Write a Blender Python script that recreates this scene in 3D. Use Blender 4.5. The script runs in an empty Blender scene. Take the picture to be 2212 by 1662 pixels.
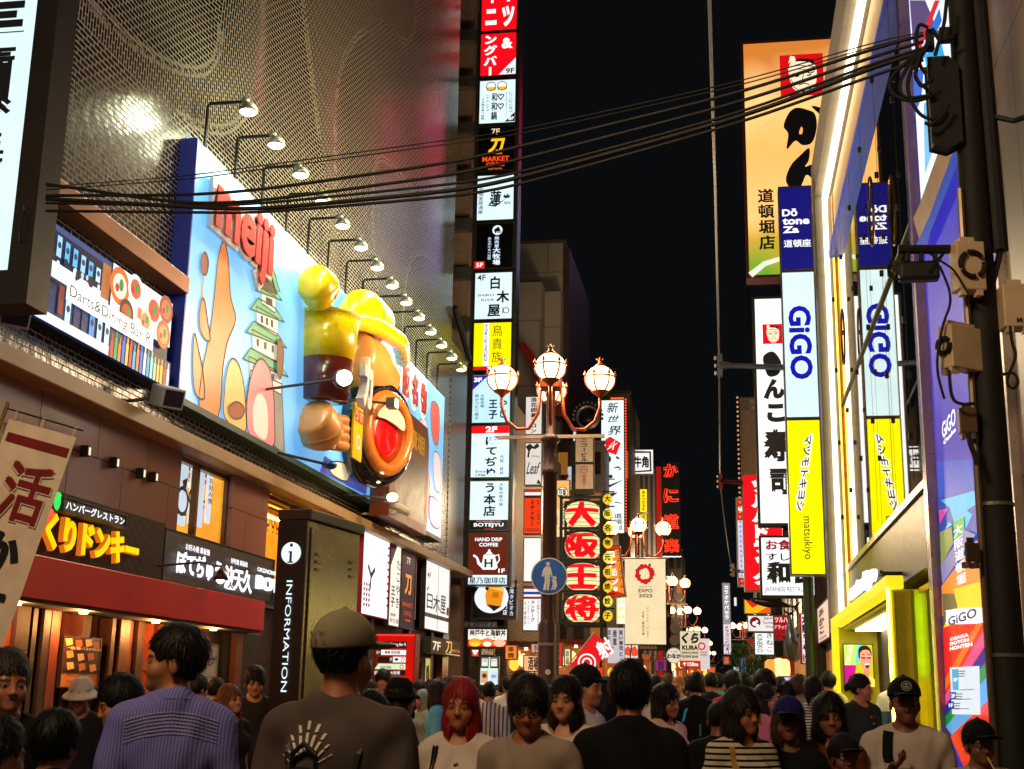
import bpy, bmesh, math, random
import numpy as np
from mathutils import Vector, Matrix
random.seed(7); RNG = np.random.default_rng(7)
SC = bpy.context.scene
COL = SC.collection
# ------------------------------------------------------------------ camera
FD, CX, CY = 2812., 1106., 831.          # focal length and centre, in a 2212 px wide picture

def cam_basis(vp=(1580., 1507.), roll=0.017):
    yc = np.array([vp[0]-CX, -(vp[1]-CY), -FD]); yc /= np.linalg.norm(yc)
    p = math.atan((math.sin(roll)*yc[0]+math.cos(roll)*yc[1])/yc[2])
    c, s = math.cos(p), math.sin(p)
    zc = np.array([math.sin(roll)*c, math.cos(roll)*c, -s])
    return np.array([np.cross(yc, zc), yc, zc])
CM = cam_basis()
CP = np.array([0., 0., 1.5])
camd = bpy.data.cameras.new("camera"); cam = bpy.data.objects.new("camera", camd); COL.objects.link(cam)
camd.sensor_width = 36; camd.lens = FD/2212*36; camd.clip_start = .05; camd.clip_end = 3000
camd.dof.use_dof = True; camd.dof.focus_distance = 19; camd.dof.aperture_fstop = 13
cam.matrix_world = Matrix([[*CM[0], CP[0]], [*CM[1], CP[1]], [*CM[2], CP[2]], [0, 0, 0, 1]])
SC.camera = cam
# ------------------------------------------------------------------ night sky, exposure
W_ = bpy.data.worlds.new("World"); SC.world = W_; W_.use_nodes = True
bgn = W_.node_tree.nodes["Background"]
bgn.inputs[0].default_value = (.0027, .0030, .0037, 1); bgn.inputs[1].default_value = 1.0
SC.view_settings.view_transform = 'Standard'; SC.view_settings.look = 'None'
SC.view_settings.exposure = .2; SC.view_settings.gamma = 1
SC.render.engine = 'CYCLES'
SC.cycles.use_denoising = True
SC.cycles.max_bounces = 6; SC.cycles.diffuse_bounces = 3; SC.cycles.glossy_bounces = 4
SC.cycles.sample_clamp_indirect = 4; SC.cycles.caustics_reflective = False; SC.cycles.caustics_refractive = False

# ------------------------------------------------------------------ picture point -> place
def ray(x, y): return CM @ np.array([x-CX, -(y-CY), -FD])
def PX(x, y, X): d = ray(x, y); return CP+d*((X-CP[0])/d[0])
def PY(x, y, Y): d = ray(x, y); return CP+d*((Y-CP[1])/d[1])
def PZ(x, y, Z): d = ray(x, y); return CP+d*((Z-CP[2])/d[2])

# ------------------------------------------------------------------ materials
def lin(h):
    h = h.lstrip('#'); c = [int(h[i:i+2], 16)/255 for i in (0, 2, 4)]
    return tuple(x/12.92 if x <= .04045 else ((x+.055)/1.055)**2.4 for x in c)
MC = {}
def M(col, rough=.55, metal=0., var=.12, scale=6., bump=0., coat=0., name=None):
    key = ('m', col, rough, metal, var, scale, bump, coat)
    if key in MC: return MC[key]
    m = bpy.data.materials.new(name or 'surface'); m.use_nodes = True
    nt = m.node_tree; b = nt.nodes['Principled BSDF']
    c = lin(col) if isinstance(col, str) else col
    tc = nt.nodes.new('ShaderNodeTexCoord'); nz = nt.nodes.new('ShaderNodeTexNoise')
    nz.inputs['Scale'].default_value = scale; nz.inputs['Detail'].default_value = 6
    nt.links.new(tc.outputs['Object'], nz.inputs['Vector'])
    rp = nt.nodes.new('ShaderNodeValToRGB'); e = rp.color_ramp.elements
    e[0].position = .3; e[1].position = .7
    e[0].color = (*[x*(1-var) for x in c], 1); e[1].color = (*[min(1, x*(1+var)) for x in c], 1)
    nt.links.new(nz.outputs['Fac'], rp.inputs[0]); nt.links.new(rp.outputs[0], b.inputs['Base Color'])
    mr = nt.nodes.new('ShaderNodeMapRange'); mr.inputs['To Min'].default_value = max(0, rough-.1); mr.inputs['To Max'].default_value = min(1, rough+.1)
    nt.links.new(nz.outputs['Fac'], mr.inputs['Value']); nt.links.new(mr.outputs[0], b.inputs['Roughness'])
    b.inputs['Metallic'].default_value = metal
    if coat: b.inputs['Coat Weight'].default_value = coat
    if bump:
        bp = nt.nodes.new('ShaderNodeBump'); bp.inputs['Strength'].default_value = bump; bp.inputs['Distance'].default_value = .02
        nt.links.new(nz.outputs['Fac'], bp.inputs['Height']); nt.links.new(bp.outputs[0], b.inputs['Normal'])
    MC[key] = m; return m
def E(col, s=1., var=.06, sample=True, scale=2.5):
    """a glowing face: backlit acrylic, and cloth or walls given a glow in place of light"""
    key = ('e', col, s, var, sample)
    if key in MC: return MC[key]
    m = bpy.data.materials.new('emissive_face'); m.use_nodes = True
    nt = m.node_tree; b = nt.nodes['Principled BSDF']; c = lin(col) if isinstance(col, str) else col
    tc = nt.nodes.new('ShaderNodeTexCoord'); nz = nt.nodes.new('ShaderNodeTexNoise'); nz.inputs['Scale'].default_value = scale
    nt.links.new(tc.outputs['Object'], nz.inputs['Vector'])
    rp = nt.nodes.new('ShaderNodeMapRange'); rp.inputs['From Min'].default_value = .3; rp.inputs['From Max'].default_value = .7
    rp.inputs['To Min'].default_value = s*(1-var); rp.inputs['To Max'].default_value = s*(1+var)
    nt.links.new(nz.outputs['Fac'], rp.inputs['Value'])
    b.inputs['Base Color'].default_value = (*[x*.25 for x in c], 1); b.inputs['Roughness'].default_value = .4; b.inputs['Specular IOR Level'].default_value = .08
    b.inputs['Emission Color'].default_value = (*c, 1); nt.links.new(rp.outputs[0], b.inputs['Emission Strength'])
    if not sample: m.cycles.emission_sampling = 'NONE'
    MC[key] = m; return m
def EN(col, s=1.): return E(col, s, .03, False)
BLACK = M('#070708', .6, var=.3); DARK = M('#1c1c22', .4); WHITE = M('#d8d6d0', .5)
FRAME = M('#55524c', .35, .6); STEEL = M('#8a8880', .35, .8); BEIGE = M('#a08c72', .6, bump=.1); INK = M('#08080c', .5, var=.1)

# ------------------------------------------------------------------ mesh helper
class MB:
    def __init__(s): s.v = []; s.f = []; s.c = [(0, 0)]
    def add(s, V, F):
        o = len(s.v); s.v.extend([tuple(map(float, p)) for p in V]); s.f.extend([tuple(i+o for i in f) for f in F]); s.c.append((len(s.v), len(s.f))); return s
    def box(s, p0, p1):
        x0, y0, z0 = np.minimum(p0, p1); x1, y1, z1 = np.maximum(p0, p1)
        return s.add([(x0,y0,z0),(x1,y0,z0),(x1,y1,z0),(x0,y1,z0),(x0,y0,z1),(x1,y0,z1),(x1,y1,z1),(x0,y1,z1)],
            [(0,3,2,1),(4,5,6,7),(0,1,5,4),(1,2,6,5),(2,3,7,6),(3,0,4,7)])
    def fbox(s, fr, u0, v0, u1, v1, w0, w1):
        """box in a frame, metres"""
        P = [fr.P(u, v, w) for w in (w0, w1) for (u, v) in ((u0,v0),(u1,v0),(u1,v1),(u0,v1))]
        return s.add(P, [(0,1,2,3),(7,6,5,4),(0,4,5,1),(1,5,6,2),(2,6,7,3),(3,7,4,0)])
    def prism(s, fr, pts, w0, w1=None):
        n = len(pts)
        if w1 is None: return s.add([fr.P(u, v, w0) for u, v in pts], [tuple(range(n))])
        V = [fr.P(u, v, w0) for u, v in pts]+[fr.P(u, v, w1) for u, v in pts]
        return s.add(V, [tuple(range(n)), tuple(range(2*n-1, n-1, -1))]+[(i, (i+1) % n, n+(i+1) % n, n+i) for i in range(n)])
    def tube(s, pts, r, n=8, cap=True):
        pts = [np.array(p, float) for p in pts]; m = len(pts)
        rs = r if hasattr(r, '__len__') else [r]*m
        V = []; up = None
        for i, p in enumerate(pts):
            t = pts[min(i+1, m-1)]-pts[max(i-1, 0)]; t = t/(np.linalg.norm(t)+1e-9)
            if up is None:
                a = np.array([0, 0, 1.]) if abs(t[2]) < .9 else np.array([1., 0, 0])
                up = a-t*np.dot(a, t); up /= np.linalg.norm(up)
            else: up = up-t*np.dot(up, t); up /= np.linalg.norm(up)+1e-9
            sd = np.cross(t, up)
            for k in range(n):
                q = 2*math.pi*k/n; V.append(p+rs[i]*(math.cos(q)*up+math.sin(q)*sd))
        F = [(i*n+k, i*n+(k+1) % n, (i+1)*n+(k+1) % n, (i+1)*n+k) for i in range(m-1) for k in range(n)]
        if cap: F += [tuple(range(n-1, -1, -1)), tuple((m-1)*n+k for k in range(n))]
        return s.add(V, F)
    def lathe(s, o, prof, n=20, axis=(0, 0, 1)):
        """profile (radius, along axis)"""
        a = np.array(axis, float); a /= np.linalg.norm(a)
        b = np.array([1., 0, 0]) if abs(a[0]) < .9 else np.array([0, 1., 0]); b = b-a*np.dot(a, b); b /= np.linalg.norm(b); c = np.cross(a, b)
        o = np.array(o, float); V = []
        for r, h in prof:
            for k in range(n):
                q = 2*math.pi*k/n; V.append(o+a*h+r*(math.cos(q)*b+math.sin(q)*c))
        m = len(prof)
        return s.add(V, [(i*n+k, i*n+(k+1) % n, (i+1)*n+(k+1) % n, (i+1)*n+k) for i in range(m-1) for k in range(n)]+[tuple(range(n-1, -1, -1)), tuple((m-1)*n+k for k in range(n))])
    def ball(s, c, r, nu=16, nv=10):
        r = r if hasattr(r, '__len__') else (r, r, r); V = []; c = np.array(c, float)
        for j in range(nv+1):
            t = math.pi*j/nv
            for k in range(nu):
                q = 2*math.pi*k/nu; V.append(c+np.array([r[0]*math.sin(t)*math.cos(q), r[1]*math.sin(t)*math.sin(q), r[2]*math.cos(t)]))
        return s.add(V, [(j*nu+k, (j+1)*nu+k, (j+1)*nu+(k+1) % nu, j*nu+(k+1) % nu) for j in range(nv) for k in range(nu)])
    def disc(s, fr, u, v, ru, w, rv=None, n=28, w1=None):
        rv = rv or ru
        return s.prism(fr, [(u+ru*math.cos(2*math.pi*k/n), v+rv*math.sin(2*math.pi*k/n)) for k in range(n)], w, w1)
    def ring(s, fr, u, v, r0, r1, w, n=32, asp=1.):
        V = []
        for r in (r0, r1):
            V += [fr.P(u+r*math.cos(2*math.pi*k/n), v+r*asp*math.sin(2*math.pi*k/n), w) for k in range(n)]
        return s.add(V, [(k, (k+1) % n, n+(k+1) % n, n+k) for k in range(n)])
    def ribbon(s, fr, pts, wd, w):
        """flat stroke through points; wd a number or one per point"""
        p = np.array(pts, float); n = len(p); V = []
        wd = wd if hasattr(wd, '__len__') else [wd]*n
        for i in range(n):
            t = p[min(i+1, n-1)]-p[max(i-1, 0)]; t /= np.linalg.norm(t)+1e-9; q = np.array([-t[1], t[0]])*wd[i]/2
            V += [fr.P(*(p[i]+q), w), fr.P(*(p[i]-q), w)]
        return s.add(V, [(2*i, 2*i+1, 2*i+3, 2*i+2) for i in range(n-1)])
    def each(s, name, mat, parent, smooth=False, bevel=0.):
        """every piece added becomes a part of its own"""
        for (v0, f0), (v1, f1) in zip(s.c[:-1], s.c[1:]):
            m = MB(); m.v = s.v[v0:v1]; m.f = [tuple(i-v0 for i in f) for f in s.f[f0:f1]]; m.build(name, mat, parent, smooth, bevel)
    def build(s, name, mat, parent=None, smooth=False, bevel=0.):
        me = bpy.data.meshes.new(name); o = bpy.data.objects.new(name, me); COL.objects.link(o)
        V = np.array(s.v); org = np.array(parent_loc(parent)) if parent else V.mean(0)*[1, 1, 0]+[0, 0, V[:, 2].min()]
        me.from_pydata([tuple(p) for p in V-org], [], s.f); me.update()
        if parent: o.parent = parent
        else: o.location = org; LOC[o.name] = tuple(org)
        me.materials.append(mat)
        if smooth: me.polygons.foreach_set('use_smooth', [True]*len(me.polygons))
        if bevel:
            b = o.modifiers.new('bevel', 'BEVEL'); b.width = bevel; b.segments = 2; b.limit_method = 'ANGLE'
        return o
LOC = {}
def parent_loc(p):
    q = p
    while q is not None:
        if q.name in LOC: return LOC[q.name]
        q = q.parent
    return (0, 0, 0)
def tag(o, label=None, cat=None, group=None, kind=None):
    if label: o['label'] = label
    if cat: o['category'] = cat
    if group: o['group'] = group
    if kind: o['kind'] = kind
    return o
def thing(name, loc, label, cat, group=None):
    o = bpy.data.objects.new(name, None); COL.objects.link(o); o.empty_display_size = .1
    o.location = tuple(map(float, loc)); LOC[o.name] = tuple(map(float, loc)); return tag(o, label, cat, group)

# ------------------------------------------------------------------ frames on facades
class Fr:
    def __init__(s, O, U, V, N, W, H): s.O, s.U, s.V, s.N = [np.array(a, float) for a in (O, U, V, N)]; s.W, s.H = W, H
    def P(s, u, v, w=0.): return s.O+s.U*u+s.V*v+s.N*w
    def sub(s, u0, v0, u1, v1, w=0.): return Fr(s.P(u0*s.W, v0*s.H, w), s.U, s.V, s.N, (u1-u0)*s.W, (v1-v0)*s.H)
DN = (0, 0, -1)
def FY(x0, y0, x1, y1, Y):
    """panel facing down the street towards the camera, from its picture box and distance"""
    ym, xm = (y0+y1)/2, (x0+x1)/2
    a, b = PY(x0, ym, Y)[0], PY(x1, ym, Y)[0]; t, u = PY(xm, y0, Y)[2], PY(xm, y1, Y)[2]
    return Fr((a, Y, t), (1, 0, 0), DN, (0, -1, 0), b-a, t-u)
def FL(x0, t0, b0, x1, t1, b1, X):
    """panel on a left hand facade"""
    a, b = PX(x0, (t0+b0)/2, X)[1], PX(x1, (t1+b1)/2, X)[1]
    t = (PX(x0, t0, X)[2]+PX(x1, t1, X)[2])/2; u = (PX(x0, b0, X)[2]+PX(x1, b1, X)[2])/2
    return Fr((X, a, t), (0, 1, 0), DN, (1, 0, 0), b-a, t-u)
def FR(x0, t0, b0, x1, t1, b1, X):
    """panel on a right hand facade"""
    a, b = PX(x0, (t0+b0)/2, X)[1], PX(x1, (t1+b1)/2, X)[1]
    t = (PX(x0, t0, X)[2]+PX(x1, t1, X)[2])/2; u = (PX(x0, b0, X)[2]+PX(x1, b1, X)[2])/2
    return Fr((X, a, t), (0, -1, 0), DN, (-1, 0, 0), a-b, t-u)

# ------------------------------------------------------------------ lettering
GC = {}
def glyph1(s, bold=0., ext=0):
    k = (s, bold, ext)
    if k in GC: return GC[k]
    c = bpy.data.curves.new('lettering', 'FONT'); c.body = s; c.offset = bold; c.resolution_u = 3
    if ext: c.extrude = .5
    o = bpy.data.objects.new('lettering', c)
    me = bpy.data.meshes.new_from_object(o)
    V = np.array([v.co[:] for v in me.vertices]).reshape(-1, 3); Fc = [tuple(p.vertices) for p in me.polygons]
    bpy.data.objects.remove(o); bpy.data.meshes.remove(me); bpy.data.curves.remove(c)
    GC[k] = (V, Fc); return GC[k]
def glyph(s, bold=0., ext=0):
    """heavy strokes of dense characters are built from shifted copies, so that no counter fills in"""
    if ext or not any(ord(c) >= 0x4e00 for c in s): return glyph1(s, bold, ext)
    V, Fc = glyph1(s, 0., 0); d = bold*.85; n = len(V); VV, FF = [], []
    if bold < .006: return V, Fc
    for i, (a, b) in enumerate(((0, 0), (d, d), (-d, d), (d, -d), (-d, -d))): VV.append(V+[a, b, .002*i]); FF += [tuple(q+n*i for q in f) for f in Fc]
    return np.concatenate(VV), FF
def put_text(mb, fr, s, u0, v0, u1, v1, w, bold=0., dep=0., em=False, rot=0, shear=0., keep=False):
    """write s into a box of the frame (metres); em keeps the em square of one character"""
    V, Fc = glyph(s, bold, 1 if dep else 0)
    if not len(V): return
    V = V.copy()
    if rot == 90: V[:, [0, 1]] = np.stack([V[:, 1], -V[:, 0]], 1)      # reads downwards
    if shear: V[:, 0] += shear*V[:, 1]
    if em:
        cx, cy = V[:, :2].max(0)+V[:, :2].min(0); cx /= 2; cy /= 2
        if s in 'っゃゅょッャュョァィェ、。.・' : pass
        V[:, 0] = V[:, 0]-cx+.5; V[:, 1] = (V[:, 1]-cy)+.5
        sc = 1.0
    else:
        mn, mx = V[:, :2].min(0), V[:, :2].max(0); sz = np.maximum(mx-mn, 1e-4); V[:, :2] = (V[:, :2]-mn)/sz
        if keep:
            k = min((u1-u0)/sz[0], (v1-v0)/sz[1]); a, b = k*sz[0], k*sz[1]; um, vm = (u0+u1)/2, (v0+v1)/2
            u0, u1, v0, v1 = um-a/2, um+a/2, vm-b/2, vm+b/2
    mb.add([fr.P(u0+p[0]*(u1-u0), v1-p[1]*(v1-v0), w+p[2]*(dep or .3)) for p in V], Fc)
def put_vert(mb, fr, s, u0, v0, u1, v1, w, bold=0., dep=0.):
    n = len(s); h = (v1-v0)/n
    for i, ch in enumerate(s):
        if ch == ' ': continue
        a, b = v0+i*h, v0+(i+1)*h; e = .04*h
        lat = ord(ch) < 0x250
        put_text(mb, fr, ch, u0, a+e, u1, b-e, w, bold, dep, em=not lat, rot=90 if ch in 'ー〜(「」)' else 0, keep=lat)
def draw(root, fr, els, w0=.006, step=.0018):
    """sign contents; positions are fractions of the panel"""
    parts = {}; W, H = fr.W, fr.H
    for i, e in enumerate(els):
        k = e[0]; o = e[-1] if isinstance(e[-1], dict) else {}; a = e[1:-1] if o else e[1:]
        w = w0+step*i+o.get('lift', 0.)
        mat = a[-1]; pn = o.get('part', 'lettering' if k in ('t', 'tv') else 'emblem')
        mb = parts.setdefault((pn, mat.name), (MB(), mat))[0]
        if k == 't': put_text(mb, fr, a[0], a[1]*W, a[2]*H, a[3]*W, a[4]*H, w, o.get('b', .012), o.get('dep', 0), rot=o.get('rot', 0), shear=o.get('shear', 0), keep=o.get('keep', False))
        elif k == 'tv': put_vert(mb, fr, a[0], a[1]*W, a[2]*H, a[3]*W, a[4]*H, w, o.get('b', .014), o.get('dep', 0))
        elif k == 'r': mb.prism(fr, [(a[0]*W, a[1]*H), (a[2]*W, a[1]*H), (a[2]*W, a[3]*H), (a[0]*W, a[3]*H)], w)
        elif k == 'o': mb.disc(fr, a[0]*W, a[1]*H, a[2]*W, w, (a[3]*W if len(a) > 4 else None))
        elif k == 'ring': mb.ring(fr, a[0]*W, a[1]*H, (a[2]-a[3])*W, a[2]*W, w)
        elif k == 'p': mb.prism(fr, [(u*W, v*H) for u, v in a[0]], w)
        elif k == 'l': mb.ribbon(fr, [(u*W, v*H) for u, v in a[0]], (np.array(a[1])*W).tolist() if hasattr(a[1], '__len__') else a[1]*W, w)
    for (pn, _), (mb, mat) in parts.items():
        if mb.f: mb.build(pn, mat, root)
def sign(name, label, cat, fr, face, els=(), dep=.18, case=None, rim=.03, group=None, proud=.0):
    """a box sign: casing with a raised rim, a face set into it, its lettering and emblems"""
    root = thing(name, fr.P(fr.W/2, fr.H, -dep), label, cat, group); W, H = fr.W, fr.H; cs = case or FRAME
    c = MB(); c.fbox(fr, 0, 0, W, H, -dep, -.012)
    for a in ((0, 0, W, rim), (0, H-rim, W, H), (0, rim, rim, H-rim), (W-rim, rim, W, H-rim)): c.fbox(fr, *a, -.012, .012)
    c.build('casing', cs, root)
    if isinstance(face, (list, tuple)):
        for (v0, v1, m) in face:
            f = MB(); f.fbox(fr, rim, max(rim, v0*H), W-rim, min(H-rim, v1*H)-.004, -.012, .0); f.build('face', m, root)
    else:
        f = MB(); f.fbox(fr, rim, rim, W-rim, H-rim, -.012, .0); f.build('face', face, root)
    draw(root, fr, els); return root
# ================================================================== ground
def brickmat(name, brick, brick2, mortar, w, h, msize, vec='YZ', rough=.3, scale=1., bump=.3, leaf=False):
    m = bpy.data.materials.new(name); m.use_nodes = True; nt = m.node_tree; L = nt.links.new; b = nt.nodes['Principled BSDF']
    tc = nt.nodes.new('ShaderNodeTexCoord'); sp = nt.nodes.new('ShaderNodeSeparateXYZ'); L(tc.outputs['Object'], sp.inputs[0])
    def br(a, c, ww, hh):
        cb = nt.nodes.new('ShaderNodeCombineXYZ'); L(sp.outputs[a], cb.inputs[0]); L(sp.outputs[c], cb.inputs[1])
        t = nt.nodes.new('ShaderNodeTexBrick'); L(cb.outputs[0], t.inputs['Vector'])
        t.inputs['Color1'].default_value = (*brick, 1); t.inputs['Color2'].default_value = (*brick2, 1); t.inputs['Mortar'].default_value = (*mortar, 1)
        t.inputs['Scale'].default_value = scale; t.inputs['Brick Width'].default_value = ww; t.inputs['Row Height'].default_value = hh; t.inputs['Mortar Size'].default_value = msize
        return t
    t = br(vec[0], vec[1], w, h); col, fac = t.outputs['Color'], t.outputs['Fac']
    if leaf:
        at = nt.nodes.new('ShaderNodeAttribute'); at.attribute_name = 'leaf'
        t2 = br(vec[1], vec[0], w, h)
        st = nt.nodes.new('ShaderNodeMath'); st.operation = 'GREATER_THAN'; st.inputs[1].default_value = 0; L(at.outputs['Fac'], st.inputs[0])
        mx = nt.nodes.new('ShaderNodeMix'); mx.data_type = 'RGBA'; L(st.outputs[0], mx.inputs[0]); L(col, mx.inputs[6]); L(t2.outputs['Color'], mx.inputs[7])
        mf = nt.nodes.new('ShaderNodeMix'); L(st.outputs[0], mf.inputs[0]); L(fac, mf.inputs[2]); L(t2.outputs['Fac'], mf.inputs[3])
        at2 = nt.nodes.new('ShaderNodeAttribute'); at2.attribute_name = 'edge'
        m2 = nt.nodes.new('ShaderNodeMix'); m2.data_type = 'RGBA'; L(at2.outputs['Fac'], m2.inputs[0]); L(mx.outputs[2], m2.inputs[6]); m2.inputs[7].default_value = (.42, .36, .28, 1)
        col = m2.outputs[2]; fac = mf.outputs[0]
    L(col, b.inputs['Base Color'])
    nz = nt.nodes.new('ShaderNodeTexNoise'); nz.inputs['Scale'].default_value = 9; L(tc.outputs['Object'], nz.inputs['Vector'])
    rr = nt.nodes.new('ShaderNodeMapRange'); rr.inputs['To Min'].default_value = rough; rr.inputs['To Max'].default_value = .8; L(fac, rr.inputs['Value']); L(rr.outputs[0], b.inputs['Roughness'])
    ad = nt.nodes.new('ShaderNodeMath'); ad.operation = 'MULTIPLY_ADD'; ad.inputs[1].default_value = -1.; L(fac, ad.inputs[0]); L(nz.outputs['Fac'], ad.inputs[2])
    bp = nt.nodes.new('ShaderNodeBump'); bp.inputs['Strength'].default_value = bump; bp.inputs['Distance'].default_value = .012
    L(ad.outputs[0], bp.inputs['Height']); L(bp.outputs[0], b.inputs['Normal'])
    return m
g = MB(); g.add([(-60, -40, 0), (60, -40, 0), (60, 900, 0), (-60, 900, 0)], [(0, 1, 2, 3)])
tag(g.build('ground', M('#3a3836', .8)), kind='structure')
g = MB(); g.add([(-6.2, -30, .004), (2.0, -30, .004), (2.0, 300, .004), (-6.2, 300, .004)], [(0, 1, 2, 3)])
tag(g.build('street_paving', brickmat('stone_paving', (.13, .12, .11), (.19, .17, .15), (.06, .055, .05), .6, .3, .012, (0, 1), .45)), kind='structure')

# ================================================================== left brick building
XW = -6.2
def leaf_field(y, z):
    """flowing leaf shapes in the tiled relief"""
    a = (y-8)*.72+1.35*np.sin(z*.62+.35*y)-z*.28
    b = z*.45+.55*np.sin(y*.55+1.)+.12*y
    f = np.sin(a*1.55)-.35+.55*np.sin(b*1.9)
    return f
bld = thing('brick_building', (XW-3, 16, 0), 'tall building of dark glazed brick with wavy relief above granite shopfronts', 'building')
ny, nz_ = 520, 400
ys = np.linspace(3, 28.4, ny); zs = np.linspace(4.33, 19.5, nz_)
Yg, Zg = np.meshgrid(ys, zs); lf = leaf_field(Yg, Zg)
rel = .10*np.tanh(lf*1.6)*np.clip((Zg-8.2)/1.5, 0, 1)*np.clip((20-Yg)/5., 0, 1)*np.clip((Yg-9)/4, 0, 1)
rel += .012*np.sin(Yg*1.3+.8*np.sin(Zg))*np.clip((Zg-8.2)/1.5, 0, 1)
V = np.stack([XW+rel, Yg, Zg], -1).reshape(-1, 3)
idx = np.arange(ny*nz_).reshape(nz_, ny)
F = np.stack([idx[:-1, :-1], idx[:-1, 1:], idx[1:, 1:], idx[1:, :-1]], -1).reshape(-1, 4)
mb = MB(); mb.v = [tuple(p) for p in V]; mb.f = [tuple(int(i) for i in f) for f in F]
wo = mb.build('wall', brickmat('glazed_brick', (.016, .018, .013), (.040, .040, .028), (.56, .50, .40), .15, .058, .0065, (1, 2), .2, 1., .4, True), bld, True)
lm = (lf > 0)
at = wo.data.attributes.new('leaf', 'FLOAT', 'POINT'); at.data.foreach_set('value', np.where(Zg > 7.9, lf, -1).astype(np.float32).ravel())
gy, gz = np.gradient(lf, zs, ys)[1], np.gradient(lf, zs, ys)[0]; dist = np.abs(lf)/(np.hypot(gy, gz)+.15)
ed = np.clip(1.6-np.abs(dist-.04)/.011, 0, 1)*(Zg > 8.0)*(np.sin(lf*0+Zg*1.1+Yg*.4) > -.55)
at = wo.data.attributes.new('edge', 'FLOAT', 'POINT'); at.data.foreach_set('value', ed.astype(np.float32).ravel())
mb = MB()
mb.box((XW-6, 3, 4.12), (XW-.35, 28.35, 19.5)); mb.box((XW-6, 3, 0), (XW-1.6, 28.3, 4.11)); mb.box((XW-.36, 28.36, 4.33), (XW-1.2, 30.4, 10.2)); mb.build('core', M('#2a2823', .6), bld)
# the return on the far side, past the recess
mb = MB(); mb.box((XW-.9, 28.42, 9.6), (XW-.5, 30.2, 19.5)); mb.build('wall_return', brickmat('plain_brick', (.03, .03, .022), (.05, .045, .03), (.2, .18, .14), .17, .068, .011, (1, 2), .3), bld)
mb = MB(); mb.box((XW-.3, 28.42, 4.33), (XW+.02, 30.2, 9.4)); mb.build('wall_corner', brickmat('corner_brick', (.03, .03, .022), (.055, .05, .03), (.36, .33, .25), .17, .068, .011, (1, 2), .3), bld)
mb = MB(); mb.tube([(XW+.06, 28.35, 10.2), (XW+.06, 30.2, 9.42)], .07, 6); mb.build('edge_bar', BLACK, bld)
# bronze beam over the recess, stone ledge
mb = MB(); mb.box((XW+.25, 3, 5.83), (XW-.1, 13.28, 6.02)); mb.build('bronze_beam', M('#b06a34', .38, .3, bump=.05, scale=2), bld, bevel=.01)
mb = MB(); mb.box((XW+.25, 3, 4.14), (XW-.3, 30.3, 4.3)); mb.build('ledge', M('#b58f5c', .5, bump=.15, scale=3), bld, bevel=.012)
# granite cladding
gran = brickmat('red_granite', (.30, .12, .065), (.34, .145, .08), (.03, .015, .012), 1.15, .62, .008, (1, 2), .16, bump=.05)
mb = MB(); mb.box((XW-.3, 3, 2.2), (XW, 14.0, 4.14)); mb.build('granite_wall', gran, bld)
def px_y(x, y, X=XW): return float(PX(x, y, X)[1])
# window bays  (start, end)
WY = [(px_y(360, 1040), px_y(496, 1060)), (px_y(572, 1090), px_y(700, 1130))]
pier0 = 14.0
mb = MB()
mb.box((XW-.06, WY[0][1], 2.2), (XW+.05, WY[1][0], 4.14)); mb.box((XW-.3, WY[1][1], 2.2), (XW+.05, 21.2, 4.14))
mb.box((XW-.3, 24.9, 2.9), (XW+.03, 25.6, 4.14)); mb.box((XW-.3, 28.3, .0), (XW+.02, 28.9, 4.14))
mb.each('granite_pier', gran, bld)
for a, b in WY:
    w = MB(); w.box((XW-.7, a, 2.6), (XW-.68, b, 4.12)); wn = w.build('window', E('#e08a1e', .9, .35, True, 3), bld)
    fr = MB()
    for y in np.linspace(a, b, 3): fr.box((XW-.1, y-.03, 2.6), (XW-.02, y+.03, 4.12))
    fr.box((XW-.1, a, 4.06), (XW-.02, b, 4.12)); fr.build('frame', M('#6b4a22', .3, .8), wn)
    gr = MB(); yy = a+.1
    while yy < b-.1:
        q = Fr((XW-.3, yy, 4.05), (0, 1, 0), DN, (1, 0, 0), .2, .3)
        gr.ring(q, .1, .14, .07, .095, 0, 12, 1.5); gr.ring(q, .1, .3, .03, .05, 0, 10); yy += .2
    gr.tube([(XW-.28, a, 4.03), (XW-.28, b, 4.03)], .03, 6); gr.build('gilt_fretwork', M('#a5701e', .3, .9), wn)
    lt = MB(); lt.box((XW-.5, a+.1, 3.97), (XW-.44, b-.1, 4.0)); lt.build('lamp_strip', E('#ffb43c', 45), wn)
    sd = MB(); sd.box((XW-.67, b-.03, 2.6), (XW-.07, b-.005, 4.1)); sd.build('reveal', E('#e89c30', 1.1, .3), wn)  # reveal itself glows, standing in for amber lamplight on it
    si = MB(); si.box((XW-.98, a, 2.58), (XW, b, 2.62)); si.build('sill', M('#3b2a1c', .4), wn)
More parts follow.
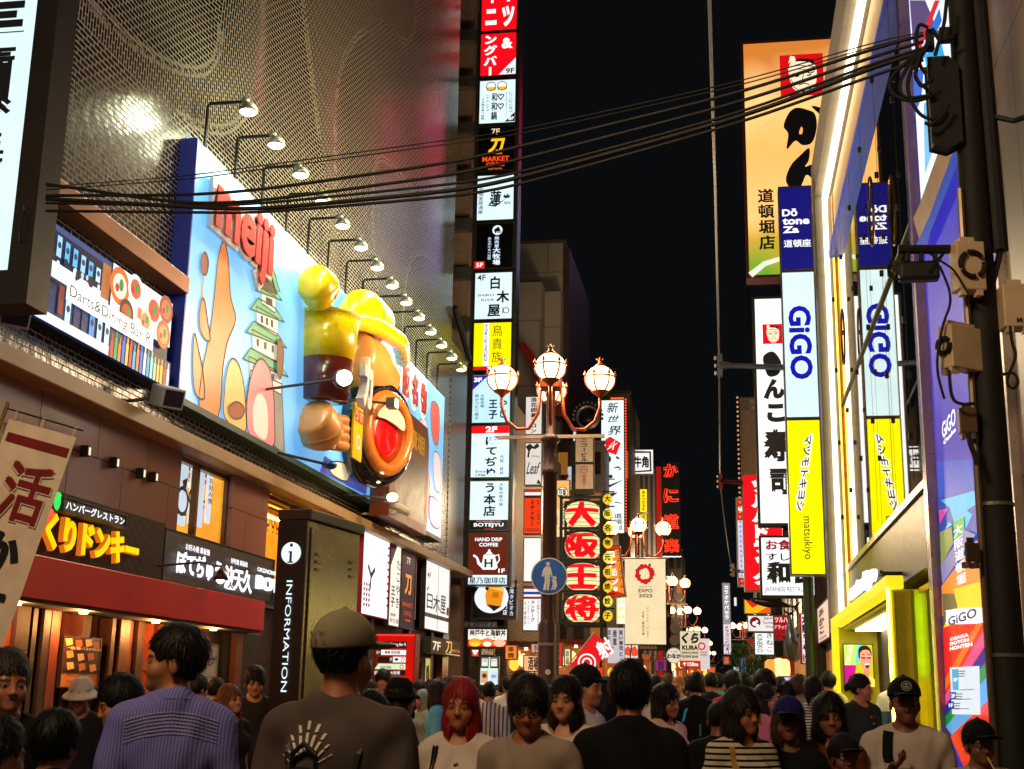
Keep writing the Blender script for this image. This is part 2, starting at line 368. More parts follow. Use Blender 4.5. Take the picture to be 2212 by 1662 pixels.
# hanging banners in the first window
for k, (x0, t0, b0, x1, t1, b1) in enumerate([(359, 985, 1125, 404, 1000, 1138), (411, 1002, 1132, 440, 1015, 1142), (447, 1020, 1125, 460, 1025, 1140)]):
    f = FL(x0, t0, b0, x1, t1, b1, XW-.22)
    r = thing('hanging_banner', f.P(f.W/2, f.H, -.02), ['wide pale blue banner with an ink kettle in the upper window', 'middle pale blue banner in the amber window', 'narrow white banner with ink writing in the amber window'][k], 'banner', 'banners in the upper window')
    mb = MB(); mb.fbox(f, 0, 0, f.W, f.H, -.02, 0); mb.build('cloth', E(['#cfe4f6', '#cfe0f2', '#dfe6f4'][k], .8), r)  # banner cloth given a glow of its own
    if k == 0: els = [('ring', .78, .62, .3, .08, INK), ('r', .55, .8, 1., .84, INK), ('p', [(.7, .3), (.95, .22), (.9, .4), (.8, .48)], M('#9a6a30'))]
    elif k == 1: els = [('ring', .1, .55, .25, .1, INK), ('l', [(.1, .5), (.3, .55), (.2, .62)], .1, INK)]
    else: els = [('tv', 'お好み焼', .15, .08, .85, .62, INK)]
    draw(r, f, els)
# small clips along the granite joint
for k, (x, y) in enumerate([(175, 976), (237, 1001), (295, 1024), (322, 1032)]):
    p = PX(x, y, XW); r = thing('wall_clip', (XW, p[1], p[2]-.05), 'small square black clip on the granite, %s from the white banner' % ['first', 'second', 'third', 'fourth'][k], 'clip', 'small clips on the granite wall')
    mb = MB(); mb.box((XW+.005, p[1]-.03, p[2]-.05), (XW+.09, p[1]+.03, p[2]+.06)); mb.build('housing', BLACK, r, bevel=.006)
    mb = MB(); mb.box((XW+.09, p[1]-.018, p[2]-.035), (XW+.094, p[1]+.018, p[2]+.04)); mb.build('lens', E('#e8d8b8', 1.2), r)  # glowing plate added on the clip
# ---- dark sign band with raised letters
f = FL(60, 1040, 1195, 352, 1132, 1252, XW+.12)
r = thing('fascia_sign', f.P(f.W/2, f.H, 0), 'brown ribbed shop fascia with fat yellow raised letters', 'shop sign')
mb = MB(); mb.fbox(f, -1.2, 0, f.W, f.H, -.1, 0); n = 150
for i in range(n):
    u = -1.2+(f.W+1.2)*i/n; mb.fbox(f, u, 0, u+.012, f.H, 0, .008)
mb.build('ribbed_panel', M('#3a2116', .45), r)
f2 = FL(62, 1090, 1212, 290, 1145, 1222, XW+.15)
rg = FL(95, 1115, 1200, 290, 1150, 1216, XW+.15)
mb = MB(); put_text(mb, rg, 'びっくりドンキー', -.75, .0, rg.W, rg.H, .05, .045, .012); mb.build('lettering', E('#ffd000', 1.0), r)
mb = MB(); put_text(mb, rg, 'びっくりドンキー', -.76, -.008, rg.W+.01, rg.H+.012, .02, .06, .05); mb.build('letter_sides', E('#e8741a', .7), r)
mb = MB(); mb.ball(PX(125, 1083, XW+.25), (.03, .05, .085)); mb.build('green_emblem', E('#3fe060', 1.), r, True)
mb = MB(); mb.ball(PX(108, 1112, XW+.25), (.03, .05, .06)); mb.build('red_emblem', E('#ff5a30', 1.), r, True)
f3 = FL(135, 1076, 1112, 272, 1110, 1136, XW+.3)
sign('name_plate', 'brown plate with white katakana above the yellow letters', 'shop sign', f3, M('#33241a', .5), [('t', 'ハンバーグレストラン', .04, .2, .97, .82, EN('#eef4ff', 1.1), {'b': .03})], .12, M('#2a1c14'), .01)
f4 = FL(353, 1135, 1258, 590, 1212, 1300, XW+.12)
r = sign('fascia_sign', 'dark grey shop fascia with white glowing channel letters', 'shop sign', f4, M('#2b2724', .5), [], .1, M('#1c1917'), .012)
WL = EN('#f6f6ff', 1.15)
draw(r, f4.sub(0, 0, 1, 1, .03), [('t', 'お好み焼 鉄板焼', .14, .2, .34, .33, WL, {'b': .012}), ('t', 'ぼてぢゅう', .08, .36, .45, .83, WL, {'b': .03, 'dep': .01}),
    ('t', '好吃焼 鉄板焼', .53, .24, .69, .36, WL, {'b': .012}), ('t', '波天久', .48, .42, .745, .92, WL, {'b': .025, 'dep': .01}),
    ('t', 'OKONOMIYAKI', .79, .28, 1.06, .38, WL, {'b': .04}), ('t', 'BOTEJYU', .79, .46, 1.3, .86, WL, {'b': .03, 'dep': .04})])
p = PX(478, 1230, XW+.5)
r = thing('sign_lamp', (XW+.12, p[1]-.5, p[2]), 'small bell lamp on a thin arm before the white letters', 'lamp')
mb = MB(); mb.tube([(XW+.12, p[1]-.9, p[2]-.05), (XW+.5, p[1]-.6, p[2]+.02), (XW+.5, p[1], p[2]+.03)], .012, 6); mb.build('arm', BLACK, r)
mb = MB(); mb.lathe((XW+.5, p[1], p[2]-.12), [(.09, 0), (.06, .07), (.03, .12), (.0, .15)], 14); mb.build('shade', M('#4a3a2c', .3, .7), r, True)
mb = MB(); mb.ball((XW+.5, p[1], p[2]-.12), .045); mb.build('bulb', E('#ffd9a0', 5), r, True)
# ---- red fascia box
yA, yB = 8.2, 15.95; z0, z1 = 2.215, 2.585; XA = -5.8
r = thing('red_awning', ((XA+XW)/2, 12, z0), 'long glossy red shop awning box over the slatted shopfront', 'awning')
mb = MB(); mb.box((XA, yA, z0), (XW+.02, yB, z1)); ro = mb.build('red_panel', M('#d80404', .3, 0, .1, 1.2, .02), r, bevel=.008); ro.data.materials[0].node_tree.nodes['Principled BSDF'].inputs['Specular IOR Level'].default_value = .25
mb = MB(); mb.box((XA-.03, yA, z0-.03), (XW+.05, yB-.02, z0-.003)); mb.build('soffit', BLACK, r)
for k, yy in enumerate([9.0, 10.4, 11.6, 13.2, 14.8]):
    mb = MB(); mb.lathe((XA-.2, yy, z0-.05), [(.04, 0), (.045, .018)], 12); mb.build('downlight', E('#ffb060', 14), r)
    ld = bpy.data.lights.new('down', 'POINT'); ld.energy = 30; ld.color = (1, .42, .12); ld.shadow_soft_size = .05; lo = bpy.data.objects.new('down_lamp', ld); COL.objects.link(lo); lo.parent = r; lo.location = np.array((XA-.2, yy, z0-.12))-np.array(LOC[r.name])
# ---- slatted shopfront
r = thing('slatted_shopfront', (XW, 12, 0), 'shopfront of rough upright timber slats in orange light', 'shopfront')
mb = MB(); mb.box((XW-.35, 6, 0), (XW-.15, 15.9, 2.2)); mb.build('back_board', M('#1c0f08', .6), r)
rr = random.Random(3); yy = 6.2
woods = ['#6e2c12', '#8a3a16', '#4a1e0e', '#2c140b']; mbs = {w: MB() for w in woods}
while yy < 15.7:
    wd = rr.choice([.08, .12, .16, .22]); x = rr.choice([0, .05, .1, .14]); mbs[rr.choice(woods)].box((XW-.16, yy, .0), (XW-.1+x, yy+wd, 2.18)); yy += wd+rr.choice([.01, .02, .12])
for w, m in mbs.items(): m.each('slat', M(w, .6, 0, .35, 5, .3), r)
mb = MB(); mb.tube([(XW+.35, 7, 1.02), (XW+.35, 12.2, 1.02)], .022, 8); mb.build('brass_rail', M('#c8862a', .25, .9), r)
f = FL(131, 1376, 1487, 214, 1376, 1487, XW+.02)
f = Fr(f.O, f.U, f.V, f.N, f.W, f.H)
r = sign('poster', 'orange job poster with photo mosaic on the timber slats', 'poster', f, M('#c8782c', .6), [
    ('r', .02, .02, .98, .7, M('#3a1c0c', .6))]+[('p', [(a, b), (a+.16, b-.02), (a+.2, b+.1), (a+.04, b+.14)], M(c, .6)) for a, b, c in
    [(.05, .06, '#e0a860'), (.3, .08, '#c86a28'), (.55, .05, '#f0c890'), (.75, .09, '#a05020'), (.08, .3, '#d89040'), (.36, .34, '#e8b070'), (.62, .32, '#b86428'), (.1, .52, '#f0b878'), (.4, .53, '#c87838'), (.68, .54, '#e0a058')]]+
    [('t', '一緒に働いてみませんか?', .08, .2, .95, .26, M('#e8d0a8'), {'b': .02}), ('r', .1, .76, .85, .775, M('#8a4a20')), ('r', .1, .86, .4, .88, M('#8a4a20'))], .03, M('#2a160a'), .012)
# green lit foot-shaped lamp sign and white price banner
f = FY(330, 1482, 366, 1522, 9.5)
sign('light_box', 'small green light box with a yellow cartoon foot on it', 'shop sign', f, E('#18b848', .8), [('p', [(.35, .25), (.7, .22), (.75, .5), (.62, .8), (.45, .85), (.32, .6)], EN('#ffd820', .9)), ('o', .68, .14, .12, EN('#ffd820', .9)), ('r', .25, .85, .6, .93, EN('#ffffff', .9))], .06, M('#0c3a18'), .008)
f = FL(405, 1386, 1545, 466, 1392, 1540, XW+.25)
r = sign('cloth_banner', 'white upright shop banner with brown breakfast hours', 'banner', f, M('#cdbfae', .7), [('t', 'モーニング', -.5, .17, .97, .32, M('#241410'), {'shear': .2}), ('t', 'メニュー', .0, .44, .95, .52, M('#241410')), ('t', '7時~AM11時', .0, .62, .9, .76, M('#241410'))], .012, M('#c0b4a4'), .006)

# ================================================================== LED screen in the recess
fr = FL(72, 462, 662, 361, 642, 865, XW+.2)
r = thing('video_screen', fr.P(fr.W/2, fr.H, -.15), 'bright wall screen showing a bar room, dishes and bottles', 'screen')
c = MB(); c.fbox(fr, 0, 0, fr.W, fr.H, -.18, -.005); c.build('casing', BLACK, r)
rr = random.Random(11); els = [('r', 0, 0, 1, 1, EN('#10183a', .8))]
P_ = lambda a, b, c, d, col, s=1.05: els.append(('r', a, b, c, d, EN(col, s)))
P_(.0, .0, .5, .06, '#3a4a80'); P_(.0, .36, .5, .52, '#dde8f4'); P_(.44, .05, .5, .42, '#b06a3a')
for k in range(8): 
    u = .02+k*.053; P_(u, .07+.012*k, u+.03, .3, rr.choice(['#c8ecff', '#58b8f0', '#eaf6ff', '#9ad0f4'])); els.append(('o', u+.015, .17+.006*k, .011, EN('#20406a')))
for k in range(16): 
    u, v = rr.uniform(0, .42), rr.uniform(.3, .42); els.append(('o', u, v, rr.uniform(.008, .02), EN(rr.choice(['#101828', '#f4f8ff', '#c8d0d8', '#38301f']), .9)))
P_(.5, 0, 1, .52, '#f6f0ea', 1.1)
for cu, cv, q, a, b in [(.56, .2, .075, '#d86a28', '#f2e2d0'), (.68, .12, .06, '#f4f4f4', '#d05030'), (.84, .22, .07, '#fafafa', '#e84830'), (.94, .12, .06, '#a04830', '#d87040'), (.62, .44, .055, '#38241c', '#c84828'), (.93, .42, .06, '#c86430', '#e8a060'), (.77, .4, .05, '#f0d8b0', '#c89060')]:
    els += [('o', cu, cv, q, q*.9, EN(a)), ('o', cu, cv, q*.7, q*.6, EN(b)), ('o', cu+.01, cv-.02, q*.22, q*.3, EN('#3a8a3a')), ('o', cu-.02, cv+.03, q*.2, EN('#c02818'))]
P_(.7, .3, .73, .42, '#e0703a'); P_(0, .6, .5, .98, '#142040', .9)
for k in range(9):
    u = .03+k*.054; P_(u, .66, u+.034, .92, rr.choice(['#bfe6ff', '#4a90d8', '#dcecff', '#1a3060', '#e8f2ff'])); els.append(('o', u+.017, .76, .012, EN('#183050')))
P_(0, .9, .5, 1, '#d8dce4'); P_(.14, .58, .17, .86, '#8a3a1c'); P_(.5, .7, 1, 1, '#3a2a3a', .8)
for k in range(17):
    u = .51+k*.028; cc = rr.choice(['#18a860', '#2868d8', '#f0c040', '#f4f4f4', '#d03828', '#30b0e0', '#e88030', '#a8e0c0']); h = rr.uniform(.76, .82); P_(u, h, u+.02, 1, cc); P_(u+.006, h-.07, u+.014, h, cc)
P_(.17, .5, .82, .7, '#ffffff', 1.2)
els.append(('t', 'Darts&Dining Bar R', .19, .53, .8, .68, INK, {'b': .0, 'part': 'lettering'}))
draw(r, fr, els, .002, .0006)

# ================================================================== blue billboard
XB = -6.0
fb = Fr((XB, 13.32, 7.72), (0, 1, 0), DN, (1, 0, 0), 13.6, 3.06)
r = thing('billboard', fb.P(fb.W/2, fb.H, -.2), 'huge sky blue relief billboard with red letters, castle and yellow snack shapes', 'billboard')
c = MB(); c.fbox(fb, 0, 0, fb.W, fb.H, -.42, 0)
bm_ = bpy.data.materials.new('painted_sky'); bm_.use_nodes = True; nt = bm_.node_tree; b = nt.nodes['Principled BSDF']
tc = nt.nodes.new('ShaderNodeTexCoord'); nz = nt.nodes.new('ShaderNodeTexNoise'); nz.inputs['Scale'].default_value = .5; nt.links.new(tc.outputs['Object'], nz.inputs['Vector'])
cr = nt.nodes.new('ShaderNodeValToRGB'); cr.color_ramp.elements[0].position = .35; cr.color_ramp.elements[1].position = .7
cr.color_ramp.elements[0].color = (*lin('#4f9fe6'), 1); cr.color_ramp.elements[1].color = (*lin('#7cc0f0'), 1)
nt.links.new(nz.outputs['Fac'], cr.inputs[0]); nt.links.new(cr.outputs[0], b.inputs['Base Color']); b.inputs['Roughness'].default_value = .35; nt.links.new(cr.outputs[0], b.inputs['Emission Color']); b.inputs['Emission Strength'].default_value = .78  # board glows by itself in place of floodlight falling on it
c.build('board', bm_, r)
c = MB(); c.fbox(fb, -.03, -.02, 0, fb.H+.02, -.44, .01); c.build('side_panel', M('#3a4fd0', .4), r)
c = MB(); c.fbox(fb, 0, fb.H, fb.W, fb.H+.08, -.44, .03); c.build('bottom_rail', M('#1a4a48', .5), r)
def bu(x, y, X=XB): p = PX(x, y, X); return (p[1]-fb.O[1], fb.O[2]-p[2])       # picture point on the board
def bpoly(pts, mat, w, name, dep=0., line=None):
    bb = mat.node_tree.nodes['Principled BSDF']; bb.inputs['Emission Color'].default_value = bb.inputs['Base Color'].links[0].from_node.color_ramp.elements[0].color; bb.inputs['Emission Strength'].default_value = .55; mat.cycles.emission_sampling = 'NONE'  # painted shapes get their own glow, standing in for floodlight
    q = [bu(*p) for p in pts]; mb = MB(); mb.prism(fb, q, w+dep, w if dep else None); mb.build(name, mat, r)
    if line:
        mb = MB(); mb.ribbon(fb, q+[q[0]], line, w+dep+.004); mb.build('outline', M('#2a1a12'), r)
def smooth_closed(pts, k=4):
    p = np.array(pts, float); n = len(p); out = []
    for i in range(n):
        a, b_, c_, d = p[i-1], p[i], p[(i+1) % n], p[(i+2) % n]
        for j in range(k):
            t = j/k; out.append(.5*((2*b_)+(-a+c_)*t+(2*a-5*b_+4*c_-d)*t*t+(-a+3*b_-3*c_+d)*t**3))
    return [tuple(q) for q in out]
# letters
u0, v0 = bu(455, 398); u1, v1 = bu(575, 575)
for col, bo, w, dp in ((M('#e8e4e0', .4), .09, .04, .05), (M((.62, .006, .003), .7), .035, .095, .015)):
    mb = MB()
    e = .07 if bo > .05 else 0
    put_text(mb, fb, 'meiji', u0-e, .18-e, u1+e, 1.12+e, w, bo, dp); mb.build('lettering', col, r)
# plain painted shapes standing where the mural has its figures: an orange flame tree, cream and pink fruits
OR, CR, PK = M('#e0781f', .4), M('#e8b85f', .4), M('#e88a89', .4)
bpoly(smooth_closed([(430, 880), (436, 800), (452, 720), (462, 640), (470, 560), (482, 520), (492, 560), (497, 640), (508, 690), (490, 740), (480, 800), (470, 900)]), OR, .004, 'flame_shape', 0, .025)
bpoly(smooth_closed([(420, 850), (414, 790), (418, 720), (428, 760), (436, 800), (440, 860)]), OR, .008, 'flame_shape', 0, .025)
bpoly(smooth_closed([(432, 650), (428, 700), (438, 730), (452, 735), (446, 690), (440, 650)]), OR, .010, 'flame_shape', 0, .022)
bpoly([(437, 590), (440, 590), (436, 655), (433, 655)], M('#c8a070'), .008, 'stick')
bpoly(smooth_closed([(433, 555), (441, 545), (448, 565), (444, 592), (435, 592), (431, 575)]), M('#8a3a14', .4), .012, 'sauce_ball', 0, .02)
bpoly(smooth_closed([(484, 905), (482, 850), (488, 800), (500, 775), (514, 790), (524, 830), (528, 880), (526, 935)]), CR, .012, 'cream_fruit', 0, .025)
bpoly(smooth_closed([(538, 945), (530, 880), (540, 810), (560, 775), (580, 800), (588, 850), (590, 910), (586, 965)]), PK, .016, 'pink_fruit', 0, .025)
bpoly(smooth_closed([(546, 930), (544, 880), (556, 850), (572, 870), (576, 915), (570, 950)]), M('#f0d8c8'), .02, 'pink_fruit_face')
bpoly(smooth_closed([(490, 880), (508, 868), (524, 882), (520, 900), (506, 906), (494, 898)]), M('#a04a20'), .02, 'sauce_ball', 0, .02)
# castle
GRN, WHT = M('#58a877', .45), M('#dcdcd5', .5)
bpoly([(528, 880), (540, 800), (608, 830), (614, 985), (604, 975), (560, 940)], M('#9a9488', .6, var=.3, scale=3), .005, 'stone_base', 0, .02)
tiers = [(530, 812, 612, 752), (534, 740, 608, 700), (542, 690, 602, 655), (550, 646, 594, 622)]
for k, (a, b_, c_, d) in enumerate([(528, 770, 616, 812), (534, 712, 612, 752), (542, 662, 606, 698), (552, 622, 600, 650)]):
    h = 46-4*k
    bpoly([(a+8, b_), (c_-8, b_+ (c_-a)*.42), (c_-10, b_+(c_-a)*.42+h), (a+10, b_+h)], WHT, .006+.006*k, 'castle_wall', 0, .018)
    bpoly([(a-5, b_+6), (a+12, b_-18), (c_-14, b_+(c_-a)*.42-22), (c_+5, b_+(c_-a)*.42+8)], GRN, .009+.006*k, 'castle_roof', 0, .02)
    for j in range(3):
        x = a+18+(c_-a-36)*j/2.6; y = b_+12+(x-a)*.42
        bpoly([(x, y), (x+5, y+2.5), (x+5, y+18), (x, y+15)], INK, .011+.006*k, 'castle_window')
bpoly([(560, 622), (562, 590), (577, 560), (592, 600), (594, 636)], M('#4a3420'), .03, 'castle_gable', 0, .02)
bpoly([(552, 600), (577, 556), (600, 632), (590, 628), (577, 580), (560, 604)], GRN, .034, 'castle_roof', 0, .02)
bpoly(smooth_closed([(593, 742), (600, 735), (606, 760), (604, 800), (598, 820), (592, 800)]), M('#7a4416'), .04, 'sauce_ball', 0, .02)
# relief snack shapes (blown yellow puff, tub, round bowl under a yellow lid)
YEL = M('#f2c800', .28, coat=.25); PCH = M('#f0a050', .32, coat=.2)
def blob(name, pts, r0, mat, n=14):
    """a fat smooth tube with round ends: points given on the board (picture x, y, out)"""
    Q = []
    for x, y, o in pts: u, v = bu(x, y); Q.append(fb.P(u, v, o))
    Q = np.array(Q); t = np.linspace(0, len(Q)-1, 28); Q = np.stack([np.interp(t, range(len(Q)), Q[:, k]) for k in range(3)], 1)
    for _ in range(3): Q[1:-1] = (Q[:-2]+Q[1:-1]*2+Q[2:])/4
    rs = np.interp(t, range(len(r0)), r0); s = np.linspace(0, 1, 28); rs = rs*np.minimum(1, np.sqrt(np.clip(np.minimum(s, 1-s)*9, 0.001, 1)))
    mb = MB(); mb.tube(Q, rs, n); return mb.build(name, mat, r, True)
blob('yellow_puff', [(640, 600, .2), (655, 625, .25), (652, 640, .25), (668, 660, .2)], [.26, .3, .24, .15], YEL, 18)
uu, vv = bu(676, 690); u9, v9 = bu(676, 875)
tubc = fb.P(uu-.02, (vv+v9)/2, .25)
def tub(name, z0, z1, r0, r1, mat): mb = MB(); mb.lathe((tubc[0], tubc[1], 0), [(0, z0), (r0, z0), (r1, z1), (0, z1)], 28); return mb.build(name, mat, r, True)
zt = fb.O[2]-vv; zb = fb.O[2]-v9; zm = zt-(zt-zb)*.52
tub('snack_tub', zm, zt, .40, .46, YEL); tub('tub_rim', zt, zt+.05, .475, .475, M('#f4e060', .3)); tub('tub_band', zb, zm-.004, .34, .4, M('#5a1c10', .25, coat=.5))
for ch, px, py, s_, mt in (('カ', 690, 845, .5, M('#e8e8e8', .3)), ):
    a_ = fb.P(*bu(px, py), .7); q = Fr(a_, (0, 1, 0), DN, (1, 0, 0), s_, s_*1.3); mb = MB(); put_text(mb, q, ch, -s_/2, -.5, s_/2, .3, .0, .06, .12); mb.build('tub_lettering', mt, r)
lab = Fr(fb.P(*bu(694, 868), .52), (0, 1, 0), DN, (1, 0, 0), .55, 1.0); mb = MB(); mb.fbox(lab, 0, 0, .5, .85, -.03, 0); mb.build('yellow_label', M('#f0d000', .35), r)
draw(r, lab, [('r', .1, .08, .85, .28, M('#c83a14')), ('t', 'うす', .15, .1, .82, .26, M('#f0e0c0')), ('ring', .5, .58, .2, .06, WHT)], .004)
blob('peach_puff', [(648, 890, .15), (662, 930, .2), (664, 975, .15)], [.3, .36, .22], PCH, 18)
for i in range(4): blob('peach_puff_lobe', [(672, 905+i*18, .3), (690, 912+i*18, .42)], [.10, .09], PCH, 12)
blob('peach_dome', [(735, 760, .1), (762, 790, .15), (790, 830, .15)], [.4, .5, .5], PCH, 22)
blob('yellow_lid', [(722, 690, .2), (748, 672, .25), (790, 705, .2)], [.2, .36, .36], YEL, 20)
blob('yellow_lid_rim', [(690, 692, .3), (740, 706, .55), (790, 740, .6), (838, 792, .3)], [.10, .14, .15, .13], YEL, 14)
bc = fb.P(*bu(768, 938), .25); ax = np.array([.92, -.34, -.05])
def bowl(name, prof, mat): mb = MB(); mb.lathe(bc, prof, 40, ax); return mb.build(name, mat, r, True)
bowl('black_bowl', [(.0, -.35), (.6, -.3), (.86, -.05), (.9, .15), (.82, .3), (.7, .34), (.68, .25)], M('#0a0a0c', .12, coat=.8))
bowl('orange_bowl_ring', [(.7, .26), (.7, .37), (.62, .44), (.52, .44), (.5, .36), (.48, .2)], M('#e08030', .25, coat=.5))
bowl('red_filling', [(.5, .3), (.3, .34), (0, .36)], M('#d40c10', .2, coat=.6))
q = Fr(bc+ax*.385, (0.34, .92, 0), DN, ax, 1, 1); mb = MB(); mb.prism(q, smooth_closed([(-.4, -.22), (-.2, -.42), (.1, -.44), (.36, -.3), (.38, -.1), (.1, -.16), (-.15, -.2)]), .0, .04); mb.build('noodle_band', M('#e6dcc8', .3, coat=.4), r)
# brown place board with a dark screen
q0 = bu(805, 890); q1 = bu(880, 1100)
fk = Fr(fb.P(q0[0], q0[1]-.25, .35), (0, 1, 0), DN, (1, 0, 0), q1[0]-q0[0]+.15, 2.05)
mb = MB(); mb.fbox(fk, 0, .3, fk.W, fk.H, -.34, 0); mb.prism(fk, [(0, .3), (.15, 0), (fk.W-.15, 0), (fk.W, .3)], -.3, -.005); mb.build('brown_place_board', M('#7a3c14', .4), r)
draw(r, fk, [('r', .12, .38, .9, .92, M('#3c3430', .35)), ('t', '道頓堀', .2, .12, .86, .3, M('#e8b020', .4), {'b': .03})], .004)
# lettering flags 大阪名物 and pastel shapes at the far end
for i, ch in enumerate('大阪名物'):
    x, y = [(852, 806), (873, 823), (892, 842), (911, 862)][i]; u, v = bu(x, y); mb = MB(); mb.disc(fb, u, v, .36, .02+.004*i, .42); mb.build('white_roundel', WHT, r)
    mb = MB(); put_text(mb, fb, ch, u-.24, v-.3, u+.24, v+.3, .045, .035, .02); mb.build('lettering', M('#a82018'), r)
LV, PW = M('#a090d8', .4), M('#d8c8d8', .4)
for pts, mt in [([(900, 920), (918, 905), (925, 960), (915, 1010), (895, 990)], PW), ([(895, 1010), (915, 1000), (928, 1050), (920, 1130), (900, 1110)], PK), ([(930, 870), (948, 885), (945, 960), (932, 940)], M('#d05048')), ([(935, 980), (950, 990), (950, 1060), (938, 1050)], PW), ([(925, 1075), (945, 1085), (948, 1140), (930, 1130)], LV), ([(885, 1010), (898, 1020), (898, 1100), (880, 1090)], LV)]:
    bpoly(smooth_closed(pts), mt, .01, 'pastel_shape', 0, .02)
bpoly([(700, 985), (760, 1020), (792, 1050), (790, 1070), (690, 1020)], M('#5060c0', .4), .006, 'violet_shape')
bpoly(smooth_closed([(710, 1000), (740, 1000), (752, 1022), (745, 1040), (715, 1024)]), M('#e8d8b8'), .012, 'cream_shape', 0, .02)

# ---- row of arm floodlights along the top
heads = [(515, 248), (562, 322), (632, 388), (685, 443), (725, 494), (763, 541), (800, 583), (832, 626), (865, 662), (893, 696), (920, 729), (943, 758), (965, 785), (984, 806)]
ORD = ['first', 'second', 'third', 'fourth', 'fifth', 'sixth', 'seventh', 'eighth', 'ninth', 'tenth', 'eleventh', 'twelfth', 'thirteenth', 'fourteenth']
LIGHTS = []
Y0, Y1 = 13.75, 26.6
for k in range(14):
    y = Y0+(Y1-Y0)*k/13; X0 = XB-.1; zt = 8.36; xe = XB+.42
    r = thing('arm_floodlight', (X0, y, 7.72), '%s floodlight on a bent arm along the billboard top, from the red letters' % ORD[k], 'floodlight', 'floodlights along the billboard')
    mb = MB(); mb.tube([(X0, y, 7.72), (X0, y, zt), (X0+.03, y, zt+.03), (xe-.06, y+.02, zt+.04)], .022, 6); mb.build('arm', BLACK, r)
    mb = MB(); mb.lathe((xe, y, zt-.1), [(.115, 0), (.11, .04), (.06, .1), (.025, .12)], 16); mb.ball((xe-.05, y, zt+.05), (.055, .04, .04)); mb.build('shade', M('#777468', .3, .5), r, True)
    mb = MB(); mb.lathe((xe, y, zt-.112), [(.105, .002), (.08, -.018), (.0, -.026)], 16); mb.build('lens', E('#fff2c8', 9 if k == 0 else 4), r, True)
    ld = bpy.data.lights.new('flood', 'SPOT'); ld.energy = 60; ld.color = (1, .95, .74); ld.spot_size = math.radians(150); ld.spot_blend = .6; ld.shadow_soft_size = .1
    lo = bpy.data.objects.new('flood_lamp', ld); COL.objects.link(lo); lo.parent = r; lo.location = (xe-X0+.1, 0, zt-.15-7.72)
    lo.rotation_euler = Vector((-.28, 0, -1)).to_track_quat('-Z', 'Y').to_euler()
    ld2 = bpy.data.lights.new('spill', 'POINT'); ld2.energy = 24; ld2.color = (.93, 1., .6); ld2.shadow_soft_size = .12
    l2 = bpy.data.objects.new('spill_lamp', ld2); COL.objects.link(l2); l2.parent = r; l2.location = (xe-X0+.2, 0, zt-7.72+.0)
# speakers, camera, small fittings
for k, (x, y) in enumerate([(35, 680), (375, 862)]):
    p = PX(x, y, XW+.5); r = thing('wall_speaker', (XW, p[1], p[2]-.15), ['white box loudspeaker beside the tall dark sign', 'white box loudspeaker at the billboard corner'][k], 'loudspeaker', 'box loudspeakers')
    q = Fr(p, (-.3, -.25, -.1), (0, 0, -1), (.8, -.5, -.35), .2, .2)
    A = np.array([.75, -.6, -.3]); A /= np.linalg.norm(A); U = np.cross(A, [0, 0, 1]); U /= np.linalg.norm(U); Vv = np.cross(A, U)
    q = Fr(p, U, Vv, A, .2, .2); mb = MB(); mb.fbox(q, -.13, -.11, .13, .11, -.3, 0); mb.build('box', M('#c8c6c0', .4), r, bevel=.015)
    mb = MB(); mb.fbox(q, -.105, -.085, .105, .085, 0, .006); mb.build('grille', M('#241c18', .7), r)
    mb = MB(); mb.tube([(XW, p[1]+.05, p[2]), p-A*.2], .02, 6); mb.build('bracket', FRAME, r)
p = PX(868, 1100, XW+.7); r = thing('security_camera', (XW+.2, p[1], p[2]-.1), 'white bullet security camera on a bracket under the billboard', 'camera')
A = np.array([.5, .8, -.25]); A /= np.linalg.norm(A); mb = MB(); mb.tube([p-A*.25, p+A*.15], .075, 12); mb.build('housing', M('#d8d0c0', .35), r)
mb = MB(); mb.tube([p+A*.15, p+A*.16], .05, 12); mb.build('lens', BLACK, r)
mb = MB(); mb.tube([(XW+.05, p[1]-.3, p[2]-.12), (XW+.5, p[1]-.15, p[2]-.1), p-[0, 0, .07]], .022, 6); mb.build('bracket', M('#c8c0b0', .4), r)
p = PX(845, 1077, XB+.6); r = thing('floodlight', (XB, p[1], p[2]-.1), 'small dazzling floodlight under the brown place board', 'floodlight')
mb = MB(); mb.box(p-[.1, .1, .06], p+[.1, .1, .06]); mb.build('housing', FRAME, r); mb = MB(); mb.ball(p+[.05, -.12, 0], (.09, .03, .07)); mb.build('lens', E('#ffe0a0', 30), r, True)
mb = MB(); mb.tube([(XB-.1, p[1]-.5, p[2]), p], .02, 6); mb.build('arm', FRAME, r)
p = PX(712, 1005, XB+.6); r = thing('floodlight', (XB, p[1], p[2]-.1), 'unlit blue floodlight on an arm under the red bowl', 'floodlight')
mb = MB(); mb.ball(p, (.1, .14, .06)); mb.build('housing', M('#184a9a', .3), r, True); mb = MB(); mb.tube([(XB+.1, p[1]-.7, p[2]+.05), p], .02, 6); mb.build('arm', BLACK, r)
p = PX(848, 872, XB+.8); r = thing('floodlight', (XB, p[1], p[2]-.1), 'small floodlight over the brown place board', 'floodlight')
mb = MB(); mb.box(p-[.08, .1, .08], p+[.06, .1, .08]); mb.build('housing', FRAME, r); mb = MB(); mb.box(p+[.065, -.08, -.06], p+[.075, .08, .06]); mb.build('lens', E('#ffe8c0', 10), r)
mb = MB(); mb.tube([(XB, p[1]-.4, p[2]), p], .02, 6); mb.build('arm', FRAME, r)
p = PX(742, 818, XB+1.1); r = thing('floodlight', (XB, p[1], p[2]-.1), 'glaring round spotlight between the tub and the bowl', 'floodlight')
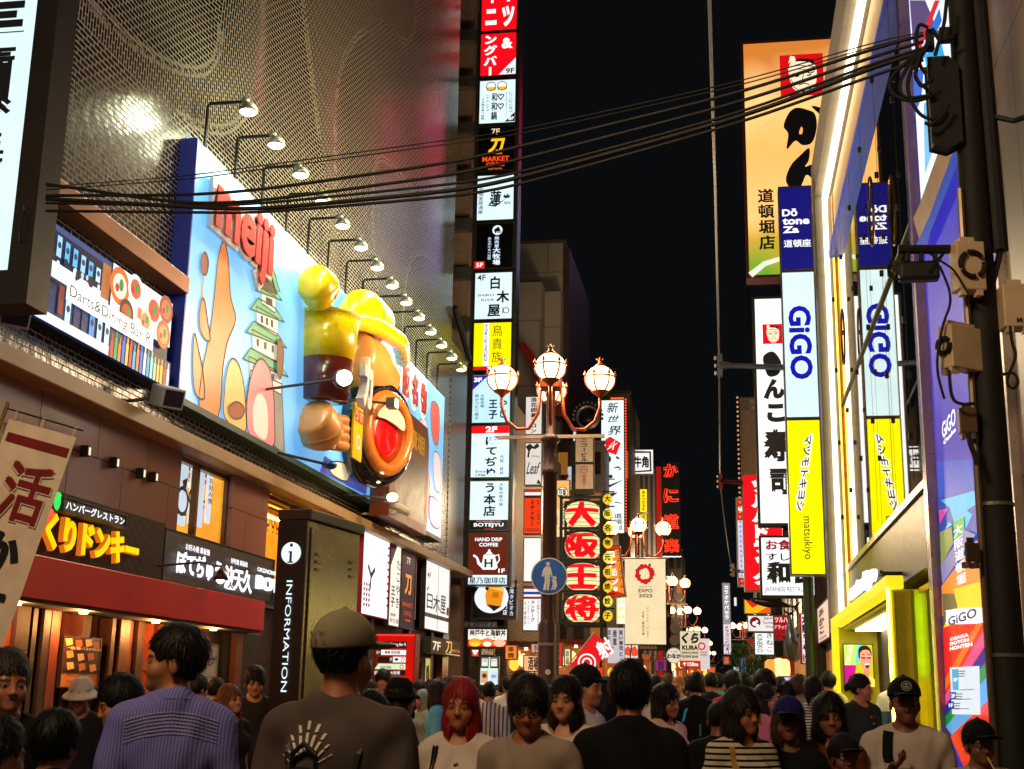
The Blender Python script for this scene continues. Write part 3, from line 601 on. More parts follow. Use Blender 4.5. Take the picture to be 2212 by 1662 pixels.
mb = MB(); mb.lathe(p, [(.05, -.2), (.12, -.1), (.13, 0)], 14, (.5, -.85, .0)); mb.build('housing', FRAME, r, True); mb = MB(); mb.ball(p+[.02, -.03, 0], .1); mb.build('lens', E('#fff4d8', 40), r, True)
mb = MB(); mb.tube([(XB, p[1]+.1, p[2]-.1), p], .02, 6); mb.build('arm', FRAME, r)
# cable sagging along the brick band
mb = MB(); mb.tube([(XW+.1, y, 4.42+.05*math.sin(y*2.1)+.03*math.sin(y*5)) for y in np.linspace(13, 27, 60)], .012, 5)
tag(mb.build('wall_cable', BLACK), 'thin black cable sagging along the brick band above the stone ledge', 'cable')

# ================================================================== shop signs between ledge and awnings
f = FL(782, 1146, 1320, 839, 1163, 1348, XW+.1)
sign('light_box', 'large glowing white wall panel beside the information cabinet', 'shop sign', f, E('#fbf8ff', 1.1), [('l', [(.2, .4), (.32, .52), (.3, .68)], .05, INK), ('l', [(.45, .42), (.32, .52)], .05, INK)]+[('l', [(.9, .1+.09*i), (.97, .105+.09*i), (.93, .12+.09*i)], .02, INK) for i in range(9)]+[('r', .02+.07*i, .62+.06*j, .08+.07*i, .66+.06*j, M('#c8a8b8')) for i in range(3) for j in range(5)], .12, M('#c03048'), .02)
f = FL(841, 1172, 1352, 864, 1180, 1357, XW+.1)
sign('light_box', 'cream wall panel with black brush letters and a blue corner', 'shop sign', f, E('#f2eede', .95), [('p', [(0, 0), (.6, 0), (0, .3)], M('#3a3868')), ('t', '3F', .08, .05, .4, .11, WHITE), ('tv', 'たこやき', .55, .16, .95, .78, INK), ('tv', '王子', .12, .5, .5, .78, INK, {'b': .03}), ('t', '大阪名物', .1, .84, .6, .88, INK), ('t', '串かつたこ焼き', .1, .9, .9, .96, M('#c02818'))], .1, FRAME, .015)
f = FL(866, 1185, 1357, 896, 1197, 1363, XW+.1)
sign('light_box', 'dark plum wall panel with an orange blade character', 'shop sign', f, E('#3a2634', .6), [('t', '7F', .32, .08, .6, .17, EN('#f0d8c0', .8)), ('t', '刀', .25, .3, .7, .56, EN('#f09838', .9), {'b': .04}), ('t', 'MARKET', .12, .66, .85, .72, EN('#c84a20', .9)), ('t', 'GRILL', .2, .77, .8, .83, EN('#c84a20', .9)), ('r', .3, .88, .7, .9, EN('#c84a20', .9))], .1, FRAME, .015)
f = FL(918, 1207, 1362, 970, 1231, 1368, XW+.1)
sign('light_box', 'pair of white wall panels with thin black characters', 'shop sign', f, E('#f0eee8', .95), [('r', .5, 0, .515, 1, INK), ('t', '4F', .06, .17, .2, .25, M('#34344a')), ('l', [(.12, .38), (.06, .44)], .02, INK), ('t', '日', .06, .48, .28, .7, INK), ('t', '木', .3, .46, .58, .72, INK), ('t', '屋', .6, .44, .83, .72, INK), ('r', .0, .76, 1, .82, INK), ('t', 'SHIROKIYA', .05, .77, .88, .81, WHITE), ('r', .86, .6, .95, .72, M('#d84a28'))], .1, FRAME, .015)
f = FL(844, 1372, 1395, 905, 1390, 1414, XW+.25)
sign('light_box', 'small white lit fascia with a black character over the dark door', 'shop sign', f, E('#f4f2ea', .95), [('t', '白木屋', -.1, .1, .7, .8, INK), ('r', .72, .3, .8, .75, M('#c84030')), ('r', .1, .85, .6, .95, INK)], .15, FRAME, .012)
f = FL(930, 1376, 1414, 996, 1387, 1418, XW+.25)
sign('fascia_sign', 'dark shop fascia with gold floor number and blade character', 'shop sign', f, M('#16100e', .4), [('t', '7F', .06, .25, .3, .8, EN('#f4dcb0', 1.)), ('t', '刀', .46, .1, .66, .85, EN('#f4b860', 1.)), ('t', 'MARKET GRILL', .64, .55, .96, .72, EN('#f08030', .9)), ('r', .46, .88, .95, .92, EN('#f0e0c0', .8))], .15, FRAME, .012)
# dark doors and lit poster beneath
r = thing('shop_entrance', (XW, 24, 0), 'dark recessed doorway with brown frame under the dark fascia', 'shopfront')
mb = MB(); mb.box((XW-.3, 15.95, 0), (XW-.12, 28.3, 2.9)); mb.build('back_board', M('#140c08', .5), r)
mb = MB()
for y in (16.2, 18, 19.6, 21.2, 22.6, 25.4, 27.4): mb.box((XW-.12, y, 0), (XW-.04, y+.22, 2.2 if y < 16 else 2.9))
mb.each('door_jamb', M('#6a3a1c', .35, bump=.1), r)
mb = MB(); mb.box((XW-.1, 25.7, 0), (XW-.06, 27.2, 2.1)); mb.build('glass_door', M('#1a120e', .1, .3), r); mb = MB(); mb.box((XW-.06, 27.1, .8), (XW-.03, 27.14, 1.4)); mb.build('handle', STEEL, r)
f = FL(917, 1420, 1500, 929, 1422, 1498, XW+.05)
sign('poster_case', 'lit poster case with yellow poster beside the dark doorway', 'poster', f, E('#d8d070', .7), [('p', [(.2, .25), (.7, .2), (.85, .7), (.3, .8)], M('#e0b020')), ('ring', .5, .5, .3, .1, INK)], .08, STEEL, .02)
f = FY(811, 1369, 897, 1475, 21.5); RD = E('#d81008', .75)
rw = lambda a, b, c: ('r', .06, a, .78, b, c)
sign('directory_board', 'red lit directory board listing the floors of the bars', 'sign board', f, RD, [rw(.16, .30, INK), ('t', 'Darts&Dining Bar R', .16, .19, .76, .27, EN('#f4e8e0', 1.)), rw(.32, .45, M('#0e0a0a')), ('r', .14, .335, .77, .44, EN('#f4ecec', .95)), ('t', '8F', .02, .36, .12, .42, EN('#e8b0a0')), ('o', .27, .385, .03, M('#d06030')), ('o', .34, .385, .03, M('#d06030')), ('t', '和和鍋', .4, .35, .62, .42, INK), rw(.47, .6, M('#1c1a22')), ('r', .45, .475, .77, .59, EN('#f0ece8', .95)), ('o', .54, .53, .05, .03, INK), ('t', '刀', .64, .49, .74, .575, INK), ('t', '7F', .37, .5, .43, .57, EN('#e8e0e0')), ('p', [(0, .73), (.1, .62), (.77, .62), (.77, .73)], EN('#cfeec8', .9)), ('t', 'toride', .14, .65, .42, .72, M('#58783a')), ('ring', .68, .675, .05, .015, M('#d06030')), rw(.75, .85, M('#100c0c')), ('t', '5F', .0, .77, .1, .84, EN('#f4f0f0')), ('t', '大牧場', .4, .765, .64, .835, EN('#f0ece0')), ('r', .02, .02, .98, .05, EN('#ff4030', 1.))], .3, M('#a01008', .3), .03)
# ================================================================== tall stacked tower sign
YT = 31.5
TX = lambda y: 0
tr_ = []                                    # panels: (top, bottom, label, face, els)
def tower(y0, y1, label, face, els, dep=.45):
    # the column is upright: take its width from the middle of the street picture
    a, b = -6.33, -5.30
    t, u = PY(1065, y0, YT)[2], PY(1065, y1, YT)[2]
    f = Fr((a, YT, t), (1, 0, 0), DN, (0, -1, 0), b-a, t-u)
    return sign('stacked_sign', label, 'shop sign', f, face, els, dep, FRAME, .035, 'panels of the tall stacked sign')
RDF = E('#fb0a1a', 1.); PALE = E('#d9f2fa', 1.); WL1 = EN('#ffffff', 1.1); NAVY = M('#1c1c80', .4); ORG = EN('#f8801c', 1.)
tower(-95, 69, 'red illuminated panel with white katakana at the very top of the tall stack', RDF, [('tv', 'ダイニ', .12, .0, .45, .97, WL1, {'b': .05}), ('tv', 'ダーツ', .56, .0, .92, .97, WL1, {'b': .05})])
tower(71, 166, 'red illuminated panel with an ampersand and a white corner', RDF, [('tv', 'ングバー', .12, .04, .46, 1.0, WL1, {'b': .05}), ('t', '&', .58, .14, .88, .38, WL1, {'b': .04}), ('p', [(.52, .965), (.965, .6), (.965, .965)], PALE), ('t', '9F', .7, .83, .94, .95, EN('#701848', .6), {'b': .03})])
FACEM = EN('#f2c020', .9)
tower(172, 269, 'pale panel with two small round smiling bowls and hearts', PALE, [('o', .33, .16, .13, .1, EN('#ffffff')), ('r', .2, .17, .46, .25, FACEM), ('o', .62, .16, .13, .1, EN('#ffffff')), ('r', .49, .17, .75, .25, FACEM), ('ring', .33, .16, .13, .02, M('#58206a')), ('ring', .62, .16, .13, .02, M('#58206a')), ('tv', '和和鍋', .34, .3, .5, .92, INK, {'b': .03}), ('t', '♡', .5, .34, .68, .48, M('#8a1030'), {'b': .03}), ('t', '♡', .5, .55, .68, .69, M('#8a1030'), {'b': .03}), ('tv', 'にこにこなべ', .8, .3, .92, .78, M('#103058')), ('r', .735, .3, .745, .88, M('#103058')), ('tv', 'しゃぶしゃぶ', .2, .32, .29, .72, M('#103058')), ('tv', 'すき焼き食べ放題', .08, .42, .17, .9, M('#103058')), ('p', [(.7, .965), (.965, .76), (.965, .965)], M('#101824')), ('t', '8F', .8, .86, .95, .94, WL1)])
tower(272, 370, 'black panel with a golden blade character and orange lettering', M('#0a0808', .3), [('t', '7F', .36, .07, .58, .2, EN('#f4d0a0', 1.)), ('t', '刀', .28, .29, .72, .6, EN('#f8b818', 1.1), {'b': .05, 'shear': .2}), ('r', .28, .61, .65, .635, EN('#f08020', 1.)), ('t', 'MARKET', .14, .68, .84, .79, EN('#f04818', 1.), {'b': .03}), ('t', 'GRILL', .24, .81, .72, .9, EN('#f04818', 1.), {'b': .03}), ('t', 'beef kitchen', .3, .93, .66, .97, EN('#f07030', .9))])
tower(377, 478, 'pale panel with a large black brush character and a purple flower', PALE, [('t', '蓮', .34, .36, .66, .66, INK, {'b': .03, 'shear': .15}), ('l', [(.3, .66), (.5, .68), (.75, .55)], [.02, .05, .01], INK), ('tv', '完全個室居酒屋', .06, .18, .19, .85, M('#182038')), ('p', [(.7, .5), (.74, .44), (.78, .48), (.82, .42), (.85, .48), (.9, .45), (.86, .52), (.76, .53)], M('#5a2078')), ('t', 'REN', .72, .6, .9, .66, M('#403060'), {'shear': .3})])
tower(481, 582, 'black panel with white vertical lettering and a round horse mark', M('#07070a', .3), [('o', .57, .17, .13, EN('#e8f4ff', .95)), ('p', [(.48, .16), (.6, .09), (.66, .2), (.56, .19), (.52, .25)], INK), ('r', .56, .19, .68, .205, INK), ('r', .56, .22, .66, .235, INK), ('tv', '焼肉屋', .5, .3, .62, .55, EN('#d0e8ff', 1.)), ('tv', '大牧場', .46, .54, .66, .92, EN('#e0f0ff', 1.), {'b': .03}), ('tv', '黒毛和牛食べ放題', .33, .32, .42, .8, EN('#c0dcff', .9)), ('r', .0, .83, .26, .98, EN('#f02018', 1.)), ('t', '5F', .05, .86, .22, .95, WL1)])
tower(587, 692, 'pale chequered panel with three bold black characters', PALE, [('t', '4F', .08, .06, .3, .18, INK), ('t', '白', .42, .1, .66, .37, INK, {'b': .035}), ('t', '木', .58, .4, .9, .65, INK, {'b': .035}), ('t', '屋', .36, .68, .68, .93, INK, {'b': .035}), ('t', 'SHiRO', .1, .46, .52, .51, M('#283058')), ('t', 'KiYA', .2, .56, .52, .61, M('#283058')), ('ring', .83, .81, .08, .02, M('#7a1830')), ('r', .74, .74, .76, .88, M('#7a1830'))])
tower(695, 802, 'bright yellow panel with curly brown characters and a red base', [(0, .9, E('#fff000', 1.)), (.9, 1, E('#e81410', .9))], [('r', .27, .03, .41, .9, EN('#eef0ff', 1.)), ('tv', 'TORIKIZOKU', .3, .06, .38, .8, M('#302050')), ('tv', '鳥貴族', .48, .06, .76, .85, M('#7a2c10'), {'b': .0}), ('t', '3F', .38, .91, .62, .985, WL1, {'b': .04})])
tower(808, 916, 'pale blue panel with a violet corner and stacked black characters', E('#bfe6f8', 1.), [('p', [(.03, .03), (.42, .03), (.03, .32)], EN('#3a20a0', .9)), ('t', '3F', .06, .07, .26, .16, WL1, {'b': .04}), ('tv', '王子', .44, .5, .66, .92, INK, {'b': .04}), ('tv', 'やき', .7, .5, .9, .9, INK, {'b': .04}), ('tv', '大阪名物', .23, .4, .33, .68, INK), ('tv', '串かつたこ焼き', .09, .4, .2, .92, M('#a01828'))])
tower(918, 1034, 'pale panel with a red top band and navy brush hiragana', [(0, .16, E('#f01018', 1.)), (.16, 1, PALE)], [('t', '2F', .38, .03, .66, .14, WL1, {'b': .04}), ('tv', 'ぼてぢゅ', .38, .2, .68, .98, M('#10142c'), {'b': .035}), ('tv', '元祖 発祥', .74, .56, .84, .94, M('#103a80')), ('t', 'Since', .14, .84, .4, .89, M('#103060')), ('t', '1946', .16, .91, .4, .96, M('#103060'))])
tower(1037, 1148, 'pale panel with navy brush characters over a black strip', [(0, .78, PALE), (.78, 1, M('#0c0c14', .3))], [('tv', 'う本店', .36, .04, .66, .72, M('#10142c'), {'b': .035}), ('tv', '大阪伝統の味', .74, .06, .84, .52, M('#103a80')), ('t', 'BOTEJYU', .14, .84, .86, .93, WL1, {'b': .02}), ('t', 'OKONOMIYAKI', .2, .795, .8, .82, EN('#f0a0a0', .9)), ('r', .4, .95, .64, .965, EN('#d02030', .9))])
WK = EN('#f4faff', 1.)
tower(1150, 1266, 'brown panel with a white kettle emblem above black handwriting', [(0, .8, E('#6a2414', .8)), (.8, 1, PALE)], [('t', 'HAND DRIP', .18, .1, .84, .17, WK, {'b': .03}), ('t', 'COFFEE', .28, .2, .74, .27, WK, {'b': .03}), ('p', [(.4, .42), (.66, .42), (.74, .66), (.68, .7), (.38, .7), (.34, .66)], WK), ('p', [(.44, .41), (.62, .41), (.56, .36), (.5, .36)], WK), ('o', .53, .345, .03, WK), ('l', [(.38, .64), (.28, .58), (.24, .48), (.15, .43)], [.09, .07, .05, .05], WK), ('l', [(.66, .45), (.76, .42), (.78, .52), (.71, .6)], .03, WK), ('t', 'H', .42, .5, .62, .66, M('#3a1410'), {'b': .03, 'lift': .002}), ('t', '1F', .76, .68, .92, .76, WK, {'b': .03}), ('t', '星乃珈琲店', .06, .84, .94, .96, M('#181a40'), {'b': .02})])
# steel frame and brackets back to the building
r = thing('sign_bracket_set', (-6.3, YT+.3, 4), 'steel brackets carrying the tall stacked sign from a tiled column', 'sign frame')
mb = MB(); mb.box((-5.285, YT-.02, 4.05), (-5.22, YT+.5, 19.5)); mb.box((-6.41, YT-.02, 4.05), (-6.345, YT+.5, 19.5)); mb.each('upright', FRAME, r)
mb = MB()
for y in (70, 170, 271, 374, 480, 585, 694, 805, 917, 1036, 1149, 1235):
    z = PY(1025, y, YT)[2]; mb.box((-7.2, YT+.1, z-.16), (-6.33, YT+.35, z+.16))
mb.each('bracket', M('#6a6460', .4, .4), r)
bz = thing('pink_tiled_building', (-8, 36, 0), 'narrow building with a pinkish column and tiled flank behind the tall stack', 'building')
mb = MB(); mb.box((-7.05, YT+.7, 0), (-6.62, YT+1.2, 22)); mb.build('column', M('#b89a84', .6, bump=.1), bz)
mb = MB(); mb.box((-12, YT+1.2, 0), (-6.62, 33.4, 22)); mb.build('wall', M('#5a4660', .6), bz)
mb = MB(); mb.box((-12, 33.42, 0), (-5.62, 45, 9.2)); mb.build('brick_wall', brickmat('small_brick', (.30, .22, .15), (.36, .27, .19), (.16, .12, .09), .2, .07, .012, (0, 2), .5), bz)
mb = MB(); mb.box((-7.2, 33.35, 10), (-6.6, 33.4, 10.1)); mb.build('trim', FRAME, bz)
for k in range(6):
    mb = MB(); mb.box((-6.02, 33.38, 3.2+k*1.05), (-5.72, 33.415, 3.95+k*1.05)); mb.build('window', M('#120c0a', .15, .2), bz)
mb = MB()
for k in range(6): mb.box((-6.25, 33.2, 4.05+k*1.05), (-5.55, 33.41, 4.2+k*1.05))
mb.each('concrete_band', M('#8a8078', .6), bz)
# grey concrete building behind with stepped top
r = thing('grey_building', (-7, 50, 0), 'plain grey concrete block with stepped roof behind the globe lamp', 'building')
def ybox(x0, y0, x1, y1, Y, d, mat, name, root, b=0):
    f = FY(x0, y0, x1, y1, Y); m = MB(); m.fbox(f, 0, 0, f.W, f.H, -d, 0); return m.build(name, mat, root, bevel=b)
CON = brickmat('concrete_panels', (.62, .57, .5), (.68, .62, .55), (.4, .36, .32), 3.2, 2.6, .03, (0, 2), .6)
ybox(1108, 527, 1212, 1500, 50, 8, CON, 'wall', r); ybox(1111, 610, 1165, 1500, 48, 1.9, CON, 'wall', r); ybox(1160, 630, 1208, 1500, 49, .9, CON, 'wall', r)
mb = MB(); f = FY(1212, 530, 1225, 1500, 50); mb.fbox(f, .004, 0, f.W, f.H, -8, -.3); mb.build('side_wall', M('#5c4a44', .6), r)
mb = MB(); f = FY(1108, 527, 1212, 1500, 50); mb.fbox(f, -.1, -.12, f.W+.1, 0, -8.1, .1); mb.build('parapet', M('#6a625a', .6), r)
r = thing('video_screen', (3, 64, 22.5), 'unseen red and violet video wall added behind the orange billboard to reflect in brick', 'screen')  # never in view; added to give the glazed brick its coloured reflection
mb = MB(); mb.box((1.3, 64.3, 0), (6, 68, 33.5)); mb.build('tower', M('#141416', .6), r)
for z0_, z1_, c_ in ((22.6, 25, '#b8b0ff'), (25.1, 28, '#d8d0ff'), (28.1, 30.2, '#ff1048'), (30.3, 31.4, '#ff50a8'), (31.5, 33.4, '#ff0838')):
    mb = MB(); mb.box((1.4, 64, z0_), (2.7, 64.28, z1_)); mb.build('added_glow', E(c_, 4.2), r)
r = thing('red_awning', tuple(PY(1160, 900, 46)), 'faded red slanted canopy high behind the globe lamp', 'awning')
f = FY(1118, 740, 1222, 900, 46); mb = MB(); mb.prism(f, [(0, 0), (.15*f.W, 0), (f.W, .75*f.H), (f.W, f.H), (.8*f.W, f.H)], -.5, 0); mb.build('canopy', M('#b02818', .5), r)
# buildings closing the left side further down the street
for k, (x0, y0, x1, Y, c, lab) in enumerate([(1196, 960, 1305, 44, '#4a4038', 'dark narrow building with shuttered windows behind the paper lantern rack'), (1300, 850, 1362, 52, '#6e6458', 'slim grey building carrying the white brush sign'), (1355, 1010, 1432, 60, '#3a3634', 'dark ribbed metal tower beside the red neon board'), (1430, 1190, 1475, 78, '#2a2420', 'low dark block beyond the red neon board')]):
    r = thing('street_building', tuple(PY((x0+x1)/2, 1500, Y)), lab, 'building'); f = FY(x0, y0, x1, 1507, Y)
    mb = MB(); mb.fbox(f, 0, 0, f.W, f.H+1.5, -6, 0); mb.build('wall', M(c, .6, bump=.1), r)
    if k == 2:
        mb = MB()
        for i in range(7): mb.fbox(f, f.W*(i+.2)/7, .1, f.W*(i+.62)/7, f.H, .01, .08)
        mb.each('rib', M('#8a8280', .4, .5), r); mb = MB(); mb.fbox(f, f.W-.25, 0, f.W-.05, f.H, .002, .2); mb.build('red_edge', E('#c01c14', .5), r)
    else:
        for i in range(3):
            for j in range(5):
                mb = MB(); mb.fbox(f, f.W*(i+.2)/3, f.H*(j+.2)/6, f.W*(i+.8)/3, f.H*(j+.75)/6, .004, .03); mb.build('window', M('#241c18', .2, .2) if (i+j) % 3 else E('#b07030', .5), r)
        mb = MB(); mb.fbox(f, -.05, -.1, f.W+.05, .0, -.1, .1); mb.build('cornice', M('#4a443e', .6), r)

# ================================================================== box signs along the left side
WS = E('#e8ded6', .82); WS2 = E('#f4f0ee', .95)
Gm = 'box signs on the brick building past the tall stack'
S = lambda x0, y0, x1, y1, Y, label, face, els=(), dep=.25, case=None, rim=.025, group=None, name='box_sign': sign(name, label, 'shop sign', FY(x0, y0, x1, y1, Y), face, els, dep, case or FRAME, rim, group)
S(1134, 856, 1172, 940, 33, 'white box sign with bold serif black column of characters', WS, [('tv', '浪花囲碁サロン', .32, .03, .68, .96, INK, {'b': .035})], group=Gm)
S(1133, 956, 1171, 1049, 33, 'white box sign with black leaves and a handwritten word', WS, [('p', [(.05, .1), (.3, .03), (.5, .1), (.72, .02), (.85, .1), (.6, .16), (.4, .14), (.3, .2), (.25, .36), (.15, .34), (.2, .2)], INK), ('t', 'Dining', .4, .3, .85, .36, M('#b8a8a0')), ('t', 'Leaf', .1, .46, .92, .74, INK, {'shear': .5}), ('p', [(.7, .95), (.8, .86), (.9, .92), (.95, .98)], INK)], group=Gm)
S(1131, 1057, 1170, 1154, 33, 'red box sign with dark katakana and a striped flag top', [(0, .07, E('#d01820', .9)), (.07, .14, WS2), (.14, .2, M('#181010')), (.2, 1, E('#f03a14', .95))], [('tv', 'ミティラー', .35, .24, .62, .84, M('#6a100a'), {'b': .05}), ('tv', '本格インド料理店', .74, .24, .9, .7, M('#300a08')), ('t', '2F', .76, .74, .9, .8, M('#300a08')), ('r', .1, .88, .9, .895, M('#7a1408')), ('r', .1, .92, .9, .935, M('#7a1408'))], group=Gm)
S(1130, 1161, 1170, 1258, 33, 'blank white box sign under the red one', WS2, group=Gm)
S(1129, 1266, 1170, 1364, 33, 'white box sign with striped blue and red top', [(0, .07, E('#a81830', .8)), (.07, .13, WS2), (.13, .19, E('#2848a8', .8)), (.19, .24, WS2), (.24, .29, E('#a81830', .8)), (.29, 1, WS2)], [('tv', 'クンテープ', .42, .32, .64, .8, M('#1838a0'), {'b': .04}), ('tv', 'タイ料理とタイスキの店', .74, .32, .9, .88, M('#3a1020')), ('tv', 'タイカルチャースクール', .24, .34, .36, .84, M('#3a1020')), ('tv', 'タイ食材店', .08, .34, .2, .86, M('#3a1020')), ('t', 'B1', .78, .91, .92, .96, M('#3a1020'))], group=Gm)
S(1019, 1253, 1116, 1338, 32.2, 'dark sign picturing an amber tapioca drink', M('#141018', .3), [('o', .44, .45, .38, .34, EN('#e8eef4', .95)), ('p', [(.36, .12), (.72, .22), (.66, .68), (.5, .78), (.34, .66), (.3, .4)], EN('#e89018', .95)), ('p', [(.36, .12), (.72, .22), (.7, .3), (.35, .2)], EN('#f4c050', 1.)), ('p', [(.34, .62), (.66, .68), (.5, .8)], M('#3a1608')), ('r', .46, .32, .6, .46, EN('#c87010', .9)), ('o', .34, .22, .04, M('#4a2010')), ('tv', '台湾タピオカ', .84, .08, .94, .92, EN('#e0e4f4', .95)), ('tv', '専門店', .7, .45, .8, .9, EN('#f0f0f4', .95)), ('p', [(.03, .1), (.2, .12), (.1, .3)], M('#08080c'))])
S(1002, 1343, 1072, 1356, 32, 'thin grey strip sign with small blue characters', M('#a89c90', .5), [('t', '5階', .05, .2, .2, .85, INK), ('t', '扇屋電気(有)', .28, .15, .95, .88, M('#2848a0'))], .1)
S(1009, 1358, 1097, 1400, 31.8, 'lit sign with three seafood bowls and black characters', E('#f6efe4', 1.), [('t', '神戸牛と海鮮丼', .06, .06, .95, .4, INK, {'b': .04}), ('t', 'にくあんと', .5, .42, .85, .52, INK), ('r', .02, .58, .98, .96, EN('#d83818', .9)), ('o', .2, .72, .15, .1, EN('#f0a020', 1.)), ('o', .5, .72, .16, .1, EN('#f07828', 1.)), ('o', .5, .8, .1, .06, EN('#fff0e0', 1.)), ('o', .8, .74, .15, .09, EN('#f0b898', 1.)), ('o', .2, .82, .12, .05, EN('#f4d040', 1.))], .2, BLACK)
S(1017, 1402, 1036, 1420, 32, 'small red and white sign under the seafood sign', E('#e04830', .9), [('p', [(0, 0), (1, 0), (.5, .8)], EN('#f8ece4', 1.))], .1)
S(1038, 1400, 1068, 1417, 32, 'brown strip sign with black characters over the poster panes', E('#c09a70', .7), [('t', 'ビル電話', .1, .1, .9, .45, INK), ('t', '06-6213', .2, .55, .8, .9, M('#901818'))], .1)
r = S(1036, 1418, 1078, 1482, 32.2, 'tall lit panel of four posters by the side door', E('#d8f0e0', .9), [('r', .05, .04, .46, .4, INK), ('r', .1, .08, .42, .34, EN('#e8f0e4', .9)), ('r', .54, .04, .95, .4, INK), ('r', .58, .08, .9, .34, EN('#e8f0e4', .9)), ('t', 'カラオケ', .12, .1, .4, .2, INK), ('t', 'ダーツ', .6, .1, .88, .2, INK), ('r', .08, .5, .44, .9, EN('#d8a878', .9)), ('o', .26, .66, .12, EN('#6a3a20', .8)), ('r', .56, .5, .94, .9, EN('#d0e4f8', .9)), ('t', '無料', .62, .62, .88, .74, M('#2858a8'))], .08, STEEL)
S(1242, 945, 1283, 1000, 42, 'unlit beige box sign with black katakana under the round fan', M('#b8a898', .6), [('tv', 'ニコービル', .32, .02, .66, .97, INK, {'b': .04})])
S(1242, 1002, 1283, 1067, 42, 'unlit beige box sign with a small round brown mark', M('#b09c90', .6), [('ring', .48, .2, .2, .035, M('#8a3a28')), ('r', .34, .19, .62, .205, M('#8a3a28')), ('r', .47, .14, .49, .27, M('#8a3a28')), ('tv', '鉄板焼牛', .38, .36, .62, .76, M('#8a5a44')), ('r', .0, .84, 1, 1, M('#16100e'))])
# round fan ring
f = FY(1244, 874, 1296, 928, 41); r = thing('round_fan', f.P(f.W/2, f.H), 'dark round fan ring with a grey rim high on the facade', 'fan')
mb = MB(); mb.lathe(f.P(f.W/2, f.H/2, -.2), [(.36, 0), (.40, .3), (.34, .34), (.30, .2), (.30, .05), (0, .05)], 28, f.N); mb.build('rim', M('#5a5450', .35, .6), r, True)
mb = MB(); mb.lathe(f.P(f.W/2, f.H/2, 0), [(.29, 0), (0, .02)], 24, f.N); mb.build('hub', M('#050508', .6), r, True)
mb = MB()
for a in np.linspace(math.pi*.95, math.pi*2.05, 13):
    c_ = f.P(f.W/2+.47*math.cos(a), f.H/2+.47*math.sin(a), 0); mb.box(c_-[.035, .1, .035], c_+[.035, .02, .035])
mb.each('cog_tooth', M('#3a3430', .5), r)
# big white brush sign with red bulbs
f = FY(1298, 864, 1349, 1153, 46); BI = M('#0c0c10', .5)
r = sign('tall_box_sign', 'tall white box sign with spaced ink brush strokes edged by red bulbs', 'shop sign', f, E('#e2f6f4', 1.), [('t', '新', .25, .02, .75, .1, BI, {'shear': .2}), ('t', '世', .3, .12, .8, .17, BI, {'shear': .3}), ('t', '界', .3, .2, .85, .27, BI, {'shear': .2}), ('p', [(.2, .3), (.4, .28), (.85, .33), (.65, .42), (.2, .39)], EN('#e01c20', .95)), ('l', [(.35, .36), (.6, .31), (.5, .38)], .05, EN('#f4f4f0')), ('l', [(.25, .38), (.7, .33)], .03, EN('#f4f4f0')), ('o', .3, .45, .14, .16, BI), ('l', [(.65, .435), (.8, .45)], [.12, .03], BI), ('l', [(.55, .515), (.75, .51), (.85, .525), (.7, .535)], [.03, .08, .06, .02], BI), ('o', .2, .58, .1, BI), ('o', .42, .58, .08, BI), ('l', [(.05, .6), (.6, .6)], .05, BI), ('l', [(.25, .66), (.9, .61)], [.12, .02], BI), ('l', [(.4, .72), (.7, .7)], [.2, .02], BI), ('l', [(.6, .77), (.9, .78)], [.05, .02], BI), ('tv', '道頓堀', .55, .85, .9, .98, INK)], .3, BLACK, .02)
mb = MB(); n = 46
for i in range(n):
    for u, v in ([(f.W+.05, f.H*i/n)]+([(f.W*(.45+.55*i/10), -.05)] if i < 10 else [])): mb.lathe(f.P(u, v, -.02), [(.028, 0), (.028, .04), (0, .05)], 6, f.N)
mb.build('bulb', E('#ff3a18', 3, .1, False), r)
S(1359, 971, 1412, 1025, 55, 'white square sign with two fat black characters in a brush frame', E('#f0eeea', .95), [('l', [(.14, .1), (.86, .12), (.88, .86), (.12, .9), (.14, .1)], .09, M('#2c2a2e')), ('t', '牛角', .2, .28, .8, .74, INK, {'b': .05})], .3, FRAME)
S(1381, 1056, 1399, 1108, 50, 'slim yellow sign with black hiragana beside the ribbed tower', E('#f8e020', 1.), [('tv', '串かつだるま', .34, .08, .68, .92, INK, {'b': .03})], .2)
S(1381, 1110, 1399, 1140, 50, 'short yellow sign under the slim yellow one', E('#f4c820', .95), [('tv', '法善寺', .3, .1, .7, .9, INK)], .2)
# shop facade of the bean cafe
S(1199, 1037, 1231, 1162, 40, 'orange cream sign with a round lattice mark', [(0, .5, E('#e8a860', .9)), (.5, 1, E('#e8c89a', .85))], [('o', .5, .22, .36, EN('#f8f0e0', 1.)), ('ring', .5, .22, .38, .05, INK), ('t', '豆柴', .24, .15, .76, .29, INK, {'b': .04}), ('tv', '豆カフェ', .3, .4, .75, .8, INK, {'b': .03}), ('tv', '大阪店', .04, .6, .2, .78, INK)], .2)
S(1106, 1037, 1131, 1065, 36, 'small cream sign with a round mark by the brick windows', E('#e8c890', .8), [('ring', .5, .5, .35, .08, INK)], .1)
S(1222, 1007, 1236, 1060, 44, 'narrow white sign with a red mark under the beige sign', E('#d8e8ec', .8), [('p', [(.1, .2), (.5, .4), (.1, .6)], M('#c02030'))], .1)
S(1237, 928, 1246, 962, 45, 'tiny upright bluish lit sign behind the lamp arm', E('#b8e4f0', .9), [('r', .2, .1, .8, .16, INK)], .1)
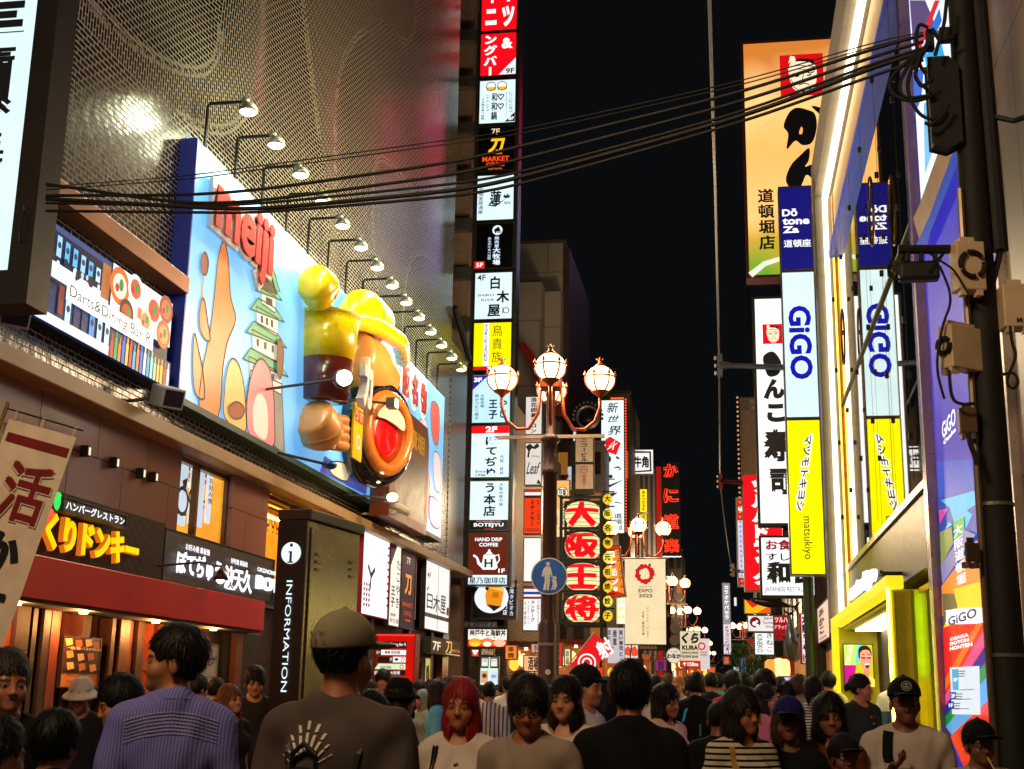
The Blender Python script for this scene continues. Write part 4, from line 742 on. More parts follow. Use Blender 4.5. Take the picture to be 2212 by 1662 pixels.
# neon board
f = FY(1431, 998, 1470, 1202, 56)
r = sign('neon_board', 'dark board with four glowing red neon characters', 'neon sign', f, M('#0a0506', .5), [], .3, BLACK, .02)
NEON = E('#ff3018', 2.4, .05, False); NEOD = M('#3a0808', .5)
for ch, a, b in [('か', 1003, 1032), ('に', 1057, 1087), ('道', 1112, 1144), ('楽', 1165, 1194)]:
    v0, v1 = (a-998)/204, (b-998)/204
    draw(r, f, [('t', ch, .08, v0, .9, v1, NEON, {'b': .055, 'part': 'neon_tube'}), ('t', ch, .1, v0+.004, .88, v1-.004, NEOD, {'b': .005, 'lift': .03, 'part': 'letter_core'})], .03)

# ================================================================== lantern rack
f = FY(1216, 1080, 1302, 1349, 31)
r = thing('lantern_rack', f.P(f.W/2, f.H, -.5), 'black steel rack holding four giant paper lanterns', 'rack')
mb = MB()
for u in (0, f.W): mb.fbox(f, u-.035, 0, u+.035, f.H, -.55, -.48); mb.fbox(f, u-.035, 0, u+.035, f.H, .35, .42)
mb.each('upright', BLACK, r); mb = MB()
for k in range(5):
    v = f.H*k/4; mb.fbox(f, -.04, v-.05, f.W+.04, v+.05, -.56, -.5); mb.fbox(f, -.04, v-.03, f.W+.04, v+.03, .36, .43)
mb.each('shelf_bar', BLACK, r)
mb = MB(); mb.tube([f.P(f.W, f.H, .3), f.P(f.W*.98, f.H+1.0, .3)], .03, 6); mb.build('drop_rod', BLACK, r)
LP = E('#f6e8a8', .95, .05); LR = EN('#e8101c', .95); rimL = M('#2a1a10', .5)
for k, ch in enumerate('大阪王将'):
    c = f.P(f.W*.5, f.H*(k+.5)/4, -.05); rv = f.H/8-.04; rh = f.W*.46
    L = thing('paper_lantern', c-[0, 0, rv], 'giant cream paper lantern %s with a red character' % ['at the top of the black rack', 'second in the black rack', 'third down in the black rack', 'lowest in the black rack'][k], 'lantern', 'giant lanterns in the black rack')
    mb = MB(); prof = []
    for j in range(33):
        t = math.pi*(.06+.88*j/32); prof.append(((rh*math.sin(t)**.7)*(1+.012*math.cos(j*math.pi)), -rv*math.cos(t)))
    mb.lathe(c, prof, 32); mb.build('paper_shell', LP, L, True)
    mb = MB()
    for j in (4, 8, 12, 16, 20, 24, 28): mb.tube([c+np.array([prof[j][0]*1.012*math.cos(q), prof[j][0]*1.012*math.sin(q), prof[j][1]]) for q in np.linspace(-math.pi, 0, 24)], .006, 4)
    mb.build('rib_wire', M('#6a5a28'), L)
    V, Fc = glyph(ch, .045, 0); V = V.copy(); mn, mx = V[:, :2].min(0), V[:, :2].max(0); W2 = (V[:, :2]-(mn+mx)/2)/(mx-mn)
    bm2 = bmesh.new(); vs = [bm2.verts.new((p[0], p[1], p3)) for p, p3 in zip(W2, V[:, 2])]
    for q in Fc:
        try: bm2.faces.new([vs[i] for i in q])
        except ValueError: pass
    bmesh.ops.subdivide_edges(bm2, edges=bm2.edges[:], cuts=3, use_grid_fill=True)
    pts = []
    for v in bm2.verts:
        a = v.co.x*2.15; z = v.co.y*rv*1.8; t = math.acos(max(-1, min(1, -z/rv))); rr_ = rh*max(.15, math.sin(t))**.7*1.02+.01+v.co.z
        pts.append(c+np.array([rr_*math.sin(a), -rr_*math.cos(a), z]))
    bm2.verts.index_update(); mb = MB(); mb.add(pts, [tuple(v.index for v in q.verts) for q in bm2.faces]); bm2.free(); mb.build('lettering', LR, L)
    for zz in (-rv*.98, rv*.98): mb = MB(); mb.lathe(c+[0, 0, zz-.03], [(rh*.42, 0), (rh*.42, .06)], 20); mb.build('hoop', rimL, L)
r = thing('lantern_rod', tuple(PY(1313, 1345, 30.6)), 'black rod holding a column of small yellow lanterns', 'rod')
mb = MB(); a, b = PY(1302, 1085, 30.6), PY(1302, 1345, 30.6); mb.tube([a, b], .03, 6)
for k in range(9): p = PY(1302, 1079+k*31.5-16, 30.6); mb.tube([p, p+[.28, 0, 0]], .018, 5)
mb.build('rod', BLACK, r)
for k, ch in enumerate('大阪名物元祖焼餃子'):
    p = PY(1313, 1079+k*31.5, 30.6); col = '#f4c828' if k % 3 != 1 else '#f8e048'
    L = thing('small_lantern', p-[0, 0, .13], 'small round yellow lantern %s in the column beside the rack' % ['at the top', 'second from the top', 'third from the top', 'fourth from the top', 'in the middle', 'fourth from the bottom', 'third from the bottom', 'second from the bottom', 'at the bottom'][k], 'lantern', 'small lanterns in a column')
    mb = MB(); mb.ball(p, (.115, .115, .125), 18, 12); mb.build('paper_shell', E(col, .95), L, True)
    q = Fr(p-[.07, .125, -.075], (1, 0, 0), DN, (0, -1, 0), .14, .15); mb = MB(); put_text(mb, q, ch, 0, 0, .14, .15, 0, .04); mb.build('lettering', INK, L)
# octopus street signs behind and other boards
r = S(1290, 1180, 1352, 1292, 36, 'tilted red and orange signboard with white katakana', E('#d83014', .8), [('p', [(.45, .05), (.95, .1), (.95, .95), (.4, .8)], EN('#f08c30', .9)), ('tv', 'コナモン', .5, .08, .82, .78, EN('#fff4e8', 1.), {'b': .06}), ('tv', 'ミュージアム', .84, .1, .96, .85, EN('#3a1008', .5)), ('o', .68, .84, .08, EN('#fff0d0')), ('l', [(.05, .1), (.4, .9)], .05, EN('#f4c080'))], .4)
r.rotation_euler = (0, math.radians(-7), 0)
S(1330, 1279, 1354, 1350, 38, 'pale yellow lit sign with outlined characters beside the banner', E('#f4e08a', .95), [('tv', '焼肉酒家', .2, .04, .85, .97, EN('#fff8e0', 1.2), {'b': .05}), ('tv', '焼肉酒家', .24, .045, .81, .965, M('#b89030'), {'b': .0})], .2)
S(1312, 1356, 1350, 1434, 33, 'white cloth sign with black sushi lettering', E('#d8cdd4', .75), [('tv', '旨い寿司と、', .66, .06, .9, .95, INK, {'b': .04}), ('tv', '産直', .3, .05, .55, .5, INK, {'b': .03}), ('tv', '酒処', .0, .05, .2, .4, INK)], .03, FRAME, .008)  # cloth face shines by itself instead of catching light
S(1346, 1392, 1380, 1424, 35, 'picture sign of pink sliced fish and chopsticks', E('#f4dcc8', .85), [('p', [(0, .5), (.3, .1), (.48, .3), (.45, .8), (.1, .7)], EN('#e85038', .9)), ('p', [(.52, .3), (.75, .1), (1, .5), (.9, .8), (.55, .8)], EN('#e85038', .9)), ('l', [(.55, .0), (.45, .9)], .08, M('#2a1408'))], .06)
f = FY(1229, 1371, 1327, 1442, 28); r = thing('red_flag', f.P(f.W*.2, f.H), 'red slanted flag with white target rings and a bold character', 'banner')
mb = MB(); mb.prism(f, [(.0, f.H), (.56*f.W, -.02), (f.W, .4*f.H), (.55*f.W, f.H)], -.01, 0); mb.build('cloth', E('#e81820', .8), r)  # flag cloth carries its own glow instead of light falling on it
draw(r, f, [('ring', .4, .86, .2, .035, EN('#fff0f0', .95)), ('ring', .4, .86, .11, .035, EN('#fff0f0', .95))])
q = Fr(f.P(f.W*.62, f.H*.1), (.75, 0, .52), (.52, 0, -.85), (0, -1, 0), .4, .4); mb = MB(); put_text(mb, q, '射', -.16, .08, .22, .46, .012, .035); mb.build('lettering', EN('#fff0f0', .95), r)
mb = MB(); mb.tube([f.P(-.1, f.H*1.1), f.P(.57*f.W, -.06)], .015, 6); mb.build('pole', M('#c8b8a0'), r)

# ================================================================== globe street lamps
IRON = M('#3a1c12', .4, .3, bump=.1); ARM = M('#8a3a10', .4, .3)
GLB = E((1., .60, .27), 4.2, .02, False)
def lamp_post(x, Y, label, yaw=0., detail=True, s=1., lit=True):
    r = thing('street_lamp', (x, Y, 0), label, 'street lamp', 'globe street lamps along the street')
    n = 16 if detail else 8
    ld = bpy.data.lights.new('globes', 'POINT'); ld.energy = 1450 if Y < 5 else 950 if Y < 60 else 500; ld.color = (1, .72, .42); ld.shadow_soft_size = .9
    lo = bpy.data.objects.new('globe_light', ld); COL.objects.link(lo); lo.parent = r; lo.location = (0, 0, 6.75)
    mb = MB(); mb.lathe((x, Y, 0), [(.2, 0), (.2, .5), (.16, .55), (.16, 2.5), (.13, 2.55), (.115, 2.6), (.105, 4.75), (.13, 4.78), (.13, 4.84), (.105, 4.86), (.105, 5.25), (.15, 5.3), (.12, 5.36), (.07, 5.4), (.07, 6.4), (.1, 6.42), (.1, 6.5), (.03, 6.55)], n); mb.build('post', IRON, r, True)
    mb = MB(); mb.lathe((x, Y, 1.6), [(.164, 0), (.164, .04)], n); mb.lathe((x, Y, 2.2), [(.164, 0), (.164, .04)], n); mb.each('grey_band', M('#8a8680'), r)
    mb = MB(); mb.box((x-.83, Y-.03, 5.33), (x+.83, Y+.03, 5.38)); mb.build('crossbar', M('#c8a890', .5), r)
    mb = MB(); mb.box((x-.16, Y-.16, 6.1), (x+.16, Y+.16, 6.3)); mb.build('collar', ARM, r, bevel=.02)
    for k in range(4):
        a = yaw+k*math.pi/2; d = np.array([math.cos(a), math.sin(a), 0]); o = np.array([x, Y, 0.])
        R_ = .76; q = [o+d*.16+[0, 0, 6.1], o+d*.2+[0, 0, 5.72], o+d*.34+[0, 0, 5.48], o+d*.52+[0, 0, 5.47], o+d*.68+[0, 0, 5.6], o+d*R_+[0, 0, 5.82], o+d*R_+[0, 0, 5.98]]
        am = MB(); am.tube(q, .028, 8 if detail else 5); ao = am.build('arm', ARM, r, True)
        c = o+d*R_+[0, 0, 6.27]
        m = MB(); m.lathe(c-[0, 0, .29], [(.03, 0), (.05, .03), (.13, .08), (.14, .1), (.1, .11)], n); m.build('cup', ARM, ao, True)
        m = MB(); m.ball(c, (.225, .225, .215), 20 if detail else 12, 14 if detail else 8); m.build('globe', GLB, ao, True)
        if detail:
            m = MB()
            m.tube([c+.232*np.array([math.cos(t), math.sin(t), .12]) for t in np.linspace(0, 2*math.pi, 28)], .013, 5, False)
            for j in range(6):
                b = j*math.pi/3+.2; e = np.array([math.cos(b), math.sin(b), 0]); m.tube([c+e*.236*math.sin(t)-[0, 0, .226*math.cos(t)] for t in np.linspace(.6, 1.75, 8)], .012, 5); m.lathe(c+e*.236+[0, 0, .04], [(.0, 0), (.026, .025), (.0, .1)], 6)
            m.build('cage', ARM, ao)
            m = MB(); m.lathe(c+[0, 0, .205], [(.1, 0), (.05, .04), (.03, .06), (.03, .1), (.015, .12), (.0, .17)], 10)
            for j in range(4): b = j*math.pi/2; m.tube([c+[.03*math.cos(b), .03*math.sin(b), .3], c+[.055*math.cos(b), .055*math.sin(b), .33]], .012, 4)
            m.build('finial', ARM, ao, True)
        elif True:
            m = MB(); m.lathe(c+[0, 0, .2], [(.08, 0), (.03, .05), (0, .14)], 6); m.build('finial', ARM, ao)
    return r
lamp_post(-2.66, 19.5, 'brown iron lamp post with four glowing globes and the blue pedestrian sign', .12)
lamp_post(-2.68, .9, 'unseen globe lamp post added beside the camera to light the foreground, continuing the row', .12)  # out of view; added in line with the row to brighten the foreground
def round_sign(x, y, rad, Y, label):
    p = PY(x, y, Y); s = rad/FD*Y*1.02; f = Fr(p-[s, 0, -s], (1, 0, 0), DN, (0, -1, 0), 2*s, 2*s)
    r = thing('pedestrian_sign', p-[0, 0, s], label, 'road sign', 'blue pedestrian signs'); BL = M('#1466c8', .4); W2 = M('#f0f0f0', .45)
    mb = MB(); mb.disc(f, s, s, s, -.02, None, 36, 0); mb.build('plate', W2, r); mb = MB(); mb.disc(f, s, s, s*.94, .004, None, 36); mb.build('blue_field', BL, r)
    draw(r, f, [('o', .47, .17, .055, W2), ('r', .4, .135, .54, .15, W2), ('p', [(.4, .24), (.53, .24), (.57, .34), (.6, .5), (.655, .55), (.64, .58), (.57, .53), (.53, .42), (.53, .6), (.5, .88), (.44, .88), (.46, .62), (.41, .88), (.34, .88), (.39, .6), (.37, .45), (.34, .52), (.3, .5), (.34, .32)], W2), ('o', .66, .55, .05, W2), ('p', [(.62, .6), (.7, .6), (.73, .75), (.68, .87), (.63, .87), (.65, .75), (.6, .87), (.56, .87), (.61, .73), (.6, .65), (.57, .6), (.59, .58)], W2)], .008)
    return r
round_sign(1186, 1245, 39, 19.3, 'round blue pedestrian sign on the tall lamp post')
p0 = PY(1183, 1452, 19.3); mb = MB(); mb.lathe(p0+[0, .02, 0], [(.04, 0), (.04, .012)], 16, (0, -1, 0)); tag(mb.build('round_sticker', M('#d8d4d0', .5)), 'small white round sticker on the lamp post', 'sticker')
lamp_post(-2.62, 38.2, 'second globe lamp post carrying the white exposition banner', .12)
lamp_post(-2.6, 57, 'third globe lamp post down the street with a small blue sign', .3)
round_sign(1488, 1421, 11.5, 56.7, 'small round blue pedestrian sign in front of the sushi signboard')
for k, (Y, lab) in enumerate([(76, 'fourth globe lamp post, dwarfed beside the karaoke sign'), (98, 'fifth globe lamp post far down the street'), (122, 'sixth globe lamp post far down the street'), (150, 'last visible globe lamp post at the street end')]): lamp_post(-2.55, Y, lab, .3, False)
lamp_post(.9, 92, 'lone globe lamp post across from the far lamps', .3, False)
# exposition banner
f = FY(1350, 1208, 1438, 1406, 37.6); CL = M('#d8c49c', .7, bump=.05)
r = thing('hanging_banner', f.P(f.W/2, f.H), 'cream street banner with a red ring of beads and exposition lettering', 'banner')
mb = MB(); mb.fbox(f, 0, 0, f.W, f.H*.93, -.015, 0); mb.build('cloth', E('#f0d8aa', .95), r); mb = MB(); mb.fbox(f, 0, f.H*.932, f.W, f.H, -.015, 0); mb.build('dark_hem', M('#16120e'), r)  # banner cloth emits, in place of street light on it
mb = MB(); mb.tube([f.P(-.15, -.02), f.P(f.W+.1, -.02)], .02, 6); mb.build('bar', FRAME, r)
RB = EN('#d81820', .85); els = []
for k in range(13):
    a = 2*math.pi*k/13; q = .052 if k % 3 else .068; els.append(('o', .49+.18*math.cos(a), .165+.085*math.sin(a), q, RB))
els.append(('p', [(.66, .12), (.76, .14), (.66, .17)], RB))
for a, b in [(.3, .125), (.62, .065), (.37, .185), (.67, .19)]: els += [('o', a, b, .032, WHITE), ('o', a-.01, b, .014, M('#1850a0'))]
els += [('t', 'EXPO', .34, .33, .68, .37, M('#3a2a20'), {'b': .02}), ('t', '2025', .34, .385, .68, .425, M('#3a2a20'), {'b': .02}), ('r', .35, .305, .67, .31, M('#d0a080')), ('tv', 'いっしょに、いこな!', .53, .52, .59, .87, M('#5a4a38')), ('tv', '大阪・関西万博', .42, .57, .48, .84, M('#5a4a38')), ('t', '道頓堀商店会', .26, .945, .78, .985, M('#e0d0b0'), {'b': .03})]
draw(r, f, els)
S(1468, 1363, 1514, 1442, 55, 'cream sign with large black brush letters and a red distance strip', [(0, .82, E('#ead8b4', .8)), (.82, 1, E('#d82818', .85))], [('t', 'くら', .1, .04, .9, .36, INK, {'b': .06, 'shear': .2}), ('t', 'KURA', .12, .4, .88, .53, INK, {'b': .05}), ('t', 'REVOLVING', .12, .57, .88, .63, INK, {'b': .04}), ('t', 'SUSHI BAR', .12, .67, .88, .74, INK, {'b': .04}), ('t', '↑150m', .14, .85, .86, .97, EN('#fff0e0', 1.), {'b': .03})], .2)
f = FY(1513, 1380, 1533, 1446, 54); r = thing('hanging_banner', f.P(f.W/2, f.H), 'second white banner with part of a red ring, behind the black brush sign', 'banner'); mb = MB(); mb.fbox(f, 0, 0, f.W, f.H, -.02, 0); mb.build('cloth', E('#e8dcd8', .75), r); draw(r, f, [('ring', .15, .25, .42, .16, RB), ('t', 'EXPO', .05, .42, .7, .48, M('#c08080')), ('t', '2025', .05, .5, .7, .56, M('#c08080'))])  # this cloth glows too, in place of light falling on it
f = FY(1439, 1399, 1473, 1434, 50); r = thing('round_sign', f.P(f.W/2, f.H), 'round white sign with black brush hiragana left of the cream sushi sign', 'shop sign'); mb = MB(); mb.disc(f, f.W/2, f.H/2, f.W/2, -.15, None, 30, 0); mb.build('casing', E('#e8dcc4', .85), r); draw(r, f, [('t', 'わなか', .05, .38, .95, .68, INK, {'b': .06}), ('ring', .5, .5, .49, .03, FRAME), ('t', 'たこ焼', .3, .2, .7, .32, INK)])
for i, (x, y) in enumerate([(1458, 1357), (1457, 1383)]):
    f = FY(x-11, y-11, x+11, y+11, 52); r = thing('round_sign', f.P(f.W/2, f.H), ['upper', 'lower'][i]+' of two plain grey discs, the backs of signs on the third lamp', 'sign'); mb = MB(); mb.disc(f, f.W/2, f.H/2, f.W/2, -.03, None, 24, 0); mb.build('plate', M('#a89c94', .5), r); mb = MB(); mb.tube([f.P(f.W/2, 0, -.05), f.P(f.W/2, f.H, -.05)], .02, 5); mb.build('clamp', FRAME, r)
# ================================================================== warm shop clutter at street level, left side
SHOPC = ['#f08020', '#f4b040', '#e84818', '#f8d070', '#d02818', '#f4e8c8', '#e89858', '#f06a20']
rr = random.Random(21)
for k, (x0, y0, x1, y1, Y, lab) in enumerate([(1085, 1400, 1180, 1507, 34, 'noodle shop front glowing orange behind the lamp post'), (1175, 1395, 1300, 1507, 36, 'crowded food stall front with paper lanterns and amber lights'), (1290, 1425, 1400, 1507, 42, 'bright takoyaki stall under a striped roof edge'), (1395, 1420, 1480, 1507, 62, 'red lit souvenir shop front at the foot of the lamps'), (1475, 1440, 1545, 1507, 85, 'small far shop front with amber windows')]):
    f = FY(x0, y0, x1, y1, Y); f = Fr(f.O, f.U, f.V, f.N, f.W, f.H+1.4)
    r = thing('shopfront', f.P(f.W/2, f.H), lab, 'shopfront'); mb = MB(); mb.fbox(f, 0, 0, f.W, f.H, -1.5, -.9); mb.build('back_wall', E('#b8602a', .55, .5, True, 2), r)  # back wall made to glow in place of a lamplit interior
    mb = MB(); mb.fbox(f, -.1, -.15, f.W+.1, .0, -1.5, .5); mb.build('canopy', M(['#7a2a14', '#a0301c', '#c08040', '#8a1c14', '#5a3a20'][k], .6), r)
    for i in range(9): 
        u, v = rr.uniform(0, f.W*.85), rr.uniform(.05, .9); w_, h_ = rr.uniform(.12, .45)*f.W/2.5, rr.uniform(.15, .45)
        q = Fr(f.P(u, v, rr.uniform(-.8, -.1)), f.U, f.V, f.N, w_, h_); c_ = rr.choice(SHOPC); mb = MB(); mb.fbox(q, 0, 0, w_, h_, -.05, 0); po = mb.build('menu_board', E(c_, rr.uniform(1., 1.5)), r)
        m = MB(); put_vert(m, q, ''.join(rr.sample('焼酒肉寿司味大阪名物串茶飯', 3)), w_*.3, .02, w_*.7, h_*.95, .006, .04); m.build('lettering', M(rr.choice(['#2a0c06', '#8a1408', '#f4e0c0'])), po)
    for i in range(5):
        c_ = f.P(f.W*(i+.5)/5, .32+.1*(i % 2), .25); mb = MB(); mb.ball(c_, (.13, .13, .17), 12, 8); mb.build('paper_lantern', E(rr.choice(['#ffb040', '#f04018', '#ffd890']), 1.5), r, True)
    for i in range(4): mb = MB(); mb.lathe(f.P(f.W*(i+.3)/4, .06, .3), [(.05, 0), (.03, .06)], 8); mb.build('bulb', E('#ffd090', 10), r)
for k, (x0, y0, x1, y1, Y, lab, c_, tx) in enumerate([(1146, 1390, 1180, 1412, 31, 'faded pink strip sign above the orange lantern box', '#c89080', 'ホール'), (1130, 1415, 1174, 1452, 31.5, 'pale orange box lantern hanging by the lamp post', '#f0b080', '酒場'), (1090, 1393, 1118, 1426, 31.5, 'orange glowing barrel lantern left of the lamp post', '#f08030', '串焼'), (1196, 1388, 1215, 1440, 30, 'red noren strip hanging right of the lamp post', '#e02818', '大入'), (1218, 1400, 1234, 1440, 31, 'tall cream menu board by the red flag', '#f0d090', 'お品'), (1240, 1440, 1290, 1458, 30, 'long amber light strip roof of the stall', '#f0a850', ''), (1380, 1412, 1398, 1440, 45, 'small red hanging sign under the banner', '#d82c20', '祭'), (1415, 1425, 1440, 1450, 47, 'purple and red screen sign below the banner', '#8a2a6a', '道頓')]):
    S(x0, y0, x1, y1, Y, lab, E(c_, .95), [('tv' if (y1-y0) > (x1-x0) else 't', tx, .25, .1, .75, .9, INK, {'b': .03})] if tx else [], .15)
# ================================================================== right hand glass building
XG = 2.0
BG = M('#928a80', .5, 0, bump=.03); GOLD = M('#c09038', .3, .5); BLUE = M('#0c2a9a', .3)
rb = thing('glass_arcade_building', (XG+2, 16, 0), 'arcade building of mirror glass framed by a bent glowing gold strip', 'building')
mb = MB(); mb.box((XG+.4, 3, 0), (XG+8, 23.4, 11.1)); mb.build('core', M('#201c20', .6), rb)
# mirror glass: two layers of coated panes
gm = bpy.data.materials.new('coated_glass'); gm.use_nodes = True; b = gm.node_tree.nodes['Principled BSDF']
b.inputs['Base Color'].default_value = (.80, .74, .62, 1); b.inputs['Metallic'].default_value = 1; b.inputs['Roughness'].default_value = .015
nt = gm.node_tree; nz = nt.nodes.new('ShaderNodeTexNoise'); nz.inputs['Scale'].default_value = .7; bp = nt.nodes.new('ShaderNodeBump'); bp.inputs['Strength'].default_value = .012; bp.inputs['Distance'].default_value = .02
tc = nt.nodes.new('ShaderNodeTexCoord'); nt.links.new(tc.outputs['Object'], nz.inputs['Vector']); nt.links.new(nz.outputs['Fac'], bp.inputs['Height']); nt.links.new(bp.outputs[0], b.inputs['Normal'])
def pane(y0, y1, z0, z1, parent=rb, x=XG): m = MB(); m.box((x, y0, z0), (x+.02, y1, z1)); return m.build('window', gm, parent)
for y0, y1 in ((13.0, 16.2), (16.215, 19.4), (19.415, 22.6)):
    w1 = pane(y0, y1, 3.66, 6.40); w2 = pane(y0, y1, 6.47, 9.18)
mb = MB(); mb.box((XG-.03, 13.0, 6.42), (XG+.01, 22.62, 6.455)); mb.build('transom', M('#5a5040', .5, .2), rb)
mb = MB(); mb.box((XG-.06, 13.0, 3.58), (XG+.01, 22.62, 3.66)); mb.build('bottom_rail', M('#9a8458', .25, .8), rb)
# outer frame
mb = MB(); mb.box((1.69, 22.95, 2.6), (XG+.4, 23.5, 11.2)); mb.build('jamb', BG, rb, bevel=.01)
mb = MB(); mb.box((1.69, 6, 10.45), (XG+.4, 22.94, 11.2)); mb.build('top_beam', BG, rb, bevel=.01)
mb = MB(); mb.box((XG-.01, 6, 9.27), (XG+.3, 22.94, 10.36)); mb.build('gold_beam', M('#c89a58', .4, 0), rb)
mb = MB(); mb.box((XG-.03, 22.62, 2.6), (XG+.3, 22.85, 10.36)); mb.build('gold_mullion', GOLD, rb)
mb = MB(); mb.box((XG-.12, 12.6, 9.13), (XG+.05, 22.62, 9.262)); mb.build('blue_trim', M('#2a50f0', .4), rb)
STR = E('#fff0c4', 3.6, .02)
mb = MB(); mb.box((XG-.17, 22.87, 2.75), (XG-.09, 22.945, 10.37)); mb.build('light_strip', STR, rb)
mb = MB(); mb.box((XG-.17, 6, 10.375), (XG-.07, 22.945, 10.44)); mb.build('light_strip', STR, rb)
mb = MB(); mb.box((XG-.06, 22.5, 2.75), (XG-.03, 22.56, 9.1)); mb.build('light_strip', E('#ffc850', 2.2), rb)
# wind chime wires before the glass: thin rods with black clips
mb = MB(); cl = MB()
for i, y in enumerate(np.linspace(13.6, 22.0, 6)):
    mb.tube([(XG-.12, y, 3.7), (XG-.12, y, 9.15)], .002, 4)
    for j in range(4): z = 4.1+((i*37 % 13)/13+j)*1.25; cl.box((XG-.15, y-.02, z), (XG-.105, y+.02, z+.07))
mb.build('rod', BLACK, rb); cl.each('rod_clip', BLACK, rb)
for y, z in ((20.5, 7.1), (16.0, 7.5)):
    mb = MB(); mb.tube([(XG-.13, y+.25*math.cos(q), z+.45*math.sin(q)) for q in np.linspace(0, 2*math.pi, 24)], .018, 5, False); mb.build('hoop_ornament', M('#6a5028', .3, .7), rb)
# fascia under the glass, script sign
mb = MB(); mb.box((XG-.02, 13.0, 2.82), (XG+.3, 22.6, 3.57)); mb.build('fascia', M('#4a3c28', .35, .5, bump=.08, scale=12), rb)
f = FR(1836, 1245, 1300, 1892, 1240, 1272, XG-.35)
r = thing('script_sign', f.P(f.W/2, f.H), 'white glowing script letters on a bracket under the glass front', 'shop sign')
mb = MB(); put_text(mb, f, 'matsukiyo', 0, 0, f.W, f.H, 0, .05, .05, shear=.2); mb.build('lettering', E('#f8fcff', 1.4), r)
mb = MB(); mb.fbox(f, -.05, f.H*.35, f.W, f.H*.5, -.08, -.05); mb.tube([f.P(f.W*.9, f.H*.4, -.06), f.P(f.W*.9, f.H*.4, -.36)], .03, 6); mb.build('bracket', BLACK, r)
# yellow shop portal
YG = M('#b8a410', .4); YL = E('#f4e020', .9)
r = thing('yellow_shop_portal', (1.8, 18, 0), 'yellow green drugstore entrance frame glowing along its edges', 'shopfront')
mb = MB(); mb.box((1.66, 14.5, 2.66), (1.84, 22.6, 2.80)); mb.build('lintel', YL, r, bevel=.01)
mb = MB(); mb.box((1.66, 22.3, 0), (1.76, 22.6, 2.66)); mb.build('far_post', YL, r)
mb = MB(); mb.box((1.85, 14.9, 2.60), (3.2, 22.3, 2.64)); mb.build('ceiling_panel', M('#c8b820', .4), r)
mb = MB(); mb.box((1.78, 22.62, 0), (3.2, 22.7, 2.64)); mb.build('back_panel', M('#d0c020', .5), r)
mb = MB(); mb.box((1.69, 14.52, .9), (2.14, 14.9, 2.655)); mb.build('near_post', M('#dcc81c', .4), r, bevel=.01)
for x in (1.70, 1.9, 2.08): mb = MB(); mb.box((x, 14.48, .9), (x+.035, 14.515, 2.64)); mb.build('fin', M('#a08e10', .35), r)
mb = MB(); mb.box((1.655, 14.46, .9), (1.685, 14.5, 2.66)); mb.build('edge_light', E('#fff040', 12), r)
mb = MB(); mb.box((2.02, 14.44, 1.75), (2.04, 14.475, 2.62)); mb.build('green_light', E('#50ff40', 3.), r)
mb = MB(); mb.box((2.14, 14.42, .9), (2.165, 14.5, 2.66)); mb.build('edge_light', E('#fff040', 12), r)
mb = MB(); mb.box((2.0, 15.5, 2.575), (3.0, 22, 2.595)); mb.build('ceiling_lamp', E('#fff6b0', 9), r)
f = FY(1822, 1391, 1888, 1484, 22.2)
sign('video_screen', 'bright shop screen of a laughing face in red sunglasses', 'screen', f, E('#d8d020', .8), [('p', [(0, 0), (.55, 0), (.42, .5), (0, .5)], EN('#b8e068', 1.)), ('p', [(.2, 0), (.35, 0), (.2, .5), (.05, .5)], EN('#e8f0a0', 1.)), ('p', [(.5, 0), (.6, 0), (.5, .45), (.38, .45)], EN('#58d0e0', 1.)), ('p', [(0, .5), (.42, .5), (.3, 1), (0, 1)], EN('#c8108a', 1.)), ('p', smooth_closed([(.52, .12), (.62, .05), (.8, .05), (.92, .15), (.9, .3), (.55, .35), (.5, .25)]), EN('#2a1810', .6)), ('p', smooth_closed([(.56, .22), (.7, .14), (.88, .18), (.92, .4), (.84, .62), (.72, .7), (.62, .55), (.56, .4)]), EN('#e89880', .95)), ('p', [(.4, 1), (.52, .8), (.68, .74), (.84, .74), (1, .82), (1, 1)], EN('#f0d860', .95)), ('p', [(.66, .6), (.84, .6), (.82, .78), (.68, .78)], EN('#d88870', .95)), ('o', .66, .3, .08, EN('#f03020', 1.)), ('o', .84, .3, .08, EN('#f03020', 1.)), ('r', .58, .28, .92, .295, EN('#f8f0e8')), ('p', [(.68, .46), (.86, .44), (.82, .56), (.74, .57)], EN('#601818', .8)), ('p', [(.69, .465), (.85, .45), (.84, .49), (.7, .5)], EN('#fff8f0'))], .08, BLACK, .015)
# merchandise racks
r = thing('display_rack', (1.75, 16.5, 0), 'dark wire rack of small colourful goods at the yellow entrance', 'rack'); rr = random.Random(5)
mb = MB()
for z in (.3, .6, .9, 1.2): mb.box((1.6, 15.6, z), (1.84, 17.2, z+.02))
for y in (15.6, 17.18): mb.box((1.6, y, 0), (1.62, y+.02, 1.35)); mb.box((1.82, y, 0), (1.84, y+.02, 1.35))
mb.build('rack_frame', BLACK, r)
for c_ in ('#c8d0e0', '#d03040', '#2858b0', '#e8c040', '#f0f0f0'):
    mb = MB()
    for k in range(9): z = rr.choice([.32, .62, .92, 1.22]); y = 15.65+.1*rr.randrange(15)+{'#c8d0e0': 0, '#d03040': .02, '#2858b0': .04, '#e8c040': .06, '#f0f0f0': .08}[c_]; mb.box((1.6, y, z), (1.8, y+.018, z+.14+.03*rr.random()))
    mb.build('goods', M(c_, .4), r)
